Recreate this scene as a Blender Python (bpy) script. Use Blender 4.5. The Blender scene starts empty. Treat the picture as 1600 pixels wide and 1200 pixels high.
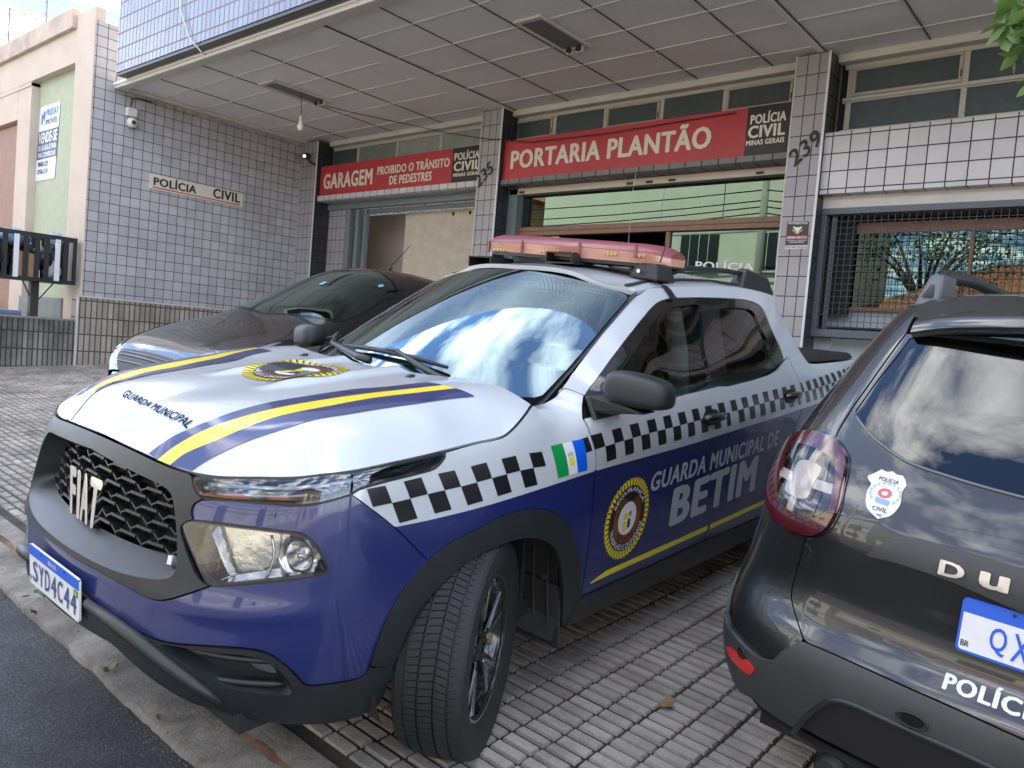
import bpy, bmesh, math, random
import numpy as np
from mathutils import Matrix, Vector
from mathutils.geometry import delaunay_2d_cdt
S = bpy.context.scene
COL = S.collection
rnd = random.Random(7)
rng = np.random.RandomState(11)

# ------------------------------------------------------------------ frames
# world: X towards the street, Y along the facade, Z up (gravity).  The forecourt is a sloping
# plane; the vehicles stand on it in its own frame "g" (x street, y along, z normal).
RG = np.array([[0.99786679, -0.00893987, -0.06466798],
               [0.00604201, 0.99897461, -0.04486887],
               [0.06500279, 0.04438243, 0.99689761]])     # world axes seen in the forecourt frame
MG = Matrix([list(r) + [0] for r in RG.T.tolist()] + [[0, 0, 0, 1]])
CAMG = np.array([1.8240759, 2.50030498, 1.51518328]); FPX = 1220.04
YAW, PIT, ROL = [math.radians(a) for a in (-139.54510372, -7.33243068, 4.26020813)]
_f = np.array([math.cos(PIT)*math.cos(YAW), math.cos(PIT)*math.sin(YAW), math.sin(PIT)])
_r = np.cross(_f, [0, 0, 1.]); _r /= np.linalg.norm(_r); _u = np.cross(_r, _f)
CRg = math.cos(ROL)*_r + math.sin(ROL)*_u; CUg = -math.sin(ROL)*_r + math.cos(ROL)*_u; CFg = _f
CAMW, CRw, CUw, CFw = [RG.T @ v for v in (CAMG, CRg, CUg, CFg)]

# ------------------------------------------------------------------ camera
cam = bpy.data.cameras.new('camera'); camo = bpy.data.objects.new('camera', cam); COL.objects.link(camo)
cam.sensor_width = 36; cam.lens = FPX/1600*36; cam.clip_end = 800; cam.clip_start = .05
camo.matrix_world = Matrix([[CRw[i], CUw[i], -CFw[i], CAMW[i]] for i in range(3)] + [[0, 0, 0, 1]])
S.camera = camo

# ------------------------------------------------------------------ light
SUN_EL, SUN_AZ = math.radians(62), math.atan2(-.36, -.93)      # sun behind the building, over its roof
sd = np.array([math.cos(SUN_EL)*math.cos(SUN_AZ), math.cos(SUN_EL)*math.sin(SUN_AZ), math.sin(SUN_EL)])
sun = bpy.data.lights.new('sun', 'SUN'); sun.energy = 5.0; sun.angle = math.radians(.5); sun.color = (1, .93, .82)
suno = bpy.data.objects.new('sun', sun); COL.objects.link(suno)
suno.rotation_euler = Vector(sd).to_track_quat('Z', 'Y').to_euler(); suno.location = (0, 0, 30)
W = bpy.data.worlds.new('World'); S.world = W; W.use_nodes = True
nt = W.node_tree; nt.nodes.clear(); N = nt.nodes.new; L = nt.links.new
out = N('ShaderNodeOutputWorld'); bg = N('ShaderNodeBackground'); bg.inputs[1].default_value = .105
sky = N('ShaderNodeTexSky'); sky.sky_type = 'NISHITA'; sky.sun_disc = False
sky.sun_elevation = SUN_EL; sky.sun_rotation = math.pi/2 - SUN_AZ; sky.air_density = .8; sky.altitude = 1200; sky.dust_density = .2; sky.ozone_density = 2.0
tc = N('ShaderNodeTexCoord'); sep = N('ShaderNodeSeparateXYZ'); L(tc.outputs['Generated'], sep.inputs[0])
mz = N('ShaderNodeMath'); mz.operation = 'MAXIMUM'; mz.inputs[1].default_value = .05; L(sep.outputs[2], mz.inputs[0])
dv = N('ShaderNodeVectorMath'); dv.operation = 'DIVIDE'; L(tc.outputs['Generated'], dv.inputs[0])
cb = N('ShaderNodeCombineXYZ'); [L(mz.outputs[0], cb.inputs[i]) for i in range(3)]; L(cb.outputs[0], dv.inputs[1])
mp = N('ShaderNodeMapping'); mp.inputs['Location'].default_value = (1.2, 4.3, 0); mp.inputs['Rotation'].default_value = (0, 0, .6)
mp.inputs['Scale'].default_value = (1.0, 1.25, 0); L(dv.outputs[0], mp.inputs[0])
nz = N('ShaderNodeTexNoise'); nz.inputs['Scale'].default_value = 1.9; nz.inputs['Detail'].default_value = 9; nz.inputs['Roughness'].default_value = .56
nz.inputs['Distortion'].default_value = .25; L(mp.outputs[0], nz.inputs['Vector'])
rp = N('ShaderNodeValToRGB'); rp.color_ramp.elements[0].position = .465; rp.color_ramp.elements[1].position = .64; L(nz.outputs[0], rp.inputs[0])
mx = N('ShaderNodeMix'); mx.data_type = 'RGBA'; L(rp.outputs[0], mx.inputs['Factor']); hz_ = N('ShaderNodeMix'); hz_.data_type = 'RGBA'; hz_.blend_type = 'MULTIPLY'; hz_.inputs['Factor'].default_value = 1; hz_.inputs['B'].default_value = (.95, 1.0, 1.05, 1); L(sky.outputs[0], hz_.inputs['A']); L(hz_.outputs['Result'], mx.inputs['A'])
mx.inputs['B'].default_value = (12.5, 12.4, 12.3, 1)                      # sunlit cloud
L(mx.outputs['Result'], bg.inputs[0]); L(bg.outputs[0], out.inputs[0])

# ------------------------------------------------------------------ picture
S.view_settings.view_transform = 'Standard'; S.view_settings.look = 'None'
S.view_settings.gamma = 1; S.view_settings.exposure = 2.52
S.render.engine = 'CYCLES'; S.cycles.max_bounces = 8; S.cycles.glossy_bounces = 5; S.cycles.transparent_max_bounces = 12
S.cycles.transmission_bounces = 6; S.cycles.diffuse_bounces = 4; S.cycles.caustics_reflective = False; S.cycles.caustics_refractive = False
S.cycles.sample_clamp_indirect = 6

# ------------------------------------------------------------------ materials
MATS = {}
def srgb(r, g, b):
    f = lambda c: c/12.92/255 if c < 11 else ((c/255+.055)/1.055)**2.4
    return (f(r), f(g), f(b))
def mat(name, col, rough=.5, metal=0, coat=0, coatr=.03, spec=.5, noise=0, nscale=6., bump=0, bscale=40., emit=None, rvar=0, detail=6, col2=None, coords='Object', ncon=None):
    """Principled material with optional mottling (noise between col and col2) and bump."""
    if name in MATS: return MATS[name]
    m = bpy.data.materials.new(name); m.use_nodes = True; t = m.node_tree; b = t.nodes['Principled BSDF']
    b.inputs['Base Color'].default_value = (*col, 1); b.inputs['Roughness'].default_value = rough
    b.inputs['Metallic'].default_value = metal; b.inputs['Coat Weight'].default_value = coat
    b.inputs['Coat Roughness'].default_value = coatr; b.inputs['Specular IOR Level'].default_value = spec
    c = t.nodes.new('ShaderNodeTexCoord')
    if noise or col2 or rvar:
        n = t.nodes.new('ShaderNodeTexNoise'); n.inputs['Scale'].default_value = nscale; n.inputs['Detail'].default_value = detail
        n.inputs['Roughness'].default_value = .62
        t.links.new(c.outputs[coords], n.inputs['Vector'])
        r = t.nodes.new('ShaderNodeValToRGB'); lo, hi = ncon or (.3, .7); r.color_ramp.elements[0].position = lo; r.color_ramp.elements[1].position = hi
        k = 1-noise
        r.color_ramp.elements[0].color = (*(col2 or [v*k for v in col]), 1); r.color_ramp.elements[1].color = (*col, 1)
        t.links.new(n.outputs[0], r.inputs[0]); t.links.new(r.outputs[0], b.inputs['Base Color'])
        if rvar:
            q = t.nodes.new('ShaderNodeMapRange'); q.inputs[3].default_value = rough-rvar; q.inputs[4].default_value = rough+rvar
            t.links.new(n.outputs[0], q.inputs[0]); t.links.new(q.outputs[0], b.inputs['Roughness'])
    if bump:
        n2 = t.nodes.new('ShaderNodeTexNoise'); n2.inputs['Scale'].default_value = bscale; n2.inputs['Detail'].default_value = 5
        t.links.new(c.outputs[coords], n2.inputs['Vector'])
        bp = t.nodes.new('ShaderNodeBump'); bp.inputs['Strength'].default_value = bump; bp.inputs['Distance'].default_value = .01
        t.links.new(n2.outputs[0], bp.inputs['Height']); t.links.new(bp.outputs[0], b.inputs['Normal'])
    if emit:
        b.inputs['Emission Color'].default_value = (*emit[0], 1); b.inputs['Emission Strength'].default_value = emit[1]
    MATS[name] = m; return m
def glass(name, tint, ior=1.5, rough=0., gain=1.0, gcol=(1, 1, 1)):
    """sheet glass: tinted see-through with a sharp mirror reflection by Fresnel"""
    if name in MATS: return MATS[name]
    m = bpy.data.materials.new(name); m.use_nodes = True; t = m.node_tree; t.nodes.clear()
    o = t.nodes.new('ShaderNodeOutputMaterial'); tr = t.nodes.new('ShaderNodeBsdfTransparent'); tr.inputs[0].default_value = (*tint, 1)
    gl = t.nodes.new('ShaderNodeBsdfGlossy'); gl.inputs['Roughness'].default_value = rough; gl.inputs[0].default_value = (*gcol, 1)
    fr = t.nodes.new('ShaderNodeFresnel'); fr.inputs[0].default_value = ior
    mu = t.nodes.new('ShaderNodeMath'); mu.operation = 'MULTIPLY'; mu.use_clamp = True; mu.inputs[1].default_value = gain
    mi = t.nodes.new('ShaderNodeMixShader'); t.links.new(fr.outputs[0], mu.inputs[0]); t.links.new(mu.outputs[0], mi.inputs[0])
    t.links.new(tr.outputs[0], mi.inputs[1]); t.links.new(gl.outputs[0], mi.inputs[2]); t.links.new(mi.outputs[0], o.inputs[0])
    MATS[name] = m; return m

# ------------------------------------------------------------------ object helpers
def tag(o, label=None, cat=None, group=None, kind=None):
    if label: o['label'] = label
    if cat: o['category'] = cat
    if group: o['group'] = group
    if kind: o['kind'] = kind
    return o
def empty(name, label=None, cat=None, group=None, mw=None, loc=None):
    o = bpy.data.objects.new(name, None); COL.objects.link(o); o.empty_display_size = .2
    if mw is not None: o.matrix_world = mw
    if loc is not None: o.location = loc
    return tag(o, label, cat, group)
def mk(name, V, F, mats, parent=None, smooth=False, mi=None, normals=None, bev=0, seg=2):
    me = bpy.data.meshes.new(name); me.from_pydata([tuple(map(float, v)) for v in V], [], [tuple(map(int, f)) for f in F])
    for m in (mats if isinstance(mats, (list, tuple)) else [mats]): me.materials.append(m)
    if mi is not None: me.polygons.foreach_set('material_index', np.asarray(mi, dtype=np.int32))
    if smooth: me.polygons.foreach_set('use_smooth', [True]*len(me.polygons))
    me.update()
    if normals is not None: me.normals_split_custom_set_from_vertices([tuple(map(float, n)) for n in normals])
    o = bpy.data.objects.new(name, me); COL.objects.link(o)
    if parent is not None: o.parent = parent
    if bev:
        b = o.modifiers.new('bevel', 'BEVEL'); b.width = bev; b.segments = seg; b.limit_method = 'ANGLE'; b.angle_limit = .6
        b.harden_normals = False
    return o
class MB:
    """collects simple solids into one mesh"""
    def __init__(s): s.V = []; s.F = []; s.I = []; s.n = 0
    def add(s, V, F, mi=0):
        s.V += [tuple(v) for v in V]; s.F += [tuple(i+s.n for i in f) for f in F]; s.I += [mi]*len(F); s.n += len(V); return s
    def box(s, x0, x1, y0, y1, z0, z1, mi=0):
        V = [(x, y, z) for z in (z0, z1) for y in (y0, y1) for x in (x0, x1)]
        return s.add(V, [(0, 2, 3, 1), (4, 5, 7, 6), (0, 1, 5, 4), (2, 6, 7, 3), (0, 4, 6, 2), (1, 3, 7, 5)], mi)
    def hexa(s, P, mi=0):     # 8 points: bottom quad then top quad
        return s.add(P, [(3, 2, 1, 0), (4, 5, 6, 7), (0, 1, 5, 4), (1, 2, 6, 5), (2, 3, 7, 6), (3, 0, 4, 7)], mi)
    def tube(s, pts, r, n=8, mi=0, cap=True):
        pts = [np.array(p, float) for p in pts]; R = r if hasattr(r, '__len__') else [r]*len(pts); V = []
        pt = None
        for i, p in enumerate(pts):
            d = pts[min(i+1, len(pts)-1)] - pts[max(i-1, 0)]; d /= np.linalg.norm(d)+1e-12
            if pt is None:
                a = np.array([0, 0, 1.]) if abs(d[2]) < .9 else np.array([1., 0, 0]); e = np.cross(d, a)
            else: e = pt - d*(pt@d)
            e /= np.linalg.norm(e); pt = e; g = np.cross(d, e)
            V += [p + R[i]*(math.cos(2*math.pi*k/n)*e + math.sin(2*math.pi*k/n)*g) for k in range(n)]
        F = [(i*n+k, i*n+(k+1) % n, (i+1)*n+(k+1) % n, (i+1)*n+k) for i in range(len(pts)-1) for k in range(n)]
        if cap: F += [tuple(range(n))[::-1], tuple((len(pts)-1)*n+k for k in range(n))]
        return s.add(V, F, mi)
    def prism(s, poly, axis, a, b, mi=0):   # poly 2D ccw in the two other axes order
        n = len(poly); V = []
        for c in (a, b):
            for p in poly:
                q = [0, 0, 0]; o = [i for i in range(3) if i != axis]; q[axis] = c; q[o[0]] = p[0]; q[o[1]] = p[1]; V.append(q)
        F = [tuple(range(n))[::-1], tuple(range(n, 2*n))] + [(i, (i+1) % n, n+(i+1) % n, n+i) for i in range(n)]
        return s.add(V, F, mi)
    def lathe(s, prof, c=(0, 0, 0), axis=1, n=48, mi=0):   # prof: list of (radius, along-axis)
        V = []; o = [i for i in range(3) if i != axis]
        for r, a in prof:
            for k in range(n):
                q = [0, 0, 0]; q[axis] = c[axis]+a; q[o[0]] = c[o[0]]+r*math.cos(2*math.pi*k/n); q[o[1]] = c[o[1]]+r*math.sin(2*math.pi*k/n); V.append(q)
        F = [(i*n+k, i*n+(k+1) % n, (i+1)*n+(k+1) % n, (i+1)*n+k) for i in range(len(prof)-1) for k in range(n)]
        return s.add(V, F, mi)
    def build(s, name, mats, parent=None, smooth=False, bev=0, xf=None, seg=2):
        V = np.array(s.V, float)
        if xf is not None: V = xf(V)
        o = mk(name, V, s.F, mats, parent, smooth, s.I, bev=bev, seg=seg)
        bm = bmesh.new(); bm.from_mesh(o.data); bmesh.ops.recalc_face_normals(bm, faces=bm.faces); bm.to_mesh(o.data); bm.free()
        return o
def shade_auto(o, deg=35):
    for e in (o.data.polygons,): e.foreach_set('use_smooth', [True]*len(e))
    me = o.data; bm = bmesh.new(); bm.from_mesh(me)
    for e in bm.edges:
        if len(e.link_faces) == 2 and e.calc_face_angle(0) > math.radians(deg): e.smooth = False
    bm.to_mesh(me); bm.free(); return o

# ------------------------------------------------------------------ curves, text, surfaces
def smooth_loop(pts, closed=True, n=6):
    """Catmull-Rom through points; entries with a third item are kept as corners"""
    P = [np.array(p[:2], float) for p in pts]; C = [len(p) > 2 for p in pts]; m = len(P); o = []
    for i in range(m if closed else m-1):
        a, b = P[i], P[(i+1) % m]
        p0 = a if (C[i] or (not closed and i == 0)) else P[i-1]
        j = (i+1) % m
        p3 = b if (C[j] or (not closed and i == m-2)) else P[(i+2) % m]
        ln = np.linalg.norm(b-a)+1e-9
        t0 = (b-p0)/(np.linalg.norm(a-p0)+ln)*ln if not np.allclose(a, p0) else (b-a)
        t1 = (p3-a)/(np.linalg.norm(p3-b)+ln)*ln if not np.allclose(b, p3) else (b-a)
        for k in range(n):
            t = k/n; h = (2*t**3-3*t*t+1, t**3-2*t*t+t, -2*t**3+3*t*t, t**3-t*t)
            o.append(h[0]*a+h[1]*t0+h[2]*b+h[3]*t1)
    if not closed: o.append(P[-1])
    return np.array(o)
def inpoly(P, poly):
    x, y = P[:, 0], P[:, 1]; r = np.zeros(len(P), bool); n = len(poly); j = n-1
    for i in range(n):
        xi, yi = poly[i]; xj, yj = poly[j]
        with np.errstate(divide='ignore', invalid='ignore'):
            c = ((yi > y) != (yj > y)) & (x < (xj-xi)*(y-yi)/(yj-yi+1e-30)+xi)
        r ^= c; j = i
    return r
def resample(poly, h, closed=True):
    poly = np.asarray(poly, float); q = np.vstack([poly, poly[:1]]) if closed else poly; o = []
    for a, b in zip(q[:-1], q[1:]):
        k = max(1, int(math.ceil(np.linalg.norm(b-a)/h))); o += [a+(b-a)*i/k for i in range(k)]
    if not closed: o.append(q[-1])
    return np.array(o)
def inset(poly, d):
    P = np.asarray(poly, float); a = np.roll(P, 1, 0); b = np.roll(P, -1, 0)
    e1 = P-a; e2 = b-P; e1 /= np.linalg.norm(e1, axis=1)[:, None]+1e-12; e2 /= np.linalg.norm(e2, axis=1)[:, None]+1e-12
    n = np.stack([-(e1+e2)[:, 1], (e1+e2)[:, 0]], 1); n /= np.linalg.norm(n, axis=1)[:, None]+1e-9
    A = .5*np.sum(P[:, 0]*b[:, 1]-b[:, 0]*P[:, 1]); return P+n*d*(1 if A > 0 else -1)
class TPS:
    def __init__(s, X, y, reg=1e-6, sc=(1, 1)):
        s.sc = np.array(sc, float); X = np.asarray(X, float)*s.sc; n = len(X); K = s.k(X, X)+reg*np.eye(n)
        Pm = np.hstack([np.ones((n, 1)), X]); A = np.zeros((n+3, n+3)); A[:n, :n] = K; A[:n, n:] = Pm; A[n:, :n] = Pm.T
        s.X = X; s.w = np.linalg.solve(A, np.concatenate([np.asarray(y, float), np.zeros(3)]))
    def k(s, A, B):
        d = ((A[:, None]-B[None])**2).sum(-1); return .5*d*np.log(d+1e-20)
    def __call__(s, a, b):
        a = np.asarray(a, float); sh = a.shape; Q = np.stack([a.ravel(), np.asarray(b, float).ravel()], 1)*s.sc; n = len(s.X); o = []
        for c in range(0, len(Q), 20000):
            q = Q[c:c+20000]; o.append(s.k(q, s.X)@s.w[:n]+s.w[n]+q@s.w[n+1:])
        return np.concatenate(o).reshape(sh)
class Surf:
    """parametric surface f(a,b)->xyz in the local frame of a vehicle; loc2g maps that frame to the forecourt frame"""
    def __init__(s, f, ra, rb, flip=1, loc2g=None, na=260, nb=160):
        s.f = f; s.ra = ra; s.rb = rb; s.flip = flip; s.l2g = loc2g; s.na = na; s.nb = nb; s.tab = None
    def __call__(s, Q): Q = np.asarray(Q, float); return s.f(Q[:, 0], Q[:, 1])
    def normal(s, Q):
        Q = np.asarray(Q, float); h = 2e-3
        da = s(Q+[h, 0])-s(Q-[h, 0]); db = s(Q+[0, h])-s(Q-[0, h]); n = np.cross(da, db)*s.flip
        return n/(np.linalg.norm(n, axis=1)[:, None]+1e-12)
    def pix(s, Q):
        P = s(Q); P = s.l2g(P) if s.l2g else P; d = P-CAMG; z = np.maximum(d@CFg, .05)
        return np.stack([800+FPX*(d@CRg)/z, 600-FPX*(d@CUg)/z], 1)
    def trace(s, px, debug=False):
        """parameters of the surface points seen at photo positions px"""
        if s.tab is None:
            A, B = np.meshgrid(np.linspace(*s.ra, s.na), np.linspace(*s.rb, s.nb), indexing='ij'); Q = np.stack([A.ravel(), B.ravel()], 1)
            P = s(Q); n = s.normal(Q)
            Pg = s.l2g(P) if s.l2g else P; ng = (s.l2g(P+n)-Pg) if s.l2g else n
            ok = ((CAMG-Pg)*ng).sum(1) > 0; s.tab = (Q[ok], s.pix(Q[ok]))
        px = np.asarray([p[:2] for p in px], float); Q0, X0 = s.tab
        Q = np.array([Q0[((X0-p)**2).sum(1).argmin()] for p in px])
        for _ in range(25):
            e = s.pix(Q)-px; h = 1e-4
            Ja = (s.pix(Q+[h, 0])-s.pix(Q-[h, 0]))/(2*h); Jb = (s.pix(Q+[0, h])-s.pix(Q-[0, h]))/(2*h)
            det = Ja[:, 0]*Jb[:, 1]-Ja[:, 1]*Jb[:, 0]; det = np.where(abs(det) < 1e-3, 1e-3, det)
            d = np.stack([(e[:, 0]*Jb[:, 1]-e[:, 1]*Jb[:, 0])/det, (Ja[:, 0]*e[:, 1]-Ja[:, 1]*e[:, 0])/det], 1)
            Q = Q-np.clip(d, -.03, .03)
        if debug:
            for p, e in zip(px, np.linalg.norm(s.pix(Q)-px, axis=1)):
                if e > 1.5: print('trace miss', p, round(float(e), 1))
        return Q
def panel(surf, loops, name, mats, parent=None, h=.03, th=.004, off=0., side=1, region=None, lines=(), rim=True):
    """sheet-metal panel: the part of a surface inside loops[0] and outside the other loops, with turned-in edges"""
    pts = []; edges = []
    for lp in loops:
        q = resample(lp, h); k = len(pts); m = len(q); pts += list(q); edges += [(k+i, k+(i+1) % m) for i in range(m)]
    for ln in lines:
        q = resample(ln, h, False); k = len(pts); pts += list(q); edges += [(k+i, k+i+1) for i in range(len(q)-1)]
    B = np.array(pts); lo, hi = B.min(0), B.max(0)
    gx, gy = np.meshgrid(np.arange(lo[0]+h/2, hi[0], h), np.arange(lo[1]+h/2, hi[1], h)); G = np.stack([gx.ravel(), gy.ravel()], 1)
    if len(G):
        k = inpoly(G, loops[0])
        for lp in loops[1:]: k &= ~inpoly(G, lp)
        G = G[k]
    if len(G):
        dm = np.concatenate([np.sqrt(((G[i:i+2000, None]-B[None])**2).sum(-1)).min(1) for i in range(0, len(G), 2000)]); G = G[dm > .45*h]
    allp = [Vector((float(p[0]), float(p[1]))) for p in list(B)+list(G)]
    v, _, f, *_r = delaunay_2d_cdt(allp, edges, [], 0, 1e-6)
    Q = np.array([(p.x, p.y) for p in v]); F = np.array([t for t in f if len(t) == 3], int)
    c = Q[F].mean(1); k = inpoly(c, loops[0])
    for lp in loops[1:]: k &= ~inpoly(c, lp)
    F = F[k]; c = c[k]
    used = np.unique(F); rm = -np.ones(len(Q), int); rm[used] = np.arange(len(used)); F = rm[F]; Q = Q[used]
    n = surf.normal(Q); P = surf(Q)+n*off
    a = P[F]; fn = np.cross(a[:, 1]-a[:, 0], a[:, 2]-a[:, 0]); fl = (fn*n[F[:, 0]]).sum(1) < 0; F[fl] = F[fl][:, ::-1]
    mi = list(region(c)) if region is not None else [0]*len(F)
    FF = [tuple(t) for t in F]; NN = list(n); PP = list(P)
    if rim:
        cnt = {}
        for fi, t in enumerate(FF):
            for i in range(3):
                e = (t[i], t[(i+1) % 3]); cnt.setdefault((min(e), max(e)), []).append((e, fi))
        mp_ = {}
        def dup(i):
            if i not in mp_:
                mp_[i] = len(PP); PP.append(P[i]); PP.append(P[i]-n[i]*th); NN.append((0, 0, 0)); NN.append((0, 0, 0))
            return mp_[i]
        for e, l in cnt.items():
            if len(l) == 1:
                (p, q), fi = l[0]; p, q = dup(p), dup(q); FF.append((q, p, p+1, q+1)); mi.append(mi[fi])
    PP = np.array(PP); NN = np.array(NN)
    if side < 0:
        PP = PP*[1, -1, 1]; NN = NN*[1, -1, 1]; FF = [t[::-1] for t in FF]
    return mk(name, PP, FF, mats, parent, True, mi, NN)
TXT = {}
def text2d(s, bold=0., shear=0., fat=0., space=1.):
    """flat letter shapes of the built-in font (thickened by the union of shifted copies), scaled to the unit square"""
    key = (s, bold, shear, fat, space)
    if key in TXT: return TXT[key]
    cu = bpy.data.curves.new('t', 'FONT'); cu.body = s; cu.shear = shear; cu.fill_mode = 'NONE'; cu.dimensions = '2D'; cu.resolution_u = 3; cu.space_character = space+fat*1.2+bold*1.2
    o = bpy.data.objects.new('t', cu); COL.objects.link(o); dg = bpy.context.evaluated_depsgraph_get()
    me = bpy.data.meshes.new_from_object(o.evaluated_get(dg)); P = np.array([v.co[:2] for v in me.vertices]); E = [tuple(e.vertices) for e in me.edges]
    bpy.data.objects.remove(o); bpy.data.curves.remove(cu); bpy.data.meshes.remove(me)
    d = fat*.5+bold*.9; sh = [(0, 0)] if d < 1e-4 else [(-d, 0), (d, 0), (0, d*.55), (0, -d*.55), (d*.7, d*.4), (-d*.7, d*.4), (d*.7, -d*.4), (-d*.7, -d*.4)]
    pts = []; ed = []
    for q in sh: k = len(pts); pts += [Vector((float(p[0]+q[0]), float(p[1]+q[1]))) for p in P]; ed += [(a+k, b+k) for a, b in E]
    v, _e, f, *_r = delaunay_2d_cdt(pts, ed, [], 0, 1e-6); V = np.array([(p.x, p.y) for p in v]); F = np.array([t for t in f if len(t) == 3], int); C = V[F].mean(1)
    A = P[[e[0] for e in E]]; B = P[[e[1] for e in E]]; keep = np.zeros(len(C), bool)
    for q in sh:
        c = C-np.array(q); r = np.zeros(len(c), bool)
        for i in range(0, len(c), 400):
            x = c[i:i+400, :1]; y = c[i:i+400, 1:]; cr = ((A[:, 1] > y) != (B[:, 1] > y)) & (x < (B[:, 0]-A[:, 0])*(y-A[:, 1])/(B[:, 1]-A[:, 1]+1e-30)+A[:, 0]); r[i:i+400] = cr.sum(1) % 2 == 1
        keep |= r
    F = F[keep]; u = np.unique(F); rm = -np.ones(len(V), int); rm[u] = np.arange(len(u)); V = V[u]; F = [tuple(t) for t in rm[F]]
    lo, hi = V.min(0), V.max(0); asp = (hi[0]-lo[0])/(hi[1]-lo[1]); V = (V-lo)/(hi-lo); TXT[key] = (V, F, asp); return TXT[key]
def dice(V, F, nx, ny):
    """cut flat faces by a grid so that they can bend"""
    bm = bmesh.new(); vs = [bm.verts.new((float(p[0]), float(p[1]), 0)) for p in V]
    for f in F:
        try: bm.faces.new([vs[i] for i in f])
        except ValueError: pass
    for ax, n in ((0, nx), (1, ny)):
        for i in range(1, n):
            co = [0, 0, 0]; no = [0, 0, 0]; co[ax] = i/n; no[ax] = 1
            bmesh.ops.bisect_plane(bm, geom=bm.verts[:]+bm.edges[:]+bm.faces[:], dist=1e-6, plane_co=co, plane_no=no)
    bm.verts.index_update(); V = np.array([v.co[:2] for v in bm.verts]); F = [tuple(v.index for v in f.verts) for f in bm.faces]; bm.free(); return V, F
def bil(V, q):   # unit square -> quad (bl, br, tr, tl)
    q = [np.asarray(p, float) for p in q]; x, y = V[:, :1], V[:, 1:2]
    return q[0]*(1-x)*(1-y)+q[1]*x*(1-y)+q[2]*x*y+q[3]*(1-x)*y
def arc_text(s, r, h, a0, a1, bold=.03):
    """letters on a circle (radius of base line r, height h) between angles a0..a1 (degrees, clockwise if a1<a0); unit plane"""
    V, F, asp = text2d(s, bold); x, y = V[:, 0], V[:, 1]; A = np.radians(a0+(a1-a0)*x)
    rr = r+h*y if a1 < a0 else r+h*(1-y)
    return np.stack([rr*np.cos(A), rr*np.sin(A)], 1), F
def decal(surf, V, F, name, m, parent=None, off=.0015, side=1, mi=None):
    """flat sticker wrapped on a surface: V are surface parameters"""
    n = surf.normal(V); P = surf(V)+n*off; FF = []
    for f in F:
        a = P[list(f)]; nn = np.zeros(3)
        for i in range(1, len(f)-1): nn += np.cross(a[i]-a[0], a[i+1]-a[0])
        FF.append(tuple(f) if nn@n[f[0]] > 0 else tuple(f)[::-1])
    if side < 0: P = P*[1, -1, 1]; n = n*[1, -1, 1]; FF = [f[::-1] for f in FF]
    return mk(name, P, FF, m, parent, True, mi, n)
def merge(parts):
    V = []; F = []; I = []; k = 0
    for (v, f, mi) in parts:
        V += list(v); F += [tuple(i+k for i in t) for t in f]; I += [mi]*len(f); k += len(v)
    return np.array(V), F, I
def ring(r0, r1, n=48, wob=0.):
    V = []; F = []
    for i in range(n):
        a = 2*math.pi*i/n; q = r1*(1+wob*(i % 2))
        V += [(r0*math.cos(a), r0*math.sin(a)), (q*math.cos(a), q*math.sin(a))]
    for i in range(n): j = (i+1) % n; F.append((2*i, 2*i+1, 2*j+1, 2*j))
    return np.array(V), F
def disc(r, n=40): a = np.arange(n)*2*math.pi/n; return np.stack([r*np.cos(a), r*np.sin(a)], 1), [tuple(range(n))]
def rectv(x0, y0, x1, y1): return np.array([(x0, y0), (x1, y0), (x1, y1), (x0, y1)], float), [(0, 1, 2, 3)]
# points of the photo on world planes
def rayw(x, y): return CRw*(x-800)/FPX-CUw*(y-600)/FPX+CFw
def onplane(x, y, n, d): n = np.array(n, float); q = rayw(x, y); return CAMW+q*((d-n@CAMW)/(n@q))
def pX(x, y, d): return onplane(x, y, (1, 0, 0), d)
def pY(x, y, d): return onplane(x, y, (0, 1, 0), d)
def pZ(x, y, d): return onplane(x, y, (0, 0, 1), d)
def pG(x, y, d=0): return onplane(x, y, RG.T@np.array([0, 0, 1.]), d)
def g2w(P): return np.asarray(P, float)@RG           # forecourt frame -> world
def w2g(P): return np.asarray(P, float)@RG.T
# ================================================================== MATERIALS OF THE VEHICLES
WHITE = mat('white_paint', (.47, .50, .52), .32, coat=1, coatr=.02, noise=.04, nscale=3)
BLUE = mat('blue_wrap', (.010, .017, .105), .34, coat=.9, coatr=.035, noise=.15, nscale=4)
YEL = mat('yellow_vinyl', (.74, .62, .03), .35, coat=.6, coatr=.06)
BLK = mat('black_vinyl', (.008, .009, .011), .3, coat=.6, coatr=.06)
PLAS = mat('grained_black_plastic', (.017, .019, .022), .40, noise=.25, nscale=14, bump=.12, bscale=900, rvar=.06)
PLASD = mat('dark_plastic', (.012, .012, .013), .5, bump=.05, bscale=300)
GLOSSB = mat('gloss_black', (.006, .006, .007), .12, coat=.5)
RUB = mat('tyre_rubber', (.014, .015, .017), .72, noise=.35, nscale=9, bump=.15, bscale=160)
CHROME = mat('chrome', (.75, .74, .72), .16, metal=1, noise=.1, nscale=30)
ALU = mat('machined_alloy', (.62, .63, .64), .32, metal=1)
DARKV = mat('cabin_dark', (.010, .010, .011), .8)
SEAT = mat('seat_fabric', (.016, .016, .018), .9, bump=.2, bscale=200)
CREAM = mat('cream_trim', (.52, .51, .47), .7)
DASH = mat('dashboard', (.014, .015, .017), .65, bump=.15, bscale=300)
LINER = mat('wheel_liner', (.032, .031, .030), .85, noise=.4, nscale=8, bump=.3, bscale=60)
WGLASS = glass('windscreen_glass', (.42, .50, .46), 1.52, 0, 3.4, (.74, .95, 1.0))
SGLASS = glass('tinted_side_glass', (.38, .41, .39), 1.52, 0, 1.1)
LENS = glass('lamp_lens', (.86, .89, .92), 1.5, .0, 2.2)
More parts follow.
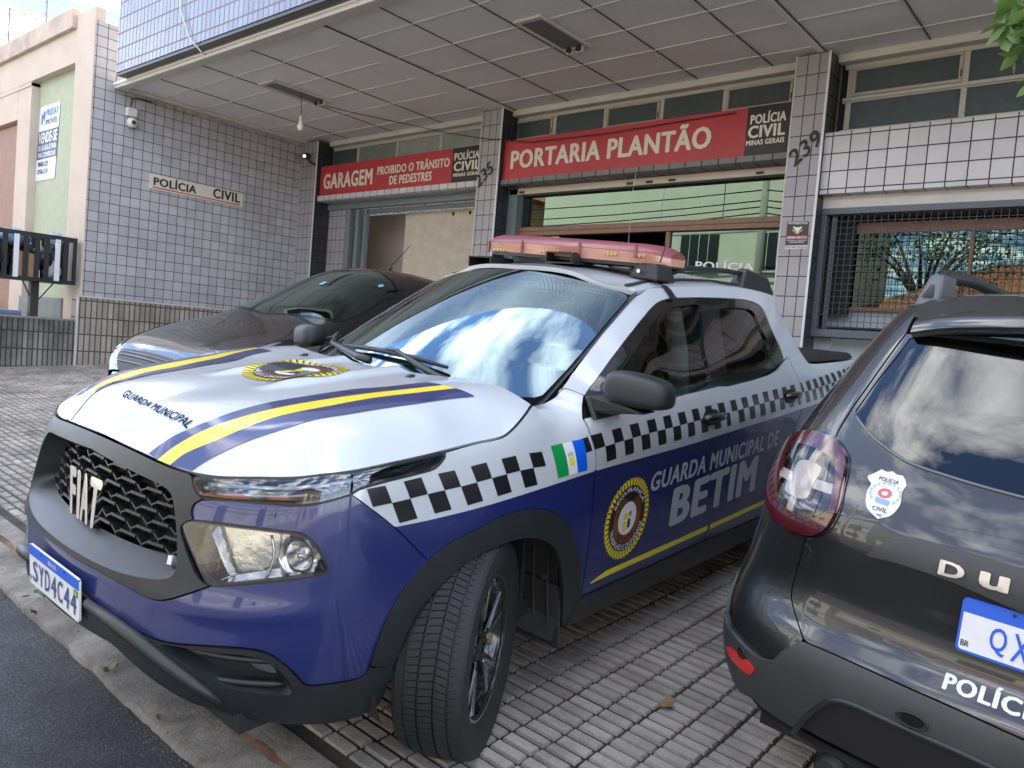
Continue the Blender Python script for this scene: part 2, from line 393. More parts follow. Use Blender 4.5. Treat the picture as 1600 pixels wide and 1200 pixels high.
REFL = mat('lamp_reflector', (.62, .60, .57), .09, metal=1, noise=.15, nscale=12, bump=.15, bscale=25)
WTXT = mat('white_lettering', (.66, .67, .70), .4, coat=.3, coatr=.1)
GTXT = mat('grey_lettering', (.36, .38, .42), .4, coat=.3, coatr=.1)
NAVY = mat('plate_blue_ink', (.03, .07, .22), .5)
PLW = mat('plate_white', (.70, .71, .72), .35, noise=.08, nscale=20)
PLB = mat('plate_blue', (.015, .10, .55), .4)
GREEN = mat('flag_green', (.0, .26, .055), .4, coat=.4)
FBLUE = mat('flag_blue', (.0, .10, .62), .4, coat=.4)
BROWN = mat('seal_brown', (.20, .075, .02), .45)
AMBER = mat('amber_lens', (.58, .30, .15), .25, noise=.3, nscale=14)
REDL = mat('red_lens', (.25, .065, .075), .38, coat=.3, coatr=.2, noise=.25, nscale=6)


MBLK = mat('matt_black_vinyl', (.008, .009, .014), .75, spec=.05)
PLASG = mat('sky_lit_grey_plastic', (.045, .047, .05), .48, noise=.3, nscale=5, bump=.12, bscale=900, rvar=.06)  # black plastic lightened; the sky's sheen on it is put into the colour
# ================================================================== PLACE
GZ = -.055
YW, XP, ZS = -9.07, -5.87, 4.42
def pg(P): return g2w(P)
def slab_nodes(name, c1, c2, dark, scale=3., rough=.85, bump=.25, bscale=90, speck=0):
    """weathered mineral surface: two tones, dark stains, fine grain"""
    if name in MATS: return MATS[name]
    m = bpy.data.materials.new(name); m.use_nodes = True; t = m.node_tree; b = t.nodes['Principled BSDF']; b.inputs['Roughness'].default_value = rough
    g = t.nodes.new('ShaderNodeNewGeometry'); N_ = t.nodes.new; Lk = t.links.new
    def noise(sc, det=6, rg=.6):
        n = N_('ShaderNodeTexNoise'); n.inputs['Scale'].default_value = sc; n.inputs['Detail'].default_value = det; n.inputs['Roughness'].default_value = rg; Lk(g.outputs['Position'], n.inputs['Vector']); return n
    def ramp(n, a, b_, ca, cb_):
        r = N_('ShaderNodeValToRGB'); r.color_ramp.elements[0].position = a; r.color_ramp.elements[1].position = b_; r.color_ramp.elements[0].color = (*ca, 1); r.color_ramp.elements[1].color = (*cb_, 1); Lk(n, r.inputs[0]); return r
    def mixc(f, A, B, mode='MIX', fac=None):
        x = N_('ShaderNodeMix'); x.data_type = 'RGBA'; x.blend_type = mode
        if fac is not None: x.inputs['Factor'].default_value = fac
        else: Lk(f, x.inputs['Factor'])
        Lk(A, x.inputs['A']); Lk(B, x.inputs['B']); return x.outputs['Result']
    at = N_('ShaderNodeAttribute'); at.attribute_name = 'tone'
    base = ramp(noise(scale).outputs[0], .35, .65, c1, c2).outputs[0]
    st = ramp(noise(scale*.55, 8, .7).outputs[0], .46, .68, (1, 1, 1), dark).outputs[0]
    c = mixc(None, base, st, 'MULTIPLY', .85)
    tn = ramp(at.outputs['Fac'], 0, 1, (.62, .60, .58), (1.08, 1.06, 1.04)).outputs[0]
    c = mixc(None, c, tn, 'MULTIPLY', 1.0)
    fine = ramp(noise(scale*45, 3, .7).outputs[0], .3, .7, (.72, .72, .72), (1.12, 1.12, 1.12)).outputs[0]; c = mixc(None, c, fine, 'MULTIPLY', .7)
    if speck:
        v = N_('ShaderNodeTexVoronoi'); v.inputs['Scale'].default_value = 105; Lk(g.outputs['Position'], v.inputs['Vector'])
        sp = ramp(v.outputs['Distance'], .08, .45, (2.3, 2.25, 2.2), (.66, .66, .70)).outputs[0]; c = mixc(None, c, sp, 'MULTIPLY', speck)
    Lk(c, b.inputs['Base Color'])
    bp = N_('ShaderNodeBump'); bp.inputs['Strength'].default_value = bump; bp.inputs['Distance'].default_value = .008; Lk(noise(bscale, 5).outputs[0], bp.inputs['Height']); Lk(bp.outputs[0], b.inputs['Normal'])
    MATS[name] = m; return m
def set_tone(o, vals):
    a = o.data.attributes.new('tone', 'FLOAT', 'FACE'); a.data.foreach_set('value', np.asarray(vals, dtype=np.float32))
PAVE = slab_nodes('pavement_tile', (.285, .265, .24), (.455, .428, .39), (.30, .285, .27), 2.2)
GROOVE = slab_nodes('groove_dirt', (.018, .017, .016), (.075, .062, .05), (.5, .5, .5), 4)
KERB = slab_nodes('kerb_concrete', (.15, .14, .125), (.29, .27, .24), (.30, .27, .24), 5, bump=.9, bscale=60)
ASPH = slab_nodes('asphalt', (.032, .034, .040), (.080, .083, .092), (.55, .55, .56), 2.6, .8, 1.0, 110, speck=1.0)
# forecourt: grooved cement tiles, each strip cut into bars
P0 = []; Fp = []; tone = []
xs = np.arange(-6.4, .36, .0645); ysb = np.arange(-9.6, 6.6, .138); rs = np.random.RandomState(3)
for j, y in enumerate(ysb):
    for i, x in enumerate(xs):
        if x+.06 > .352: continue
        far = (y < -3.2 and x < -1.5) or y > 3.4
        tb = (i % 6 == 5); jb = (j % 2 == 1); k = len(P0)
        x0, x1 = x+.008, x+.0645-.008-(.004 if tb else 0); y0, y1 = y+.005, y+.138-.005-(.004 if jb else 0)
        tt = rs.normal(0, .002); z = GZ-.000+rs.normal(0, .0007)+.0015*math.sin(i//6*2.1+j//2*1.3)
        b = .004
        P0 += [(x0, y0, GZ-.011), (x1, y0, GZ-.011), (x1, y1, GZ-.011), (x0, y1, GZ-.011), (x0+b, y0+b, z), (x1-b, y0+b, z+tt), (x1-b, y1-b, z+tt), (x0+b, y1-b, z)]
        Fp += [(k+4, k+5, k+6, k+7), (k, k+1, k+5, k+4), (k+1, k+2, k+6, k+5), (k+2, k+3, k+7, k+6), (k+3, k, k+4, k+7)]
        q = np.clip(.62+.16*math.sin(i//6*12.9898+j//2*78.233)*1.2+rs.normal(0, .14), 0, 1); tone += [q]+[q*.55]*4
pv = mk('pavement', g2w(P0), Fp, PAVE); pv['kind'] = 'structure'; set_tone(pv, tone)
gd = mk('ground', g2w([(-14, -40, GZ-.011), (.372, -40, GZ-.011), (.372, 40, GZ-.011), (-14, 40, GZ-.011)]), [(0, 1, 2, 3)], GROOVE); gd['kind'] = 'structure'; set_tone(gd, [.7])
# kerb: band of concrete and the kerb stones, broken edges
def strip(name, x0, x1, z0, z1, m, jit=.006, seed=1, drop=.12):
    r = np.random.RandomState(seed); ys = np.concatenate([np.arange(-40, -5, .8), np.arange(-5, 4, .035), np.arange(4, 40, .8)]); n = len(ys); w = np.convolve(r.normal(0, 1, n+8), np.ones(5)/5, 'same')[4:-4]; w2 = np.convolve(r.normal(0, 1, n+8), np.ones(4)/4, 'same')[4:-4]
    a = jit*w2*.6; b = jit*w; cols = [(x0+a, z0+0*ys), (x0+.012+a, z0+.0+0*ys), (x1-.016+b, z1+.002*w), (x1-.004+b, z1-.008+0*ys), (x1+b*1.15, z1-drop+0*ys)]
    V = [(c[0][i], ys[i], c[1][i]) for c in cols for i in range(n)]; F = [(c*n+i, c*n+i+1, (c+1)*n+i+1, (c+1)*n+i) for c in range(4) for i in range(n-1)]
    o = mk(name, g2w(V), [f[::-1] for f in F], m, None, True); o['kind'] = 'structure'
    t = np.clip(.65+.25*np.convolve(r.normal(0, 1, n-1), np.ones(14)/4, 'same'), .1, 1); set_tone(o, np.tile(t, 4)); return o
strip('kerb_band', .366, .484, GZ+.002, GZ-.004, KERB, .005, 5, .05); strip('kerb', .494, .668, GZ-.006, GZ-.016, KERB, .012, 9, .06)
strip('gutter_dirt', .462, .512, GZ-.0045, GZ-.007, slab_nodes('orange_dirt', (.10, .055, .03), (.26, .15, .085), (.4, .4, .4), 7), .012, 21, .02); gs_ = 0; rz0 = GZ-.043
V = []; F = []
p0 = g2w([(.45, 0, rz0)])[0]; ny = 60
for y in np.linspace(-60, 60, ny):
    a = g2w([(.45, y, rz0)])[0]; b = g2w([(.75, y, rz0)])[0]; V += [a, b, (b[0]+7.6, b[1], b[2]+.02), (b[0]+7.62, b[1], b[2]+.15), (b[0]+9.6, b[1], b[2]+.17), (b[0]+60, b[1], b[2]+.2)]
for i in range(ny-1):
    for k in range(5): F.append((i*6+k, i*6+k+1, i*6+7+k, i*6+6+k))
rd_ = mk('road', V, [f for f in F], [ASPH, KERB], None, False, [0 if k < 2 else 1 for i in range(ny-1) for k in range(5)]); rd_['kind'] = 'structure'; set_tone(rd_, [.75]*len(F))
STREETZ = lambda y: g2w([(.75, y, rz0)])[0][2]
# grit and dirt washed against the kerb
r_ = np.random.RandomState(44); V = []; F = []
for i in range(1500):
    y = r_.uniform(-3.5, 1.2); x = .672+abs(r_.normal(0, .03)) if r_.rand() < .75 else r_.uniform(.37, 1.1); zz = rz0+.001 if x > .668 else GZ-.004
    s_ = .0016+.0045*r_.rand()**3; k = len(V)
    for d in ((1, 0, 0), (0, 1, 0), (-1, 0, 0), (0, -1, 0), (0, 0, .8)): q = np.array(d)*s_*r_.uniform(.6, 1.3); V.append((x+q[0], y+q[1], zz+q[2]))
    F += [(k, k+1, k+4), (k+1, k+2, k+4), (k+2, k+3, k+4), (k+3, k, k+4)]
gt_ = mk('gutter_grit', g2w(V), F, mat('grit', (.20, .16, .12), .9, noise=.7, nscale=30)); tag(gt_, 'loose grit and dirt lying along the kerb', 'grit', kind='stuff')
# dry leaves along the gutter
leafm = [mat('dry_leaf', (.26, .16, .07), .7, noise=.4, nscale=60), mat('pale_leaf', (.36, .37, .30), .7, noise=.3, nscale=60), mat('olive_leaf', (.20, .22, .10), .7, noise=.3, nscale=60)]
lp = [(40, 938, .055, 1, 'pale grey dry leaf lying on asphalt in shade near the licence plate'), (62, 932, .05, 2, 'olive dry leaf on the kerb edge below the licence plate'), (38, 858, .07, 0, 'brown crumpled leaf against the kerb at far left'), (144, 1028, .045, 1, 'pale leaf standing on asphalt by the kerb at mid length'), (173, 1046, .05, 2, 'greenish leaf in the gutter next to pale leaf'), (256, 1131, .06, 0, 'orange brown curled leaf on asphalt below the bumper'), (318, 1103, .05, 2, 'small yellow green leaf under the bumper corner'), (52, 962, .03, 0, 'tiny brown leaf beside the kerb under the plate'), (1042, 1104, .07, 0, 'flat brown leaf on tiles between the two police vehicles'), (5, 905, .06, 1, 'pale leaf on asphalt at the left picture edge')]
for i, (x, y, s, mi, lb) in enumerate(lp):
    road = lb.count('asphalt'); p = onplane(x, y, RG.T@np.array([0, 0, 1.]), (rz0+.004 if road else GZ+.004)); a = i*2.3; V = []; F = []; n = 9
    for k in range(n):
        t = k/(n-1); w = .42*s*math.sin(math.pi*min(1, t*1.02))**.8; cx = s*(t-.5); zc = .012*math.sin(t*3+i)+.004
        for d, h in ((-1, .012), (0, 0), (1, .015)): V.append((cx*math.cos(a)-d*w*math.sin(a), cx*math.sin(a)+d*w*math.cos(a), zc+h*abs(d)))
    F = [(k*3+j, k*3+j+1, k*3+4+j, k*3+3+j) for k in range(n-1) for j in range(2)]
    o = mk('dry_leaf', V, F, leafm[mi], None, True); o.location = p; tag(o, lb, 'leaf', 'dry leaves on the ground')

# ------------------------------------------------------------------ tiled building
def tiles(name, col, grout, w, h, gw=.006, axis='y', rough=.28, var=.10, dirt=.25, off=(0, 0), stag=0., bump=.6, dirtcol=(.55, .50, .45)):
    """glazed wall tiles laid in a plane: axis = horizontal world axis used ('x' or 'y'); grout recessed"""
    if name in MATS: return MATS[name]
    m = bpy.data.materials.new(name); m.use_nodes = True; t = m.node_tree; b = t.nodes['Principled BSDF']; N_ = t.nodes.new; Lk = t.links.new
    g = N_('ShaderNodeNewGeometry'); s = N_('ShaderNodeSeparateXYZ'); Lk(g.outputs['Position'], s.inputs[0]); c = N_('ShaderNodeCombineXYZ')
    Lk(s.outputs[0 if axis == 'x' else 1], c.inputs[0]); Lk(s.outputs[2], c.inputs[1]); mp_ = N_('ShaderNodeMapping'); mp_.inputs['Location'].default_value = (off[0], off[1], 0); Lk(c.outputs[0], mp_.inputs[0])
    br = N_('ShaderNodeTexBrick'); br.offset = stag; br.inputs['Scale'].default_value = 1; br.inputs['Brick Width'].default_value = w; br.inputs['Row Height'].default_value = h; br.inputs['Mortar Size'].default_value = gw; br.inputs['Mortar Smooth'].default_value = .15; br.inputs['Bias'].default_value = 0
    br.inputs['Color1'].default_value = (*[v*(1-var) for v in col], 1); br.inputs['Color2'].default_value = (*[min(1, v*(1+var)) for v in col], 1); br.inputs['Mortar'].default_value = (*grout, 1); Lk(mp_.outputs[0], br.inputs[0])
    n = N_('ShaderNodeTexNoise'); n.inputs['Scale'].default_value = 1.4; n.inputs['Detail'].default_value = 8; n.inputs['Roughness'].default_value = .65; Lk(g.outputs['Position'], n.inputs['Vector'])
    r = N_('ShaderNodeValToRGB'); r.color_ramp.elements[0].position = .42; r.color_ramp.elements[1].position = .70; r.color_ramp.elements[0].color = (1, 1, 1, 1); r.color_ramp.elements[1].color = (*dirtcol, 1); Lk(n.outputs[0], r.inputs[0])
    x = N_('ShaderNodeMix'); x.data_type = 'RGBA'; x.blend_type = 'MULTIPLY'; x.inputs['Factor'].default_value = dirt; Lk(br.outputs[0], x.inputs['A']); Lk(r.outputs[0], x.inputs['B']); Lk(x.outputs['Result'], b.inputs['Base Color'])
    rr = N_('ShaderNodeMapRange'); rr.inputs[3].default_value = rough; rr.inputs[4].default_value = .85; Lk(br.outputs['Fac'], rr.inputs[0]); Lk(rr.outputs[0], b.inputs['Roughness'])
    iv = N_('ShaderNodeMath'); iv.operation = 'SUBTRACT'; iv.inputs[0].default_value = 1; Lk(br.outputs['Fac'], iv.inputs[1])
    n3 = N_('ShaderNodeTexNoise'); n3.inputs['Scale'].default_value = 9; Lk(g.outputs['Position'], n3.inputs['Vector']); ad = N_('ShaderNodeMath'); ad.operation = 'MULTIPLY_ADD'; ad.inputs[1].default_value = .25; Lk(n3.outputs[0], ad.inputs[0]); Lk(iv.outputs[0], ad.inputs[2])
    bp = N_('ShaderNodeBump'); bp.inputs['Strength'].default_value = bump; bp.inputs['Distance'].default_value = .006; Lk(ad.outputs[0], bp.inputs['Height']); Lk(bp.outputs[0], b.inputs['Normal'])
    MATS[name] = m; return m
TG = tiles('grey_wall_tile', (.43, .425, .44), (.03, .028, .027), .140, .140, .0045, 'x', .3, .10, .45)
TB = tiles('upper_facade_tile', (.22, .265, .37), (.20, .16, .15), .10, .20, .010, 'y', .22, .10, .25)
TP = tiles('pillar_tile', (.34, .325, .335), (.055, .05, .05), .118, .20, .005, 'y', .32, .05, .35, off=(.03, 0))
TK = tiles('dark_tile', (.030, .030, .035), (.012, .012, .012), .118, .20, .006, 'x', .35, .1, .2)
TW = tiles('white_band_tile', (.56, .54, .54), (.06, .055, .05), .172, .172, .006, 'y', .26, .06, .3, off=(.03, .03))
TS = tiles('rough_base_tile', (.40, .36, .31), (.10, .085, .07), .075, .235, .009, 'x', .75, .22, .6, bump=1.0, dirtcol=(.35, .30, .26))
TSY = tiles('rough_planter_tile', (.24, .23, .215), (.07, .06, .05), .062, .235, .009, 'x', .8, .3, .95, bump=1.0, dirtcol=(.12, .12, .12))
PLST = mat('cream_plaster', (.56, .47, .39), .85, noise=.12, nscale=2.5, bump=.15, bscale=70)
GRNW = mat('green_render', (.42, .46, .34), .9, noise=.14, nscale=7, bump=.6, bscale=55)
CEIL = mat('ceiling_panel', (.84, .82, .81), .7, noise=.10, nscale=1.2)
CEILJ = mat('ceiling_joint', (.10, .095, .09), .8); CEILW = mat('ceiling_tee', (.62, .60, .57), .6)
MOLD = mat('cornice_paint', (.60, .57, .52), .7, noise=.12, nscale=5)
WFR = mat('window_paint', (.46, .45, .39), .55, noise=.08, nscale=6)
GREYM = mat('grey_metal', (.17, .20, .21), .45, noise=.15, nscale=10)
REDS = mat('sign_red', (.46, .036, .044), .42, noise=.22, nscale=1.7); SBLK = mat('sign_black', (.010, .011, .014), .4); CRM = mat('sign_cream', (.66, .60, .50), .5)
BRNW = mat('brown_wood_frame', (.22, .105, .062), .45, noise=.2, nscale=12)
GLG = glass('green_office_glass', (.10, .16, .135), 1.5, 0, 2.8, (.74, .96, .82)); GLD = glass('dark_ribbed_glass', (.10, .13, .14), 1.5, .12, 1.6)
RIBG = mat('ribbed_grey_glass', (.075, .095, .10), .22, noise=.2, nscale=10, bump=.0); RIBL = mat('ribbed_light_glass', (.30, .33, .31), .35, noise=.2, nscale=8)
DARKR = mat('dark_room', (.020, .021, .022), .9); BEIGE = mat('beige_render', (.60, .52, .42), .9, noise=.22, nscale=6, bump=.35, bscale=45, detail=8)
BLUEW = mat('pale_blue_wall', (.40, .45, .48), .8, noise=.1, nscale=3)
BLD = empty('tiled_office_building', 'tiled police office building with overhanging upper floor and panelled soffit', 'building')
XF = -2.62                                    # face of the upper floor
ztop = 8.6; YR = 7.5
# upper floor block and its tiled face
MB().box(-14, XF-.10, YW+.42, YR, ZS+.30, ztop).build('upper_floor', PLST, BLD)
MB().box(XF-.10, XF, YW+.42, YR, ZS+.075, ztop).build('upper_facade', TB, BLD)
MB().box(XF-.14, XF-.012, YW+.42, YR, ZS+.035, ZS+.073).build('facade_drip_edge', TK, BLD)
# side wall: upper tiles + rough base
MB().box(-14, -2.5, YW-.18, YW, 1.465, 5.24).build('side_wall', TG, BLD)
MB().box(-14, -2.44, YW-.18, YW+.022, -.6, 1.462).build('wall_base', TS, BLD); MB().box(-14, -2.43, YW+.0, YW+.036, 1.455, 1.475).build('base_coping', MOLD, BLD)
MB().box(XF-.02, -2.5, YW-.3, YW+.42, 5.1, ztop).build('party_wall', TB, BLD) if False else None
# soffit with recessed joints
sf = MB(); sf.box(-14, XF-.14, YW, YR, ZS+.012, ZS+.05); sf.build('soffit', CEIL, BLD)
jm, tm = MB(), MB()
beams = [(-4.78, -4.50), (-.42, -.36)]
for y in (-8.1, -7.0, -5.9, -3.62, -2.72, -1.82, -.95, .55, 1.55, 2.55, 3.55, 4.6):
    MB().box(-6.19, XF-.30, y-.007, y+.007, ZS+.004, ZS+.0125).build('soffit_joint', CEILJ, BLD)
for x in (-5.75, -5.12, -4.55, -3.98, -3.40): MB().box(x-.006, x+.006, YW+.1, YR, ZS+.002, ZS+.0122).build('soffit_batten', CEILW, BLD)
for a, b in beams:
    MB().box(-6.19, XF-.30, a, b, ZS-.012, ZS+.012).build('soffit_beam', CEIL, BLD); MB().box(-6.19, XF-.30, b, b+.014, ZS-.002, ZS+.012).build('beam_side_strip', CEILJ, BLD)  # beam with a thin dark strip along one side
mo = MB(); mo.box(XF-.29, XF-.15, YW, YR, ZS-.035, ZS+.012); mo.box(-6.19, XF-.29, YW, YW+.13, ZS-.03, ZS+.012); mo.box(-6.19, -6.07, -8.58, -4.93, ZS-.07, ZS+.012); mo.box(-6.19, -6.07, -4.56, -.64, ZS-.07, ZS+.012); mo.box(-6.19, -6.07, -.28, YR, ZS-.07, ZS+.012)
mo.build('soffit_cornice', MOLD, BLD, bev=.012)
# broken plaster along the side wall
bp_ = MB(); r_ = random.Random(4)
for i in range(60):
    x = -6.0+2.3*(r_.random()**.8); s = .015+.03*r_.random(); z = ZS-.035-.055*r_.random()
    bp_.hexa([(x-s*1.6, YW, z), (x+s*1.6, YW, z+.008*r_.random()), (x+s, YW+.02+.03*r_.random(), z+.01), (x-s, YW+.03*r_.random()+.01, z), (x-s*1.6, YW, ZS-.02), (x+s*1.6, YW, ZS-.02), (x+s*1.2, YW+.05, ZS-.03), (x-s*1.2, YW+.05, ZS-.03)])
bp_.build('broken_plaster', mat('raw_plaster', (.50, .44, .37), .95, noise=.3, nscale=20, bump=.6, bscale=40), BLD)
# pillars
def pillar(y0, y1, x0=XP, nm='pillar'):
    p = MB().box(-6.3, x0, y0, y1, -.6, ZS-.012).build(nm, TP, BLD)
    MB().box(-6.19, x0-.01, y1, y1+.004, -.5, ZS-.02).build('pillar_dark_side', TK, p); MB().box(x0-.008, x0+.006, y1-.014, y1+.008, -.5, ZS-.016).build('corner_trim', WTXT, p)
    if y0 > -9: MB().box(x0-.008, x0+.004, y0-.004, y0+.008, -.5, ZS-.016).build('corner_trim', MOLD, p)
    return p
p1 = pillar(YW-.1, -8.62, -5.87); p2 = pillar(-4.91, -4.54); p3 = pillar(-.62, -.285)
BW = -6.19                                    # window wall plane
def win_row(y0, y1, n, z0, z1, name='clerestory_window', mats=None, openers=(), ztop_=None):
    w = bpy.data.objects.new(name, None); COL.objects.link(w); w.parent = BLD
    dy = (y1-y0)/n; fr_ = MB(); fr_.box(BW-.05, BW, y0-.06, y1+.06, z1, ztop_ or ZS); fr_.box(BW-.05, BW, y0-.06, y1+.06, z0-.035, z0)
    for i in range(n+1): y = y0+i*dy; fr_.box(BW-.05, BW, y-.025, y+.025, z0, z1)
    fr_.build('window_frame', WFR, w, bev=.004)
    for i in range(n):
        a, b = y0+i*dy+.025, y0+(i+1)*dy-.025
        if i in openers:
            f2 = MB(); e = .03; f2.box(BW-.02, BW+.018, a, b, z0, z0+e); f2.box(BW-.02, BW+.018, a, b, z1-e, z1); f2.box(BW-.02, BW+.018, a, a+e, z0+e, z1-e); f2.box(BW-.02, BW+.018, b-e, b, z0+e, z1-e); f2.build('opening_sash', mat('sash_paint', (.40, .36, .31), .55, noise=.15, nscale=14), w, bev=.003)
            MB().tube([(BW+.02, b-.01, z0+.05), (BW+.035, b-.005, z0+.11)], .006, 6).build('sash_catch', PLASD, w)
        MB().box(BW-.035, BW-.02, a, b, z0, z1).build('window_pane', (mats[i] if mats else RIBG), w)
    return w
win_row(-8.93, -5.05, 4, 4.03, 4.30, mats=[RIBG, mat('ribbed_mid_glass', (.20, .23, .215), .3, noise=.2, nscale=8), RIBL, RIBL])
win_row(-4.70, -.73, 5, 4.045, 4.31, openers=(0, 2, 4))
win_row(-.18, 2.9, 3, 4.03, 4.31, openers=(0, 2)); win_row(-.18, 2.9, 3, 3.71, 3.975, 'lower_clerestory_window', ztop_=3.99)
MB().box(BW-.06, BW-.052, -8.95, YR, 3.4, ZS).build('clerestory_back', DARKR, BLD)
# ---- red signs (boards with rows of letters)
def board(name, label, cat, y0, y1, z0, z1, x, split, texts, x_back=None, grp=None):
    e = MB().box(x-.16, x, y0, split, z0, z1).build(name, REDS, None); tag(e, label, cat, grp)
    MB().box(x-.16, x+.002, split+.001, y1, z0, z1).build('black_panel', SBLK, e)
    for s, a, b, c, d, m in texts:
        V, F, _ = text2d(s, .02, fat=.05); V = bil(V, [(a, c), (b, c), (b, d), (a, d)]); mk('sign_lettering', [(x+.0045, p[0], p[1]) for p in V], F, m, e)
    return e
def yz(x, y, X): p = pX(x, y, X); return p[1], p[2]
XSG = -5.95
ga, gb = yz(498, 288, XSG), yz(711, 265, XSG)
board('garage_sign', 'red garage sign with small black panel at left bay, partly behind middle pillar', 'sign', -8.60, -4.95, 3.50, 3.985, XSG, -5.50,
      [('GARAGEM', -8.50, -7.24, 3.60, 3.855, CRM), ('PROIBIDO O TRÂNSITO', -7.13, -5.55, 3.735, 3.895, CRM), ('DE PEDESTRES', -6.83, -5.90, 3.565, 3.70, CRM), ('POLÍCIA', -5.46, -4.98, 3.81, 3.94, CRM), ('CIVIL', -5.46, -4.95, 3.655, 3.79, CRM), ('MINAS GERAIS', -5.46, -4.93, 3.58, 3.63, CRM)])
board('entrance_sign', 'long red entrance sign with black panel over the glass front, middle bay', 'sign', -4.53, -.635, 3.475, 3.985, XSG, -1.125,
      [('PORTARIA PLANTÃO', -4.40, -1.52, 3.60, 3.90, CRM), ('POLÍCIA', -1.085, -.70, 3.80, 3.925, CRM), ('CIVIL', -1.10, -.70, 3.655, 3.785, CRM), ('MINAS GERAIS', -1.11, -.70, 3.58, 3.635, CRM)])
# lintels beneath the signs
MB().box(-6.3, -5.93, -8.62, -4.91, 3.40, 3.495).build('garage_lintel', TW, BLD); MB().box(-6.3, -5.93, -4.54, -.62, 3.39, 3.47).build('entrance_lintel', tiles('lintel_tile', (.16, .15, .15), (.03, .03, .03), .2, .1, .008, 'y', .4), BLD)
# ---- garage bay
gy0 = -8.1
fr_ = MB(); fr_.box(-6.25, -6.15, -8.62, -4.91, 3.30, 3.40); fr_.box(-6.25, -6.15, -8.10, -8.0, -.4, 3.30); fr_.box(-6.30, -6.20, -7.92, -7.84, -.4, 3.30); fr_.box(-6.34, -6.26, -7.78, -7.72, -.4, 3.30); fr_.build('garage_door_frame', GREYM, BLD, bev=.006)
MB().box(-6.36, -6.20, -8.62, -8.10, -.4, 3.42).build('garage_jamb', TP, BLD)
MB().box(-6.36, -6.30, -7.75, -4.90, 3.24, 3.30).build('garage_head', GREYM, BLD)
MB().box(-7.3, -7.2, -9.0, -7.05, -.4, 3.4).build('garage_inner_wall', PLST, BLD); MB().box(-6.56, -6.50, -7.02, -4.7, -.4, 3.25).build('garage_panel', BEIGE, BLD)
for y in (-5.95, -5.60): MB().box(-6.50, -6.49, y-.02, y+.02, 3.16, 3.21).build('panel_fixing', DARKR, BLD)
# ---- entrance bay: glass front
GXp = -6.25
MB().box(-6.24, -6.12, -4.53, -.63, 3.30, 3.385).build('shutter_box', mat('shutter_cream', (.53, .46, .37), .6, noise=.15, nscale=7), BLD, bev=.006)
for y in (-4.3, -2.62, -2.35, -2.05, -1.0): MB().box(-6.12, -6.10, y-.04, y+.04, 3.315, 3.34).build('shutter_bracket', PLASD, BLD)
MB().box(-6.32, -6.12, -4.54, -4.38, -.3, 3.39).build('shutter_guide', GREYM, BLD)
gf = bpy.data.objects.new('glass_front', None); COL.objects.link(gf); gf.parent = BLD
MB().box(GXp-.04, GXp+.06, -4.38, -.62, 2.755, 2.875).build('wood_transom', BRNW, gf, bev=.006); MB().box(GXp+.06, GXp+.064, -4.38, -.62, 2.811, 2.817).build('transom_joint', DARKR, gf)
MB().box(GXp-.01, GXp, -4.38, -1.45, 2.875, 3.35).build('upper_glass', GLG, gf); MB().box(GXp-.008, GXp+.002, -1.44, -.62, 2.875, 3.35).build('upper_glass', GLG, gf)
MB().box(GXp-.01, GXp, -4.38, -3.72, -.2, 2.755).build('fixed_glass', GLG, gf); MB().box(GXp-.01, GXp, -2.09, -.62, -.2, 2.755).build('door_glass', GLG, gf)
MB().box(GXp-.04, GXp+.03, -2.13, -2.07, -.2, 2.755).build('wood_jamb', BRNW, gf, bev=.005)
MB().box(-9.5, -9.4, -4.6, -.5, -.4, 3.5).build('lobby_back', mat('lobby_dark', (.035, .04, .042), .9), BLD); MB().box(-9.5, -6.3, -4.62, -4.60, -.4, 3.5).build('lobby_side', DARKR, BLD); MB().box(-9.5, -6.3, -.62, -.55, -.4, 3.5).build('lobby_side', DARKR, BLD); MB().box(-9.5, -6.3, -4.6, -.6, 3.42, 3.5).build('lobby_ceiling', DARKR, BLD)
def walltext(s, px, X, m, name='glass_lettering', parent=None, fat=.04):
    V, F, _ = text2d(s, .01, fat=fat); q = [pX(x, y, X)[1:] for x, y in px]; V = bil(V, q); return mk(name, [(X, p[0], p[1]) for p in V], F, m, parent)
walltext('POLÍCIA', [(1086, 421), (1178, 424), (1180, 408), (1087, 405)], GXp+.004, WTXT, parent=gf)
# ---- right bay: tiled band, grille window, blue wall
MB().box(-6.3, -5.93, -.285, YR, 3.02, 3.62).build('tiled_band', TW, BLD)
MB().box(-6.3, -6.06, -.285, YR, 2.90, 3.018).build('grille_lintel', MOLD, BLD); MB().box(-6.35, -6.05, -.285, YR, 2.84, 2.90).build('grille_head', mat('blue_grey_metal', (.09, .105, .125), .45), BLD)
ow = bpy.data.objects.new('office_window', None); COL.objects.link(ow); ow.parent = BLD
wz0, wz1 = 1.95, 2.70
MB().box(-6.42, -6.36, -.02, YR, wz1, 2.80).build('window_head', BRNW, ow); MB().box(-6.42, -6.36, -.02, YR, wz0-.035, wz0).build('window_sill', BRNW, ow)
for y in (1.02, 2.1, 3.2): MB().box(-6.42, -6.36, y-.015, y+.015, wz0, wz1).build('window_mullion', BRNW, ow)
for a, b in ((-.02, 1.0), (1.04, 2.08), (2.12, 3.18), (3.22, YR)): MB().box(-6.395, -6.385, a, b, wz0, wz1).build('window_pane', GLG, ow)
MB().box(-6.36, -6.30, -.285, -.02, 1.85, 2.85).build('dark_reveal', DARKR, BLD); MB().box(-6.6, -6.43, -.285, YR, wz0-.2, 1.92).build('wall_strip', BLUEW, BLD)
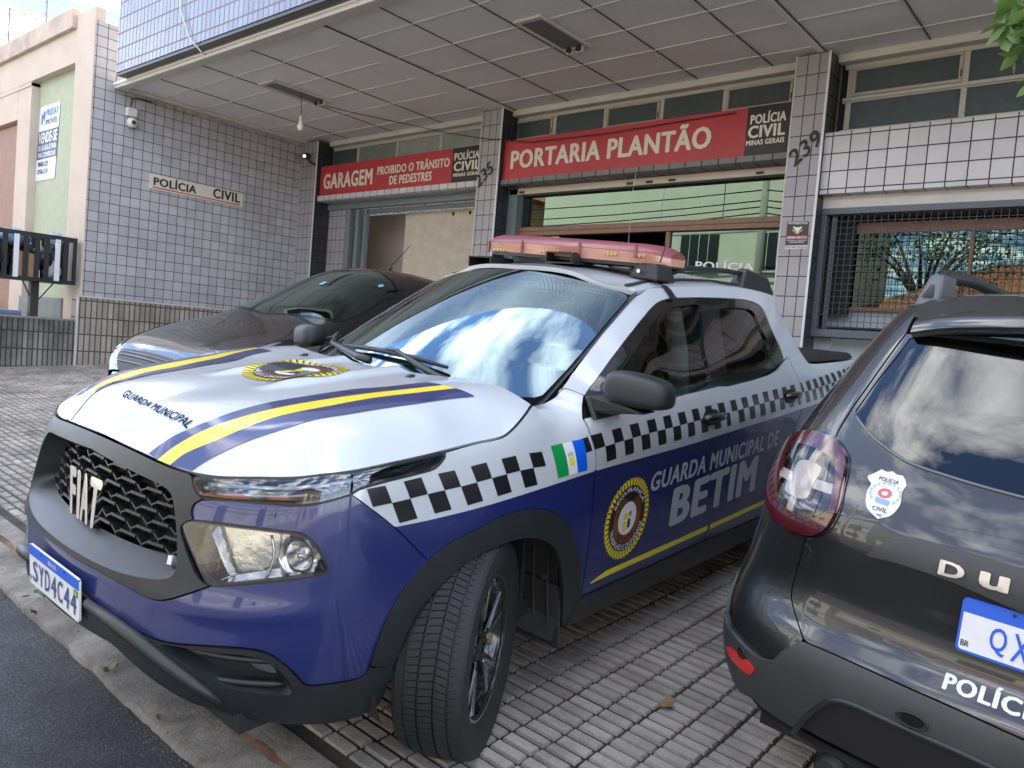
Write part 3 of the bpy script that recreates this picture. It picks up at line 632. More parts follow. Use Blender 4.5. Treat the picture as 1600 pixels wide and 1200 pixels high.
MB().box(-8.2, -8.1, -.3, YR, 1.0, 3.0).build('office_back', DARKR, BLD); MB().box(-8.2, -6.44, -.3, YR, 2.85, 2.92).build('office_ceiling', DARKR, BLD); MB().box(-8.2, -6.5, -.4, -.3, 1, 3).build('office_side', DARKR, BLD)
MB().box(-6.7, -6.30, -.285, YR, -.3, 1.62).build('lower_wall', BLUEW, BLD); MB().box(-6.30, -6.24, -.285, -.13, -.3, 1.62).build('wall_post', BLUEW, BLD)
gw = MB(); GX_ = -6.10
for y in np.arange(-.22, 3.6, .062): gw.box(GX_-.003, GX_+.003, y-.0028, y+.0028, 1.70, 2.86)
for z in np.arange(1.72, 2.85, .062): gw.box(GX_-.0065, GX_-.0032, -.25, 3.6, z-.0028, z+.0028)
gw.build('wire_grille', mat('grille_wire', (.035, .042, .045), .5), BLD)
fr_ = MB(); fr_.box(GX_-.03, GX_+.03, -.285, -.235, 1.62, 2.86); fr_.box(GX_-.03, GX_+.03, -.235, 3.7, 1.62, 1.70); fr_.box(GX_-.05, GX_-.035, -.20, -.15, 1.7, 2.84); fr_.build('grille_frame', MATS['blue_grey_metal'], BLD, bev=.005)
walltext('ANUNCIE AQUI', [(1392, 470), (1482, 474), (1484, 464), (1394, 460)], -6.383, SBLK, parent=ow)
# ---- things fixed to the building
def numeral(s, c, ang, size, lb):
    V, F, asp = text2d(s, .0, .25, fat=.045); V = (V-.5)*[size*asp, size]; a = math.radians(ang); V = V@np.array([[math.cos(a), math.sin(a)], [-math.sin(a), math.cos(a)]])
    o = mk('house_number', [(XP+.012, c[0]+p[0], c[1]+p[1]) for p in V]+[(XP+.001, c[0]+p[0], c[1]+p[1]) for p in V], F, mat('wrought_black', (.02, .02, .02), .6)); tag(o, lb, 'house number')
numeral('239', yz(1258, 232, XP), 40, .165, 'black wrought house number 239 slanting on right pillar'); numeral('235', yz(757, 273, XP), 40, .165, 'black wrought house number 235 slanting on middle pillar')
sk = [yz(x, y, XP+.01) for x, y in ((1226, 389), (1261, 388), (1264, 346), (1230, 346))]
st = mk('security_sticker', [(XP+.004, p[0], p[1]) for p in sk], [(0, 1, 2, 3)], mat('sticker_dark', (.035, .028, .026), .5)); tag(st, 'dark brown and red security sticker with eagle emblem on right pillar', 'sticker')
def onstick(V): V = bil(np.asarray(V, float), sk); return [(XP+.0065, p[0], p[1]) for p in V]
for s, a, b, c, d, m in (('PROTEGIDO PELA', .06, .94, .90, .985, WTXT), ('SERRA BRUTA', .06, .94, .37, .46, WTXT), ('SEGURANÇA, VIGILÂNCIA', .06, .96, .28, .335, WTXT), ('E MONITORAMENTO', .18, .85, .21, .265, WTXT), ('PORTARIA PRIVADA', .03, .99, .02, .10, SBLK)):
    V, F, _ = text2d(s, .01, fat=.03); mk('sticker_lettering', onstick([(a+(b-a)*p[0], c+(d-c)*p[1]) for p in V]), F, m, st)
mk('sticker_red_band', [(p[0]-.001, p[1], p[2]) for p in onstick([(0, .355), (1, .355), (1, .475), (0, .475)])], [(0, 1, 2, 3)], REDS, st); mk('sticker_white_band', [(p[0]-.001, p[1], p[2]) for p in onstick([(0, 0), (1, 0), (1, .125), (0, .125)])], [(0, 1, 2, 3)], WTXT, st)
mk('sticker_emblem', onstick([(.5, .56), (.58, .66), (.72, .80), (.64, .82), (.58, .78), (.5, .80), (.42, .78), (.36, .82), (.28, .80), (.42, .66)]), [tuple(range(10))], WTXT, st)
mk('sticker_laurel', onstick([(.25, .68), (.5, .52), (.75, .68), (.72, .72), (.5, .58), (.28, .72)]), [(0, 1, 4, 5), (1, 2, 3, 4)], mat('sticker_gold', (.5, .36, .06), .5), st)
ws = [pY(x, y, YW+.02) for x, y in ((233.5, 295), (379, 323.5), (380.5, 304), (235.5, 269))]
xx0, xx1 = ws[0][0], ws[1][0]; zz0 = (ws[0][2]+ws[1][2])/2; zz1 = (ws[2][2]+ws[3][2])/2
wb = MB().box(xx1, xx0, YW, YW+.02, zz0, zz1).build('police_wall_sign', CRM, None, bev=.004); tag(wb, 'cream wall board with black letters and red underline on grey side wall', 'sign')
for s, a, b in (('POLÍCIA', .035, .475), ('CIVIL', .655, .965)):
    V, F, _ = text2d(s, .0, fat=.08); mk('board_lettering', [(xx0+(xx1-xx0)*(a+(b-a)*p[0]), YW+.0235, zz0+(zz1-zz0)*(.26+.68*p[1])) for p in V], F, SBLK, wb)
MB().box(xx0+(xx1-xx0)*.97, xx0+(xx1-xx0)*.03, YW+.02, YW+.0225, zz0+(zz1-zz0)*.10, zz0+(zz1-zz0)*.17).build('board_underline', REDS, wb)
c0 = pY(205, 176, YW+.04); cc = MB().box(c0[0]-.07, c0[0]+.07, YW, YW+.09, c0[2]-.06, c0[2]+.06).build('security_camera', mat('camera_white', (.62, .60, .56), .45), None, bev=.01); tag(cc, 'white box and dome security camera on grey side wall under soffit', 'camera')
dm = MB().lathe([(.001, -.07), (.05, -.06), (.07, -.02), (.072, .02), (.05, .06), (.001, .07)], (c0[0], YW+.09, c0[2]-.15), 2, 24).build('camera_dome', MATS['camera_white'], cc, True); MB().tube([(c0[0], YW+.15, c0[2]-.15), (c0[0]+.01, YW+.17, c0[2]-.155)], .03, 12).build('camera_lens', PLASD, cc)
MB().tube([(c0[0], YW+.01, c0[2]+.06), (c0[0]-.01, YW+.01, c0[2]+.2), (c0[0]-.10, YW+.01, c0[2]+.23), (c0[0]-.3, YW+.01, c0[2]+.235)], .008, 6).build('camera_cable', PLASD, cc)
c0 = pX(478, 243, XP+.1); bc = MB().tube([(XP+.05, c0[1]-.02, c0[2]), (XP+.14, c0[1]+.02, c0[2]-.02)], .055, 14).build('bullet_camera', PLAS, None); tag(bc, 'black bullet camera on bracket at left pillar top', 'camera'); MB().tube([(XP, c0[1]+.15, c0[2]-.14), (XP+.08, c0[1]+.12, c0[2]-.12), (XP+.08, c0[1]+.02, c0[2]-.05)], .018, 8).build('camera_bracket', PLASD, bc); MB().tube([(XP+.14, c0[1]+.02, c0[2]-.02), (XP+.146, c0[1]+.023, c0[2]-.021)], .03, 12).build('camera_lens', CHROME, bc)
def lightfix(px, lb, empty_=True, dz_=0):
    q = [pZ(x, y, ZS) for x, y in px]; c = sum(q)/4; Lx = abs(q[0][0]+q[1][0]-q[2][0]-q[3][0])/2; Wy = .27 if Lx < .7 else .28
    m = MB(); x0, x1, y0, y1 = c[0]-Lx/2, c[0]+Lx/2, c[1]-Wy/2, c[1]+Wy/2; t = .03
    m.box(x0-t, x1+t, y0-t, y0, ZS-.018, ZS+.01); m.box(x0-t, x1+t, y1, y1+t, ZS-.018, ZS+.01); m.box(x0-t, x0+.03, y0, y1, ZS-.018, ZS+.01); m.box(x1-.03, x1+t, y0, y1, ZS-.018, ZS+.01)
    o = m.build('ceiling_light_fixture', MOLD, None, bev=.003); tag(o, lb, 'light fixture', 'empty fluorescent fixtures in the soffit')
    MB().box(x0, x1, y0, y1, ZS+.0005, ZS+.006).build('fixture_tray', mat('tray_grey', (.16, .17, .18), .5), o)
    for e in (-.06, .06): MB().tube([(x0+.03, c[1]+e, ZS-.03), (x0+.06, c[1]+e, ZS-.03)], .03, 12).build('lamp_socket', PLASD, o); MB().box(x0+.005, x0+.035, c[1]+e-.04, c[1]+e+.04, ZS-.065, ZS-.005).build('socket_block', MOLD, o)
lightfix(((813, 33), (850, 25), (913, 73), (878, 79)), 'empty fluorescent fixture in soffit of the middle bay')
lightfix(((414, 130), (430, 126), (505, 158), (492, 161)), 'rusty fluorescent fixture in left soffit beside the hanging bulb')
b0 = pZ(472, 142, ZS); lb_ = bpy.data.objects.new('hanging_bulb', None); COL.objects.link(lb_); lb_.location = b0; tag(lb_, 'bare white bulb hanging by its wire from left soffit', 'bulb')
MB().tube([(0, 0, 0), (.01, .01, -.15), (0, .02, -.33)], .005, 6).build('bulb_wire', PLASD, lb_); MB().lathe([(.02, 0), (.024, -.07), (.018, -.075)], (0, .02, -.33), 2, 14).build('bulb_socket', MOLD, lb_, True)
MB().lathe([(.018, -.075), (.03, -.10), (.042, -.14), (.038, -.175), (.02, -.195), (.001, -.2)], (0, .02, -.33), 2, 20).build('bulb_glass', mat('bulb_white', (.75, .74, .70), .25, coat=.5), lb_, True)
def cable(px, r=.006, m=None, lb=None, cat='cable', name='loose_cable'):
    o = MB().tube([p for p in px], r, 5).build(name, m or PLASD, None, True); return tag(o, lb, cat)
cable([pX(278, -25, XF+.03), pX(283, 20, XF+.03), pX(296, 60, XF+.03), pX(315, 82, XF+.03), pZ(322, 85, ZS-.05)], .008, MOLD, 'white cable drooping over the blue tiled upper facade')
cable([pZ(505, 165, ZS-.02), pZ(560, 178, ZS-.02), pX(640, 195, -5.92), pX(700, 208, -5.92), pX(760, 217, -5.83), pX(830, 222, -5.90), pX(950, 208, -5.90), pX(1060, 190, -5.92), pX(1150, 176, -5.92)], .006, None, 'thin dark cable sagging along the tops of both red signs')
cable([pX(996, 260, -5.9), pX(988, 300, -5.9), pX(982, 378, -5.9), pX(980, 470, -5.9)], .0025, MOLD, 'thin pale wire hanging before the entrance glass')

# ------------------------------------------------------------------ neighbouring house on the left
NH = empty('neighbour_house', 'cream and green house next door with parapet and brown gate', 'house')
NX = -2.5
MB().box(-14, NX-.12, -14.5, YW-.19, -.4, 4.77).build('house_wall', GRNW, NH)
mb = MB(); mb.box(NX-.12, NX+.012, -9.70, YW-.006, 1.48, 5.42); mb.box(NX-.12, NX+.010, -9.70, YW-.19, -.4, 1.48); mb.build('cream_pilaster', PLST, NH); MB().box(NX-.12, NX-.002, -11.98, -11.42, -.4, 4.77).build('cream_pier', PLST, NH)
MB().box(NX-.12, NX+.004, -16, -9.70, 4.77, 5.24).build('cream_beam', PLST, NH); MB().box(NX-.3, NX+.07, -16, -9.735, 5.24, 5.52).build('parapet', mat('weathered_cream', (.56, .46, .38), .9, noise=.3, nscale=2.2, col2=(.33, .27, .23), bump=.2, bscale=50), NH, bev=.012)
MB().box(NX-.12, NX+.012, -16, -11.42, 4.70, 4.75).build('beam_ledge', PLST, NH); MB().box(NX-.12, NX+.001, -16, -11.98, 4.24, 4.77).build('gate_lintel', PLST, NH)
gt = MB(); 
for y in np.arange(-16, -12.0, .10): gt.box(NX-.10, NX-.075, y+.004, y+.096, .3, 4.2)
gt.build('brown_gate', mat('gate_wood', (.27, .12, .055), .55, noise=.25, nscale=5), NH); MB().box(NX-.12, NX-.10, -16, -11.98, .2, 4.24).build('gate_backing', BRNW, NH)
MB().box(NX-.10, NX+.03, -11.42, -9.70, -.4, 1.42).build('grey_plinth', mat('grey_plinth', (.25, .25, .25), .9, noise=.3, nscale=4), NH)
pl_ = MB().box(-2.43, .30, -16, -9.075, -.6, 1.11).build('retaining_wall', TSY, None); tag(pl_, 'low mossy tiled retaining wall of the terrace at left', 'wall'); MB().box(-2.445, .30, -16, -9.07, 1.111, 1.135).build('terrace_top', MATS['grey_plinth'], pl_); MB().box(-2.462, -2.436, -9.075, -9.045, -.2, 1.465).build('edge_trim', MOLD, pl_)
# roof behind the parapet: pale sunlit sheet, teal wall, white truss
MB().hexa([(-12, -16, 7.2), (-12, -9.35, 5.0), (-2.9, -9.35, 5.0), (-2.9, -16, 7.2), (-12, -16, 7.26), (-12, -9.35, 5.06), (-2.9, -9.35, 5.06), (-2.9, -16, 7.26)]).build('canopy_roof', mat('canopy_cream', (.50, .43, .31), .6), NH)
MB().box(-14, -12.1, -24, -9.3, 4, 9.5).build('rear_teal_wall', mat('teal_wall', (.16, .27, .29), .7), NH)
tr_ = MB(); 
for y0, z0, y1, z1 in ((-9.5, 5.35, -9.5, 6.8), (-9.5, 5.4, -12, 6.3), (-9.5, 6.2, -11, 5.7), (-9.3, 6.15, -13, 7.3)): tr_.tube([(-5.2, y0, z0), (-5.2, y1, z1)], .05, 6)
tr_.build('canopy_truss', WTXT, NH)
for i, y in enumerate((-11.25, -12.95)):
    e = MB().tube([(NX-.1, y, 5.5), (NX-.1, y, 6.25)], .014, 6)
    for z in (5.62, 5.80, 5.98, 6.16): e.tube([(NX-.1, y, z), (NX-.1, y-.10, z+.01)], .012, 5)
    tag(e.build('electric_fence_post', GREYM, None), ('grey electric fence post near the middle of the parapet', 'grey electric fence post at far left end of parapet')[i], 'fence post', 'electric fence posts on the parapet')
for k, z in enumerate((5.63, 5.81, 5.99, 6.17)): tag(MB().tube([(NX-.1, -15.9, z), (NX-.1, -13.0, z), (NX-.1, -11.35, z), (NX-.1, -9.8, z)], .003, 4).build('fence_wire', GREYM, None), 'electric fence wire strung over the cream parapet', 'wire', 'electric fence wires')
sn = [pX(x, y, NX-.115) for x, y in ((55, 284), (85.5, 278), (95, 158), (64, 168))]
sb = mk('sale_banner', [(NX-.112, p[1], p[2]) for p in sn], [(0, 1, 2, 3)], mat('banner_white', (.62, .66, .74), .5)); tag(sb, 'blue and white for sale banner on green wall', 'banner')
def onban(V, d=.003): V = bil(np.asarray(V, float), [p[1:] for p in sn]); return [(NX-.112+d, p[0], p[1]) for p in V]
mk('banner_band', onban([(0, .285), (1, .29), (1, .67), (0, .665)], .0015), [(0, 1, 2, 3)], mat('banner_navy', (.045, .07, .13), .5), sb)
BL2 = mat('banner_blue', (.05, .16, .38), .5)
for s, a, b, c, d, m in (('MUDAY', .34, .95, .85, .95, BL2), ('IMÓVEIS', .34, .92, .74, .83, SBLK), ('VENDE-SE', .04, .97, .50, .645, WTXT), ('OU ALUGA-SE PARA', .04, .97, .40, .475, WTXT), ('FINS COMERCIAIS', .06, .95, .31, .375, WTXT), ('98408-2329', .10, .62, .185, .255, SBLK), ('97106-2134', .10, .62, .085, .155, SBLK)):
    V, F, _ = text2d(s, .01, fat=.035); mk('banner_lettering', onban([(a+(b-a)*p[0], c+(d-c)*p[1]) for p in V]), F, m, sb)
mk('banner_logo', onban([(.10, .76), (.18, .76), (.18, .86), (.28, .78), (.28, .93), (.20, .93), (.20, .84), (.10, .92)]), [(0, 1, 2, 3, 4, 5, 6, 7)], BL2, sb)
# ---- litter basket
LBK = empty('litter_basket', 'black and white slatted street litter basket full of rubbish on a single post', 'litter basket')
bx0, bx1, BY0, BY1, bz0, bz1 = -2.40, -1.12, -9.58, -9.12, 1.66, 2.19
fr_ = MB()
for Y in (BY0, BY1):
    fr_.box(bx0, bx1, Y-.015, Y+.015, bz0-.05, bz0); fr_.box(bx0, bx1, Y-.015, Y+.015, bz1, bz1+.06)
for X in (bx0, bx1): fr_.box(X-.015, X+.015, BY0, BY1, bz0-.05, bz0); fr_.box(X-.015, X+.015, BY0, BY1, bz1, bz1+.06); fr_.box(X-.02, X+.02, BY1-.02, BY1+.02, bz0-.05, bz1+.06); fr_.box(X-.02, X+.02, BY0-.02, BY0+.02, bz0-.05, bz1+.06)
fr_.box(bx0, bx1, BY0, BY1, bz0-.05, bz0-.035); fr_.build('basket_frame', PLASD, LBK)
for X, w_ in ((-2.29, 0), (-2.175, 1), (-2.05, 0), (-1.935, 0), (-1.80, 0), (-1.68, 1), (-1.555, 0), (-1.43, 0), (-1.30, 1), (-1.18, 0)):
    MB().box(X-.030, X+.030, BY1+(.018 if w_ else -.006), BY1+(.034 if w_ else .012), bz0-(.02 if w_ else 0), bz1+(.01 if w_ else 0)).build('basket_slat', WTXT if w_ else PLASD, LBK)
for X in np.arange(-2.28, -1.15, .125): MB().box(X-.025, X+.025, BY0-.006, BY0+.006, bz0, bz1).build('basket_slat', PLASD, LBK)
px_ = -1.99; MB().box(px_-.05, px_+.05, -9.40, -9.30, 1.1, bz0-.05).build('basket_post', mat('post_brown', (.035, .03, .027), .6), LBK); MB().tube([(px_-.24, -9.35, bz0-.05), (px_-.04, -9.35, 1.34)], .009, 6).build('basket_brace', PLASD, LBK); MB().tube([(px_+.14, -9.35, bz0-.05), (px_+.04, -9.35, 1.40)], .009, 6).build('basket_brace', PLASD, LBK)
def bag(c, r, m, lb, seed, squash=1.):
    q = random.Random(seed); n1, n2 = 18, 12; V = []; ph = [q.random()*6 for _ in range(6)]
    for i in range(n2+1):
        v = -math.pi/2+math.pi*i/n2
        for j in range(n1):
            u = 2*math.pi*j/n1; k = 1+.10*math.sin(3*u+ph[0]+2*v)+.07*math.sin(5*u+ph[1])*math.cos(3*v+ph[2])+.04*math.sin(9*u+ph[3]+4*v)
            V.append((c[0]+r*k*math.cos(v)*math.cos(u)*.9, c[1]+r*k*math.cos(v)*math.sin(u)*1.1, c[2]+r*k*squash*math.sin(v)))
    F = [(i*n1+j, i*n1+(j+1) % n1, (i+1)*n1+(j+1) % n1, (i+1)*n1+j) for i in range(n2) for j in range(n1)]
    o = mk('rubbish_bag', V, F, m, None, True); tag(o, lb, 'rubbish bag', 'rubbish bags in the basket')
bm1, bm2, bm3 = mat('bag_blue', (.16, .26, .42), .35), mat('bag_black', (.012, .012, .014), .3), mat('bag_white', (.55, .56, .60), .4)
bag((-1.72, -9.35, 2.17), .21, bm1, 'light blue rubbish bag bulging over top of the basket', 1, .55); bag((-2.22, -9.35, 2.20), .10, mat('bag_grey', (.28, .33, .40), .4), 'small grey bag poking out at the basket right end', 2, 1.1); bag((-2.19, -9.30, 1.78), .12, bm3, 'white rubbish bag at the right inside the basket', 3); bag((-2.05, -9.33, 1.93), .15, bm2, 'black rubbish bag beside the cardboard box in basket', 4); bag((-1.50, -9.35, 1.90), .22, bm2, 'large black rubbish bag at the left inside the basket', 5)
for k_, (y_, l_) in enumerate(((-1.86, 'dark bag pressed behind the cardboard box'), (-2.24, 'dark bag behind the white bag at the basket right end'), (-1.66, 'dark bag left of the cardboard box'), (-1.27, 'dark bag at the far left inside the basket'))): bag((y_, -9.47, 1.90), .16, bm2, l_, 30+k_, 1.5)
bx = MB().hexa([(-1.95, -9.38, 1.66), (-1.70, -9.38, 1.66), (-1.70, -9.16, 1.66), (-1.95, -9.16, 1.66), (-1.92, -9.38, 1.98), (-1.68, -9.36, 2.0), (-1.70, -9.20, 2.0), (-1.93, -9.18, 1.97)]).build('cardboard_box', mat('cardboard', (.36, .22, .12), .8), None); tag(bx, 'brown cardboard box tilted inside the litter basket', 'box')
bl = MB().box(-1.95, -1.55, -9.95, -9.62, 1.136, 1.20).build('folded_blue_sack', bm1, None, bev=.02); tag(bl, 'folded blue sack lying on the terrace at left edge', 'sack')
def pch(xs, ys):
    xs = np.array(xs, float); ys = np.array(ys, float); m = np.gradient(ys, xs)
    def f(x):
        x = np.clip(np.asarray(x, float), xs[0], xs[-1]); i = np.clip(np.searchsorted(xs, x)-1, 0, len(xs)-2)
        h = xs[i+1]-xs[i]; t = (x-xs[i])/h
        return (2*t**3-3*t*t+1)*ys[i]+(t**3-2*t*t+t)*h*m[i]+(-2*t**3+3*t*t)*ys[i+1]+(t**3-t*t)*h*m[i+1]
    return f
# ================================================================== POLICE PICK-UP TRUCK (own frame: x forward from front axle, y left, z up)
def truck_shell():
    zs = [.18, .30, .42, .55, .70, .84, .93, .97, 1.03, 1.10]
    col = {.45: [.76, .83, .862, .872, .868, .856, .842, .83, .80, .745],
           .22: [.79, .845, .875, .886, .882, .868, .852, .842, .815, .765],
           0: [.80, .85, .885, .896, .894, .882, .868, .858, .833, .785],
           -.30: [.80, .85, .880, .892, .892, .889, .882, .874, .852, .79],
           -.56: [.80, .848, .868, .876, .884, .893, .897, .890, .868, .80],
           -.75: [.80, .845, .862, .868, .878, .893, .902, .898, .884, .862],
           -1.2: [.80, .845, .862, .868, .878, .893, .904, .902, .890, .870],
           -1.8: [.80, .845, .862, .868, .878, .893, .906, .905, .894, .875],
           -2.4: [.80, .845, .862, .868, .878, .893, .906, .907, .897, .877],
           -2.75: [.80, .85, .872, .884, .890, .895, .902, .902, .890, .868],
           -3.0: [.80, .855, .882, .894, .894, .893, .896, .894, .880, .855],
           -3.4: [.80, .845, .868, .880, .885, .886, .886, .882, .868, .842],
           -3.95: [.77, .81, .835, .845, .848, .848, .846, .842, .828, .80]}
    X = []; Y = []
    for x, c in col.items():
        for z, w in zip(zs, c): X.append((x, z)); Y.append(w)
    extra = [(-.44, 1.085, .735), (-.62, 1.185, .71), (-.80, 1.30, .682), (-1.0, 1.42, .648), (-1.17, 1.515, .617), (-1.4, 1.555, .60), (-2, 1.585, .595), (-2.5, 1.575, .59), (-2.8, 1.55, .585),
             (-.72, 1.17, .82), (-.90, 1.285, .765), (-1.12, 1.41, .705), (-1.3, 1.475, .668), (-1.6, 1.50, .66), (-2.1, 1.51, .66), (-2.5, 1.49, .655),
             (-1.1, 1.17, .845), (-1.6, 1.17, .85), (-2.2, 1.17, .853), (-2.6, 1.17, .835), (-1.1, 1.29, .785), (-1.6, 1.29, .79), (-2.2, 1.29, .79), (-2.65, 1.29, .775),
             (-1.35, 1.40, .72), (-1.8, 1.40, .727), (-2.3, 1.40, .727), (-2.65, 1.40, .71), (-3.0, 1.18, .80), (-3.4, 1.17, .80), (-3.95, 1.16, .765), (-2.9, 1.30, .74), (-3, 1.5, .60),
             (-.2, 1.17, .70), (.2, 1.17, .68), (.45, 1.17, .66)]
    for x, z, w in extra: X.append((x, z)); Y.append(w)
    Wt = TPS(X, Y, 2e-5, (1, 2.2))
    xf0 = pch([.15, .22, .30, .42, .52, .62, .75, .85, .93, .98, 1.03, 1.08, 1.2], [.80, .86, .925, .950, .955, .945, .912, .885, .85, .815, .75, .66, .40])
    zz_ = np.linspace(.10, 1.25, 231); yy_ = xf0(zz_); kk_ = np.exp(-(np.arange(-12, 13)/6.)**2/2); kk_ /= kk_.sum(); yy_ = np.convolve(np.pad(yy_, 12, 'edge'), kk_, 'valid')
    xf = pch(zz_, yy_)
    def f(u, z):
        u = np.asarray(u, float); z = np.asarray(z, float)
        w0 = Wt(np.full_like(z, .45), z); dw = (w0-Wt(np.full_like(z, .43), z))/.02
        sg = np.where(u < 0, -1., 1.); u = abs(u); X = np.where(u > 1, .45-(u-1), .45); w = Wt(X, z)
        x0 = xf(z); Ln = np.maximum(x0-.45, .02); t = np.clip(u, 0, 1)
        b1, b2, b3 = 3*t*(1-t)**2, 3*t*t*(1-t), t**3
        xx = x0*((1-t)**3+b1)+(.45+.68*Ln)*b2+.45*b3; yy = b1*w0*.62+b2*(w0+dw*.68*Ln)+b3*w0
        # bumper shelf and corner sculpting
        xx = xx+.012*np.exp(-((z-.60)/.035)**2)*np.clip((u-.25)*4, 0, 1)*np.clip((.95-u)*5, 0, 1)
        return np.stack([np.where(u > 1, X, xx), np.where(u > 1, w, yy)*sg, z], 1)
    return Surf(f, (0, 5.4), (.18, 1.58), 1, None, 420, 150), Wt, xf
SH, WT, XF = truck_shell()
def _tab():
    A, B = np.meshgrid(np.linspace(-.35, 5.4, 560), np.linspace(.18, 1.58, 200), indexing='ij'); Q = np.stack([A.ravel(), B.ravel()], 1)
    X = .45-(Q[:, 0]-1); lim = np.where(Q[:, 0] < 1, 1.03, np.where(X > -.44, 1.10, np.where(X > -1.17, 1.10+(-.44-X)*.58, 1.56)))
    lim = np.where(Q[:, 0] < 0, 1.03, lim); Q = Q[Q[:, 1] < lim]; P = SH(Q); n = SH.normal(Q); ok = ((CAMG-P)*n).sum(1) > 0; SH.tab = (Q[ok], SH.pix(Q[ok]))
_tab()
if SH.normal(np.array([[3., .7]]))[0][1] < 0: SH.flip = -1; _tab()
T3 = lambda pts, **k: SH.trace(pts, **k)
TR = empty('police_pickup_truck', 'white and blue municipal guard pickup truck with red light bar, parked nose to the kerb', 'pickup truck', mw=MG)
def crossu0(q):   # keep the left half (u>=0) of a traced line that starts beyond the centre line
    k = np.argmax(q[:, 0] > 0); 
    if k == 0: return np.vstack([[0, q[0, 1]], q])
    a, b = q[k-1], q[k]; t = -a[0]/(b[0]-a[0]); return np.vstack([[0, a[1]+t*(b[1]-a[1])], q[k:]])
def tl(pts, n=5, closed=False): return SH.trace(smooth_loop(pts, closed, n))

# ---- traced feature lines (photo positions), projected onto the body
hoodfront_px = [(150, 664), (183, 687), (212, 704), (248, 721), (275, 732), (300, 739), (340, 745), (400, 746), (460, 746), (520, 740), (560, 734), (622, 721), (672, 710), (696, 704), (742, 692), (785, 682), (803, 668), (822, 645), (830, 632)]
MIR = lambda q: np.vstack([q, (q*[-1, 1])[::-1]])            # left half outline -> full symmetric outline
hoodE = crossu0(tl(hoodfront_px)); k_ = hoodE[:, 0] < .24; z2 = np.interp(.24, hoodE[:, 0], hoodE[:, 1]); hoodE[k_, 1] = z2+.012*(1-(hoodE[k_, 0]/.24)**2)+0*z2; hoodE[k_, 1] += 0
fascR = tl([(300, 742, 1), (303, 757), (308, 770), (317, 780, 1), (305, 787), (300, 799), (302, 811, 1), (291, 816), (284, 824), (288, 845), (300, 880), (313, 905), (327, 915)])
fascB = crossu0(tl([(327, 915), (290, 928), (259, 936), (237, 934), (200, 916), (156, 891), (125, 875), (100, 858), (80, 843)])[::-1])[::-1]
k = int(np.argmin(abs(hoodE-T3([(300, 739)])[0]).sum(1)))
LAMP_B = [(330, 916), (350, 916), (400, 912.5), (450, 907), (495, 901), (511, 896), (514, 888), (504, 866), (491, 846), (472, 834), (440, 829), (400, 824), (360, 819), (310, 813), (297, 812.5, 1)]
STRIP = [(302, 811, 1), (300, 799), (305, 787), (317, 781, 1), (360, 783), (420, 788), (460, 791), (500, 787), (544, 775), (549, 772, 1)]
WEDGE = [(549, 772), (616, 824), (668, 876)]
CLADO = [(668, 876), (632, 917), (607, 961), (588, 1007), (577, 1038, 1)]
LOWB = [(577, 1040, 1), (571, 1053), (555, 1061), (500, 1070), (477, 1069), (465, 1057), (450, 1042), (435, 1030), (420, 1021), (395, 1014), (330, 1009), (267, 1004), (240, 997), (187, 969), (144, 935), (110, 905), (80, 875)]
lowb = crossu0(tl(LOWB)[::-1])[::-1]
# --- front fascia (black surround of the grille) with its opening
opening = smooth_loop([(0, .912), (.20, .897), (.312, .884), (.345, .866), (.374, .812), (.397, .742), (.407, .69), (.392, .662), (.337, .646), (.215, .632), (0, .628)], False, 5)
fascia = np.vstack([hoodE[:k]-[0, .004], fascR[1:-1], fascB])
panel(SH, [MIR(fascia), MIR(opening[:-1])], 'front_fascia', PLAS, TR, h=.025, th=.012, off=.006)
# --- bumper skin (blue)
bump = np.vstack([fascB[::-1]-[0, .003], tl(LAMP_B+STRIP)[1:], tl(WEDGE)[1:], tl(CLADO)[1:], lowb[1:]])
panel(SH, [inset(MIR(bump), .0018)], 'front_bumper', BLUE, TR, h=.018, th=.012)
# --- black lower bumper with fog lamp pockets
FOGP = smooth_loop([(252, 1006), (330, 1017), (395, 1024), (425, 1037), (443, 1052), (457, 1073), (452, 1083), (400, 1080), (350, 1070), (318, 1050)], True, 4)
fogp = SH.trace(FOGP)
bot = tl([(588, 1100, 1), (555, 1117), (505, 1127), (455, 1127), (405, 1122), (355, 1110), (292, 1090), (230, 1050), (180, 1005), (150, 980), (120, 950)])
bot = crossu0(bot[::-1])[::-1]; bot[:, 1] = np.minimum(bot[:, 1], .425)
low = np.vstack([lowb[::-1]-[0, .003], T3([(611, 1040)]), bot])
o = panel(SH, [MIR(low), fogp, (fogp*[-1, 1])[::-1]], 'lower_bumper', PLAS, TR, h=.025, th=.010, off=.008)
def loft(surf, la, lb, offa, offb, name, m, parent, cap=None, n=3, side=1, capname=None):
    """pocket wall between two outlines with the same number of points; optional floor"""
    A = surf(la)+surf.normal(la)*offa; B = surf(lb)+surf.normal(lb)*offb; k = len(A); V = []; F = []
    for i in range(n+1): V += list(A+(B-A)*i/n)
    for i in range(n): F += [(i*k+j, i*k+(j+1) % k, (i+1)*k+(j+1) % k, (i+1)*k+j) for j in range(k)]
    V = np.array(V)*[1, side, 1]; o = mk(name, V, F, m, parent, True)
    return shade_auto(o, 40)
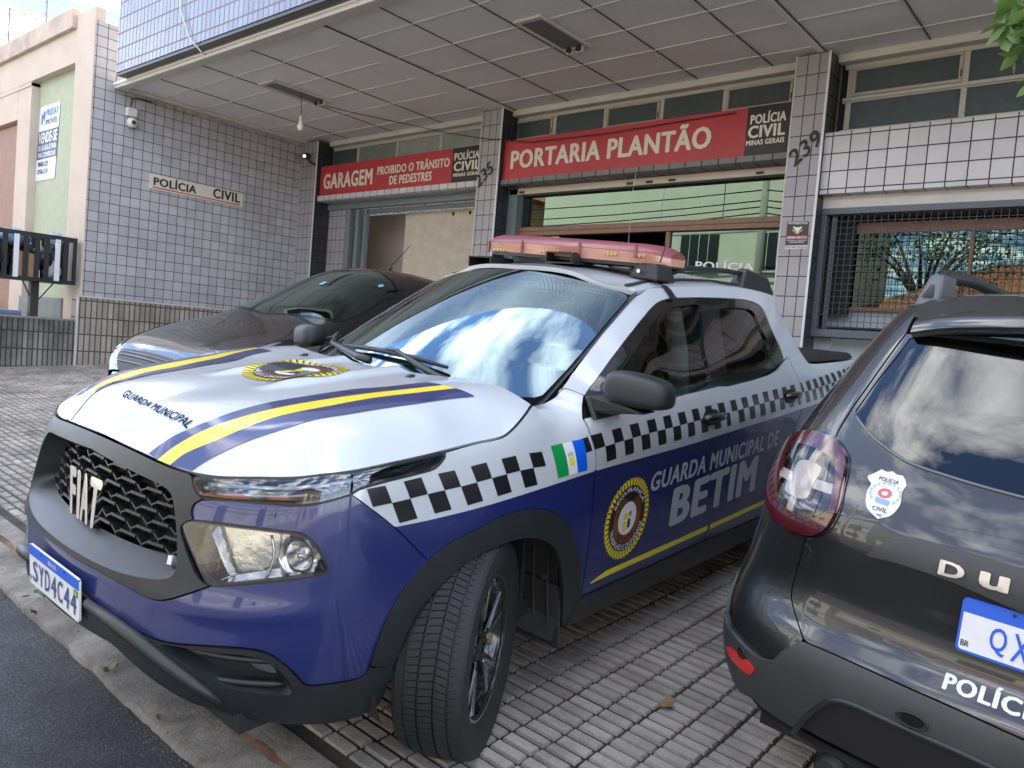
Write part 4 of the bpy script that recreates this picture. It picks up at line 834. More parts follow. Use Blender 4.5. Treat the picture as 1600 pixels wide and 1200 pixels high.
for sd_ in (1, -1):
    q = fogp*[sd_, 1]; c = q.mean(0); qi = c+(q-c)*[.86, .80]
    loft(SH, q, qi, .006, -.035, 'fog_lamp_pocket', PLAS, TR)
    panel(SH, [qi if sd_ > 0 else qi[::-1]], 'fog_lamp_bezel', PLASD, TR, h=.03, off=-.034, rim=False)
    fl = SH.trace(smooth_loop([(384, 1037), (410, 1041), (424, 1049), (431, 1060), (415, 1058), (392, 1049)], True, 4))*[sd_, 1]
    panel(SH, [fl], 'fog_lamp', REFL, TR, h=.02, off=-.024, th=.01)
    ridge = MB()                                                         # fins across the pocket
    for dz, w in ((.30, .012), (-.28, .012)):
        P = []
        for t in np.linspace(-.42, .30, 9): p = np.array([[c[0]+t*np.ptp(q[:, 0])*1.05, c[1]+dz*np.ptp(q[:, 1])-t*.02]]); P.append((SH(p)+SH.normal(p)*-.012)[0])
        ridge.tube(P, [.004]+[w*.8]*7+[.004], 6)
    ridge.build('fog_lamp_fin', PLAS, TR, True)
# slanted skid bar below the plate
for sd_ in (1, -1):
    q = T3([(143, 940), (187, 972), (225, 1000), (262, 1030), (310, 1066), (350, 1095)]); P = SH(q)+SH.normal(q)*.012; P[:, 1] *= sd_
    MB().tube(P, [.014, .02, .022, .022, .02, .012], 8).build('skid_bar', PLAS, TR, True)
# --- grille: recessed surround, dark backing, mesh of stretched hexagons, letters
op = resample(MIR(opening[:-1]), .02); cz = .77
inn = op.copy(); inn[:, 0] *= .955; inn[:, 1] = np.where(op[:, 1] > cz, cz+(op[:, 1]-cz)*.93, cz-(cz-op[:, 1])*.52)
gs = loft(SH, op, inn, .004, -.066, 'grille_surround', PLAS, TR, n=5)
panel(SH, [inn*[1.03, 1]], 'grille_backing', DARKV, TR, h=.04, off=-.11, rim=False)
gm = MB(); dz = .0285; du = .068
def wall(p, q, d0, d1, t):
    p, q = np.array(p), np.array(q); Q = np.array([p, q]); c = (p+q)/2
    if not inpoly(c[None], inn)[0]: return
    Pn = SH.normal(Q); P0 = SH(Q); up = np.cross(P0[1]-P0[0], Pn[0]); up /= np.linalg.norm(up)+1e-9
    A = P0-Pn*d0; B = P0-Pn*d1; gm.hexa([A[0]-up*t, A[1]-up*t, B[1]-up*t, B[0]-up*t, A[0]+up*t, A[1]+up*t, B[1]+up*t, B[0]+up*t])
for r in range(-1, 11):
    for c_ in range(-9, 10):
        u0 = c_*du*2*.78+(r % 2)*du*.78; z0 = .69+r*dz-.02*abs(u0)
        wall((u0-du*.44, z0+.006), (u0+du*.44, z0+.006), .058, .10, .0042)      # ledge
        wall((u0+du*.44, z0+.006), (u0+du*.78, z0-.009), .062, .098, .0025); wall((u0-du*.44, z0+.006), (u0-du*.78, z0-.009), .062, .098, .0025)
        wall((u0+du*.78, z0-.009), (u0+du*.78, z0-.0225), .066, .098, .0018)
gm.build('grille_mesh', PLAS, TR)
def extrude_text(s, surf, quad, name, m, parent, d, off=0., bold=.04, nx=1, ny=1, bev=0):
    V, F, _ = text2d(s, bold)
    if nx*ny > 1: V, F = dice(V, F, nx, ny)
    Q = bil(V, quad); n = surf.normal(Q); A = surf(Q)+n*off; k = len(A); P = list(A+n*d)+list(A); FF = list(F)+[]; cnt = {}
    for f in F:
        for i in range(len(f)):
            e = (f[i], f[(i+1) % len(f)]); cnt.setdefault((min(e), max(e)), []).append(e)
    FF += [(l[0][1], l[0][0], l[0][0]+k, l[0][1]+k) for l in cnt.values() if len(l) == 1]
    o = mk(name, P, FF, m, parent); bm = bmesh.new(); bm.from_mesh(o.data); bmesh.ops.recalc_face_normals(bm, faces=bm.faces); bm.to_mesh(o.data); bm.free(); return o
fq = T3([(112, 803), (149, 829), (161, 754), (112, 727)])
w_ = (fq[:, 0].max()-fq[:, 0].min())/2; z0, z1 = fq[0:2, 1].mean(), fq[2:, 1].mean()
print('badge', fq)
xw = .078
GR = Surf(lambda u, z: (lambda Q: SH(Q)-SH.normal(Q)*.042)(np.stack([u, z], 1)), (-.3, .5), (.6, .95), 1, None, 80, 80)
if GR.normal(np.array([[0., .8]]))[0][0] < 0: GR.flip = -1
gq = GR.trace([(110, 801), (150, 830), (162, 752), (111, 726)]); print('gq', gq)
for i, (ch, a, b) in enumerate((('F', .0, .25), ('I', .29, .40), ('A', .42, .70), ('T', .70, 1.0))):
    lq = lambda t, s_: gq[0+3*s_]*(1-t)+gq[1+1*s_]*t
    extrude_text(ch, GR, [lq(a, 0), lq(b, 0), lq(b, 1), lq(a, 1)], 'badge_letter', CHROME, TR, .022, -.020, .07)
mk('grille_badge_dot', *[(lambda a: (a.V, a.F))(MB().box(*SH(np.array([[.36, .70]]))[0][[0]]-[.03], 0, 0, 0, 0, 0))][0], CHROME, TR) if False else None
bq = np.array([[.352, .688], [.366, .688], [.366, .712], [.352, .712]])
panel(SH, [bq], 'grille_flag_badge', WTXT, TR, h=.02, off=-.022, th=.012)
# --- number plate
def plate(parent, chars, top, ccw_frame, local, name='number_plate', w=.40, h=.13, euro=True, border=False):
    """Mercosul style plate, local: function (x across 0..w, y up 0..h, depth) -> xyz"""
    root = None
    def quad(nm, x0, y0, x1, y1, d, m, r=.0, par=None):
        P = []
        if r:
            for cx, cy, a0 in ((x1-r, y0+r, -90), (x1-r, y1-r, 0), (x0+r, y1-r, 90), (x0+r, y0+r, 180)):
                for k in range(5): a = math.radians(a0+k*22.5); P.append((cx+r*math.cos(a), cy+r*math.sin(a)))
        else: P = [(x0, y0), (x1, y0), (x1, y1), (x0, y1)]
        n = len(P); V = [local(p[0], p[1], d) for p in P]+[local(p[0], p[1], d-.006) for p in P]
        F = [tuple(range(n)), tuple(range(2*n-1, n-1, -1))]+[(i, n+i, n+(i+1) % n, (i+1) % n) for i in range(n)]
        return mk(nm, V, F, m, par or parent)
    root = quad(name, 0, 0, w, h, .006, PLB if border else PLW, .012)
    if border: quad('plate_face', .006, .006, w-.006, h-.006, .0068, PLW, .008, root)
    quad('plate_band', .006 if border else .002, h-.034, w-(.006 if border else .002), h-(.004 if border else .002), .0076, PLB, 0, root)
    def txt(s, x0, y0, x1, y1, m, bold, nm):
        V, F, _ = text2d(s, bold); V = bil(V, [(x0, y0), (x1, y0), (x1, y1), (x0, y1)]); mk(nm, [local(p[0], p[1], .0085) for p in V], F, m, root)
    m_ = .03 if not border else .062; W_ = (w-m_-.012)/len(chars)
    for i, c in enumerate(chars):
        cw = W_*.76 if c not in '1I' else W_*.3; x = m_+i*W_+(W_-cw)/2; txt(c, x, .017, x+cw, .084 if not border else .082, NAVY if not border else PLB, .012, 'plate_character')
    if top: txt(top, w/2-.035, h-.024, w/2+.035, h-.010, PLW, .01, 'plate_country')
    txt('BR', .010, .016, .010+.018, .030, BLK, .02, 'plate_country_code')
    if not border:
        quad('plate_flag', w-.036, h-.058, w-.008, h-.038, .008, GREEN, 0, root); quad('plate_flag_field', w-.028, h-.053, w-.016, h-.043, .0084, YEL, 0, root)
    for x in (w*.27, w*.73): quad('plate_screw', x-.004, h-.014, x+.004, h-.006, .0085, PLASD, .0035, root)
    return root
pc = SH(np.array([[0, .515]]))[0]
def ploc(a, b, d): y = a-.20; t = (b-.065); return (pc[0]+.012+d-.02*(y/.2)**2*0+.0*t, y, pc[2]+t)
plate(TR, 'SYD4C44', 'BRASIL', None, ploc)
# --- lamps
DRL = [(305, 748), (303, 756), (308, 768), (320, 777), (360, 780.5), (420, 785.5), (460, 788), (500, 784), (544, 772), (560, 762), (597, 752), (660, 737), (680, 730), (694, 714), (694, 709), (672, 714), (622, 725), (560, 738), (500, 744), (460, 749.5), (400, 749.5), (340, 748.5)]
HLP = [(286, 820), (295, 815), (310, 816), (360, 822), (400, 827), (440, 832), (470, 837), (490, 848), (503, 868), (512, 887), (510, 895), (495, 899), (450, 905), (400, 910), (350, 914), (332, 914), (322, 905), (303, 865)]
drl = resample(SH.trace(smooth_loop(DRL, True, 3)), .03); hlp = resample(SH.trace(smooth_loop(HLP, True, 3)), .03)
for sd_ in (1, -1):
    for nm, q, dep, lensoff in (('running_light', drl, .05, .003), ('headlight', hlp, .085, .002)):
        q = q*[sd_, 1]; c = q.mean(0); qi = inset(q, .012)
        g = panel(SH, [q], nm, LENS, TR, h=.025, off=lensoff, th=.012)
        gk = panel(SH, [inset(q, -.006), inset(q, .004)], nm+'_gasket', PLASD, g, h=.03, off=.0, th=.02)
        loft(SH, q, qi, -.004, -dep, nm+'_housing', PLASD if nm == 'running_light' else REFL, g, n=3)
        panel(SH, [qi], nm+'_reflector', GLOSSB if nm == 'running_light' else REFL, g, h=.02, off=-dep+(.0), rim=False)
        if nm == 'headlight':
            for t, r in ((.74, .046),):                      # reflector bowls and bulb
                u_ = q[:, 0].min()+t*np.ptp(q[:, 0]) if sd_ > 0 else q[:, 0].max()-t*np.ptp(q[:, 0]); p = np.array([[u_, c[1]+(.0 if t < .5 else -.004)]])
                P0 = SH(p)[0]; nn = SH.normal(p)[0]; nn = nn*.55+np.array([1, 0, 0])*.45; nn /= np.linalg.norm(nn); b_ = MB()
                e1 = np.cross(nn, [0, 0, 1]); e1 /= np.linalg.norm(e1); e2 = np.cross(e1, nn); V = []; F = []
                prof = [(r*1.12, .034), (r*1.08, .038), (r, .036), (r*.8, .058), (r*.5, .075), (.012, .08), (.011, .05), (.002, .046)]
                for rr, dd in prof: V += [P0-nn*dd+rr*(math.cos(a)*e1+math.sin(a)*e2) for a in np.linspace(0, 2*math.pi, 28, endpoint=False)]
                F = [(i*28+j, i*28+(j+1) % 28, (i+1)*28+(j+1) % 28, (i+1)*28+j) for i in range(len(prof)-1) for j in range(28)]
                mk('reflector_bowl', V, F, CHROME, g, True)
            P = []; 
            for t in np.linspace(0, 1, 7): p = np.array([[c[0]+sd_*(.03+.02*math.sin(t*3)), q[:, 1].min()+.012+t*(np.ptp(q[:, 1])-.03)]]); P.append((SH(p)-SH.normal(p)*.03)[0])
            MB().tube(P, .0045, 6).build('light_blade', CHROME, g, True)
        else:
            for dz_, ua, ub, r_ in ((.010, .05, .62, .006), (-.012, .08, .42, .004)):
                P = []
                for t in np.linspace(ua, ub, 12):
                    u_ = q[:, 0].min()+t*np.ptp(q[:, 0]) if sd_ > 0 else q[:, 0].max()-t*np.ptp(q[:, 0]); ss = abs(q[:, 0]-u_) < .05
                    zc_ = (q[ss, 1].max()+q[ss, 1].min())/2; p = np.array([[u_, zc_+dz_]]); P.append((SH(p)-SH.normal(p)*.022)[0])
                MB().tube(P, r_, 6).build('light_strip', mat('light_guide', (.5, .52, .55), .3), g, True)
# --- front wheel arch, doors, fender, body side
CIN = [(611, 1040), (638, 976), (657, 945), (691, 907), (735, 873), (779, 850), (815, 840), (845, 842), (864, 856), (874, 885), (877, 930), (875, 985)]
CLO2 = [(668, 876), (700, 851), (747, 826), (785, 806), (835, 795), (870, 803), (888, 822), (898, 852), (904, 890), (907, 934, 1)]
clo = tl(CLADO[::-1]+CLO2[1:]); cin = tl(CIN)
def arch_full(dx):  # rear arch reuses the front outline moved back
    return clo+[dx, 0], cin+[dx, 0]
cout, cinn = clo, cin
cladF = np.vstack([clo[:-1], [[2.085, .315], [2.085, .215]], [[1.99, .215]], cin[::-1][1:]])
DF = tl([(908, 935, 1), (917, 875), (926, 800), (930, 745), (932, 727), (931, 705), (921, 672), (912.5, 654)])
DB = smooth_loop([(3.085, .335), (3.11, .42), (3.14, .52), (3.158, .66), (3.150, .76), (3.125, .93), (3.118, 1.0), (3.118, 1.103)], False, 5)
DR = smooth_loop([(3.80, .335), (3.83, .44), (3.885, .60), (3.97, .74), (4.035, .88), (4.04, .96), (4.02, 1.08), (3.985, 1.22)], False, 5)
beltF = tl([(912.5, 653.5), (966, 643), (1020, 629.5), (1069, 617), (1137, 600)]); beltF = beltF[beltF[:, 0] < 3.11]
beltR = np.array([[3.123, 1.104], [3.4, 1.12], [3.6, 1.137], [3.75, 1.158], [3.88, 1.195], [3.96, 1.225]])
bandpx = [(600, 828), (616, 824), (660, 815), (735, 797), (810, 775), (872, 755), (927, 737), (1005, 715), (1080, 694), (1137, 676), (1205, 654.5), (1255, 638)]
band = T3(bandpx); zb = pch([0]+list(band[:, 0])+[4.6, 5.0, 5.4], [.798]+list(band[:, 1])+[.955, .968, .98])
midc = T3([(572, 794), (612, 786), (672, 771), (725, 759), (772, 746), (827, 732), (870, 725), (931, 702), (1014, 677), (1086, 658), (1137, 645), (1200, 627.5)]); zm = pch(list(midc[:, 0])+[4.3, 5.4], list(midc[:, 1])+[midc[-1, 1]+.03, midc[-1, 1]+.085])
bandline = lambda a, b: np.stack([np.linspace(a, b, 60), zb(np.linspace(a, b, 60))], 1)
two = lambda c: (c[:, 1] < zb(c[:, 0])).astype(int)
JA, JB = (914, 618), (881, 607)
FEN = np.vstack([tl(WEDGE), clo[len(tl(CLADO)):], DF[1:]-[.004, 0], tl([(912.5, 654), (912, 636), (914, 618)])[1:]-[.004, 0], tl([JA, JB, (867, 620), (851, 629), (832, 634)])[1:],
                 tl([(831, 634.5), (823, 646.5), (804, 669.5), (786, 683.5), (742, 693.5), (698, 706)])[1:], tl([(696, 710), (695, 716), (682, 731), (660, 739), (600, 754), (562, 765), (551, 772)])])
yel = lambda u: .366+(u-2.15)*.026
fd = np.vstack([DF, beltF[1:]-[0, 0], DB[::-1], [[3.0, .335], [2.5, .322]]])
rd = np.vstack([DB+[.006, 0], beltR[1:-1], DR[::-1]-[.003, 0], [[3.5, .335]]])
dlo_px = [(912.5, 652, 1), (913, 632), (916, 615, 1), (959, 556), (981, 527), (1012, 488), (1026, 474), (1043, 467), (1075, 465), (1103, 465), (1145, 466.5), (1172, 470), (1187, 477), (1196, 488), (1206, 512), (1225, 556), (1224, 563), (1200, 582), (1175, 594.5), (1120, 605), (1069, 617), (966, 643)]
dlo = SH.trace(smooth_loop(dlo_px, True, 4))
dtop = dlo[(len(dlo)*2)//22:(len(dlo)*17)//22]
rw = [4.4+.0, 0]
clr, cir = clo+[2.99, 0], cin+[2.99, 0]
rearB = np.array([[5.36, 1.168], [5.395, 1.0], [5.395, .60], [5.36, .50], [5.12, .42]])
BS = np.vstack([tl([JA, JB, (867, 620)])[:9], tl([(880, 603), (920, 548), (955, 505), (990, 465)]), [[2.75, 1.538], [3.0, 1.558], [3.5, 1.583], [4.0, 1.578], [4.235, 1.556]],
                tl([(1207, 462), (1222, 495), (1241, 532), (1262, 566), (1272, 568.5)]), [[4.5, 1.164], [5.0, 1.166]], rearB, clr[::-1][2:], DR[1:]+[.003, 0]])
dl2 = dlo.copy()
BS = np.vstack([BS, dl2[(len(dl2)*2)//22:(len(dl2)*16)//22][::-1]])
open_F = smooth_loop([(965, 636), (948, 610), (985, 560), (1020, 506), (1040, 483), (1068, 477), (1095, 478), (1101, 540), (1106, 602)], True, 4)
open_R = smooth_loop([(1124, 482, 1), (1150, 480), (1176, 485), (1188, 508), (1206, 553), (1180, 574), (1137, 586, 1)], True, 4)
opF, opR = SH.trace(open_F), SH.trace(open_R)
def yelpoly(u0, u1): a = np.linspace(u0, u1, 30); return np.vstack([np.stack([a, yel(a)], 1), np.stack([a, yel(a)+np.clip((a-u0+.03)*.2, .002, .026)], 1)[::-1]])
for sd_ in (1, -1):
    m1 = np.array([sd_, 1])
    panel(SH, [cladF*m1], 'wheel_arch_cladding', PLAS, TR, h=.025, off=.010, th=.016)
    cr = np.vstack([clr[:-1], [[5.10, .36]], cir[::-1], [[4.0, .33]]])
    panel(SH, [cr*m1], 'wheel_arch_cladding', PLAS, TR, h=.03, off=.010, th=.03)
    panel(SH, [inset(FEN, .0022)*m1], 'fender', [WHITE, BLUE], TR, h=.022, th=.014, region=lambda c: two(c*m1), lines=[bandline(1.085, 2.02)*m1])
    d1 = panel(SH, [inset(fd, .0015)*m1], 'front_door', [WHITE, BLUE], TR, h=.025, th=.014, region=lambda c: two(c*m1), lines=[bandline(2.04, 3.13)*m1])
    d2 = panel(SH, [inset(rd, .0015)*m1], 'rear_door', [WHITE, BLUE], TR, h=.025, th=.014, region=lambda c: two(c*m1), lines=[bandline(3.15, 4.02)*m1])
    panel(SH, [inset(BS, .0015)*m1], 'body_side', [WHITE, BLUE], TR, h=.028, th=.014, region=lambda c: two(c*m1), lines=[bandline(4.05, 5.38)*m1])
    panel(SH, [dlo*m1, opF*m1, opR*m1], 'window_frame', GLOSSB, TR, h=.03, off=-.004, th=.02)
    panel(SH, [inset(opF*m1, -.01)], 'side_window', SGLASS, d1, h=.05, off=-.014, rim=False)
    panel(SH, [inset(opR*m1, -.01)], 'side_window', SGLASS, d2, h=.05, off=-.014, rim=False)
    sill = np.array([[2.03, .318], [2.5, .318], [3.0, .332], [3.82, .332], [3.9, .30], [3.9, .215], [3.0, .205], [2.03, .205]])
    panel(SH, [sill*m1], 'side_sill', PLAS, TR, h=.03, off=.012, th=.03)
    # yellow pin line, crossing both doors
    for dr, a, b in ((d1, 2.115, 3.095), (d2, 3.12, 3.80)): 
        q = yelpoly(a, b) if a < 3 else np.vstack([np.stack([np.linspace(a, b, 20), yel(np.linspace(a, b, 20))], 1), np.stack([np.linspace(a, b, 20), yel(np.linspace(a, b, 20))+.026], 1)[::-1]])
        panel(SH, [q*m1], 'yellow_stripe', YEL, dr, h=.05, off=.0012, rim=False)
    # chequered band: two rows about the crease
    def checks(a, w, lo, hi, parent, H1, H2, nm='chequer_band', sl=.40):
        P = []; i = 0
        while a+i*w < hi:
            u0, u1 = max(a+i*w, lo), min(a+(i+1)*w, hi)
            if u1-u0 > .012:
                for row in (0, 1):
                    if (i+row) % 2 == 0:
                        h0, h1 = (0, H2) if row == 0 else (-H1, 0)
                        q = [(u0-h0*sl, zm(u0)+h0), (u1-h0*sl, zm(u1)+h0), (u1-h1*sl, zm(u1)+h1), (u0-h1*sl, zm(u0)+h1)]
                        V, F = dice(*rectv(0, 0, 1, 1), 2, 4); P.append((bil(V, [np.array(p)*m1 for p in q]), F, 0))
            i += 1
        V, F, I = merge(P); decal(SH, V, F, nm, BLK, parent, .0014)
    fenp = [o for o in TR.children if o.name.startswith('fender')][-1]; bsp = [o for o in TR.children if o.name.startswith('body_side')][-1]
    checks(1.0, .0665, .99, 1.735, fenp, .062, .052); checks(1.935, .0628, 1.945, 1.992, fenp, .062, .052)
    checks(2.007, .0628, 2.007, 3.112, d1, .064, .053); checks(2.007, .0628, 3.142, 3.995, d2, .064, .053); checks(2.007, .0628, 4.05, 5.33, bsp, .064, .053)
# ---- bonnet
hE = SH(hoodE)
HX = []; HZ = []
for p in hE[1:]: HX += [(p[0], p[1]), (p[0], -p[1])]; HZ += [p[2], p[2]]
HX.append((hE[0, 0], 0)); HZ.append(hE[0, 2])
for x, z in ((.79, 1.012), (.70, 1.045), (.55, 1.078), (.35, 1.106), (.1, 1.128), (-.1, 1.140), (-.22, 1.144)): HX.append((x, 0)); HZ.append(z)
for x, y, z in ((.60, .40, 1.062), (.60, .58, 1.044), (.40, .45, 1.094), (.40, .66, 1.076), (.38, .755, 1.036), (.15, .45, 1.122), (.15, .66, 1.112), (.15, .765, 1.066), (-.1, .45, 1.145), (-.1, .66, 1.142), (-.1, .77, 1.094), (-.24, .45, 1.152), (-.26, .66, 1.148), (.74, .30, 1.024), (.70, .44, 1.022)):
    HX += [(x, y), (x, -y)]; HZ += [z, z]
HT = TPS(HX, HZ, 2e-5)
def hood_f(x, y):
    x = np.asarray(x, float); y = np.asarray(y, float); a = abs(y)
    dome = np.clip((.80-x)/.5, 0, 1)*np.clip((x+.6)/.35, 0, 1)
    return np.stack([x, y, HT(x, y)+dome*(.017*np.exp(-((a-.17)/.045)**2)*np.clip((.42-x)/.15, 0, 1))], 1)
HOOD = Surf(hood_f, (-.35, .83), (-.75, .84), 1, None, 200, 160)
if HOOD.normal(np.array([[.2, .1]]))[0][2] < 0: HOOD.flip = -1
hp = np.stack([hE[:, 0], hE[:, 1]], 1); rear = np.stack([np.linspace(hp[-1, 0], -.20, 14), np.linspace(hp[-1, 1], 0, 14)], 1)
rear[:, 0] = -.20+(hp[-1, 0]+.20)*(rear[:, 1]/hp[-1, 1])**2
half = np.vstack([hp, rear[1:-1]]); hfull = np.vstack([half, (half*[1, -1])[::-1][:-1]])
bonnet = panel(HOOD, [inset(hfull, .003)], 'bonnet', WHITE, TR, h=.02, th=.016)
def stripes(a, b, m, nm):
    A = HOOD.trace(smooth_loop(a, False, 4)); B = HOOD.trace(smooth_loop(b, False, 4)); q = np.vstack([A, B[::-1]])
    for s_ in (1, -1): panel(HOOD, [q*[1, s_]], nm, m, bonnet, h=.02, off=.0024, rim=False)
s1 = [(233, 709), (262, 688), (280, 678), (328, 658), (360, 646), (400, 634.5), (440, 626), (490, 618), (552, 609), (609, 604.5), (665, 597.5)]
s2 = [(247, 719), (274, 698), (320, 673), (380, 652), (440, 637), (502, 626), (571, 616), (627, 610), (692, 602.5)]
s3 = [(266, 727), (290, 709), (340, 688), (392, 666), (440, 650), (515, 635), (581, 623), (646, 615), (712, 607.5)]
s4 = [(300, 736), (324, 720), (368, 698), (400, 685), (440, 672), (492, 656), (541, 648), (590, 640), (646, 632), (702, 624), (742, 620)]
stripes(s1, s2, BLUE, 'blue_stripe'); stripes(s2, s3, YEL, 'yellow_stripe'); stripes(s3, s4, BLUE, 'blue_stripe')
V, F, _ = text2d('GUARDA MUNICIPAL', .0, .12, .05); V, F = dice(V, F, 14, 2)
tq = HOOD.trace([(190, 620), (292, 671), (305, 661), (200, 609)]); decal(HOOD, bil(V, tq), F, 'bonnet_lettering', MBLK, bonnet, .003)
def seal(place, parent, nm):
    """round guard seal: scalloped yellow rim, black and brown rings with lettering, white centre with small shield"""
    root = None
    R_ = [(ring(.80, 1.0, 88, -.05), YEL, 'rim'), (ring(.0, .80, 64), BLK, 'ring'), (ring(.0, .60, 64), BROWN, 'inner_ring'), (disc(.40), WTXT, 'centre')]
    k = 0
    for (v, f), m, n_ in R_:
        o = place(v, f, nm if root is None else 'seal_'+n_, m, root or parent, .0012+k*.0005); root = root or o; k += 1
    rays = []
    for i in range(44):
        a = 2*math.pi*i/44; d = .028; rays.append((np.array([(.81*math.cos(a-d), .81*math.sin(a-d)), (.97*math.cos(a-d*.5), .97*math.sin(a-d*.5)), (.97*math.cos(a+d*.5), .97*math.sin(a+d*.5)), (.81*math.cos(a+d), .81*math.sin(a+d))]), [(0, 1, 2, 3)], 0))
    v, f, _i = merge(rays); place(v, f, 'seal_rays', BLK, root, .0018)
    for s, r, h_, a0, a1, m, b in (('SEGURANÇA', .63, .14, 155, 25, WTXT, .02), ('TRABALHO E DIGNIDADE', .63, .14, 195, 345, WTXT, .01), ('GUARDA MUNICIPAL', .44, .13, 172, 8, BLK, .01), ('BETIM-MG', .44, .13, 225, 315, BLK, .01)):
        v, f = arc_text(s, r, h_, a0, a1, b); place(v, f, 'seal_lettering', m, root, .0036)
    parts = [(rectv(-.17, -.02, .06, .14), YEL), (rectv(-.17, -.30, .0, -.06), YEL), (rectv(.03, -.24, .15, -.02), BLUE), (rectv(.08, .04, .16, .16), GREEN)]
    for (v, f), m in parts: place(v, f, 'seal_shield', m, root, .0036)
    return root
e0 = HOOD.trace([(403, 588)])[0]; 
seal(lambda v, f, n_, m, p, o_: decal(HOOD, np.stack([.135-v[:, 1]*.20, v[:, 0]*.20], 1), f, n_, m, p, o_+.002), bonnet, 'bonnet_seal')
for y in (.34, -.34): 
    p = HOOD(np.array([[-.12, y]]))[0]; MB().hexa([p+np.array(d) for d in ((-.018, -.012, -.003), (.018, -.010, -.003), (.018, .010, -.003), (-.018, .012, -.003), (-.018, -.010, .010), (.006, -.007, .008), (.006, .007, .008), (-.018, .010, .010))]).build('washer_nozzle', PLASD, bonnet)
# ---- windscreen, cowl, roof
GE = np.array([(-.441, .731, 1.09), (-.62, .708, 1.186), (-.752, .693, 1.266), (-1.0, .655, 1.41), (-1.146, .634, 1.492), (-1.17, .622, 1.507)])
gl_ = np.concatenate([[0], np.cumsum(np.linalg.norm(np.diff(GE, axis=0), axis=1))]); gl_ /= gl_[-1]
def wind_f(v, w):
    v = np.asarray(v, float); w = np.asarray(w, float); e = [np.interp(v, gl_, GE[:, i])+np.where(v < 0, v*(-.9, -.04, .45)[i], 0)+np.where(v > 1, (v-1)*(-.9, -.04, .45)[i], 0) for i in range(3)]
    cx = -.20-.86*v; cz = 1.098+.494*v+.045*4*v*(1-v)*.5; q = w*w
    return np.stack([cx+(e[0]-cx)*q, e[1]*w, cz+(e[2]-cz)*q], 1)
WIND = Surf(wind_f, (0, 1), (-1, 1), 1, None, 200, 200)
if WIND.normal(np.array([[.5, .1]]))[0][2] < 0: WIND.flip = -1
wl = np.vstack([[(.012, 0), (.012, .90), (.02, .95), (.045, .972)], [(.3, .975), (.6, .975), (.94, .972), (.965, .95), (.975, .90), (.975, 0)]])
wl = resample(wl, .05, False)
wfull = np.vstack([wl, (wl*[1, -1])[::-1][1:-1]])
wind = panel(WIND, [wfull], 'windscreen', WGLASS, TR, h=.04, off=0, rim=False)
fr = inset(wfull, .03); panel(WIND, [wfull, fr], 'windscreen_border', GLOSSB, wind, h=.03, off=-.005, rim=False)
# dark shade band and lower frit
# cowl between bonnet and glass
cw = np.linspace(-1, 1, 31); A_ = []; B_ = []
for t in cw:
    y = t*.76; xr = -.20+(hp[-1, 0]+.20)*(abs(y)/hp[-1, 1])**2; zr = HT(np.array([xr]), np.array([y]))[0]-.022; A_.append((xr+.03, y, zr))
    pw = WIND(np.array([[-.02, t*.98]]))[0]; B_.append((pw[0], pw[1], pw[2]-.012))
mk('cowl', A_+B_, [(i, i+1, 32+i, 31+i) for i in range(30)], PLASD, TR, True)
# roof
edge = [(-1.17, .617, 1.515), (-1.4, .602, 1.555), (-2., .597, 1.585), (-2.5, .592, 1.577), (-2.785, .585, 1.555)]
rx = []; rz = []
for x, y, z in edge:
    for dy, dz_ in ((0, 0), (-.05, .018), (-.16, .036)): rx += [(x, y+dy), (x, -y-dy)]; rz += [z+dz_, z+dz_]
for x, z in ((-1.06, 1.602), (-1.4, 1.635), (-2, 1.655), (-2.5, 1.645), (-2.83, 1.60)): rx.append((x, 0)); rz.append(z)
rx += [(-1.10, .33), (-1.10, -.33)]; rz += [1.588, 1.588]
RZ = TPS(rx, rz, 2e-5); ROOF = Surf(lambda x, y: np.stack([x, y, RZ(x, y)], 1), (-2.9, -1), (-.65, .65))
if ROOF.normal(np.array([[-2., .1]]))[0][2] < 0: ROOF.flip = -1
rl = np.vstack([smooth_loop([(-1.078, 0), (-1.108, .33), (-1.158, .58), (-1.185, .612)], False, 5), smooth_loop([(-1.4, .603), (-2, .598), (-2.5, .593), (-2.79, .584)], False, 5), [[-2.83, .3], [-2.84, 0]]])
rfull = np.vstack([rl, (rl*[1, -1])[::-1][1:-1]]); roof = panel(ROOF, [rfull], 'roof', WHITE, TR, h=.04, th=.02)
for s_ in (1, -1):
    P = [ROOF(np.array([[x, .553*s_]]))[0]+[0, 0, .004] for x in np.linspace(-1.20, -2.75, 14)]; MB().tube(P, .009, 6).build('roof_ditch_strip', PLASD, roof, True)
# pillar strip closing the edge of the windscreen
for s_ in (1, -1):
    A_ = [(p[0], p[1]*s_, p[2]) for p in [(-.43, .735, 1.08), (-.62, .712, 1.19), (-.752, .697, 1.27), (-1.0, .66, 1.414), (-1.15, .64, 1.497), (-1.2, .615, 1.52)]]
    B_ = [(p[0]+.005, (p[1]-.035)*s_, p[2]-.012) for p in [(-.43, .735, 1.08), (-.62, .712, 1.19), (-.752, .697, 1.27), (-1.0, .66, 1.414), (-1.15, .64, 1.497), (-1.2, .615, 1.52)]]
    mk('pillar_trim', A_+B_, [(i, i+1, 7+i, 6+i) for i in range(5)], PLASD, TR, True)
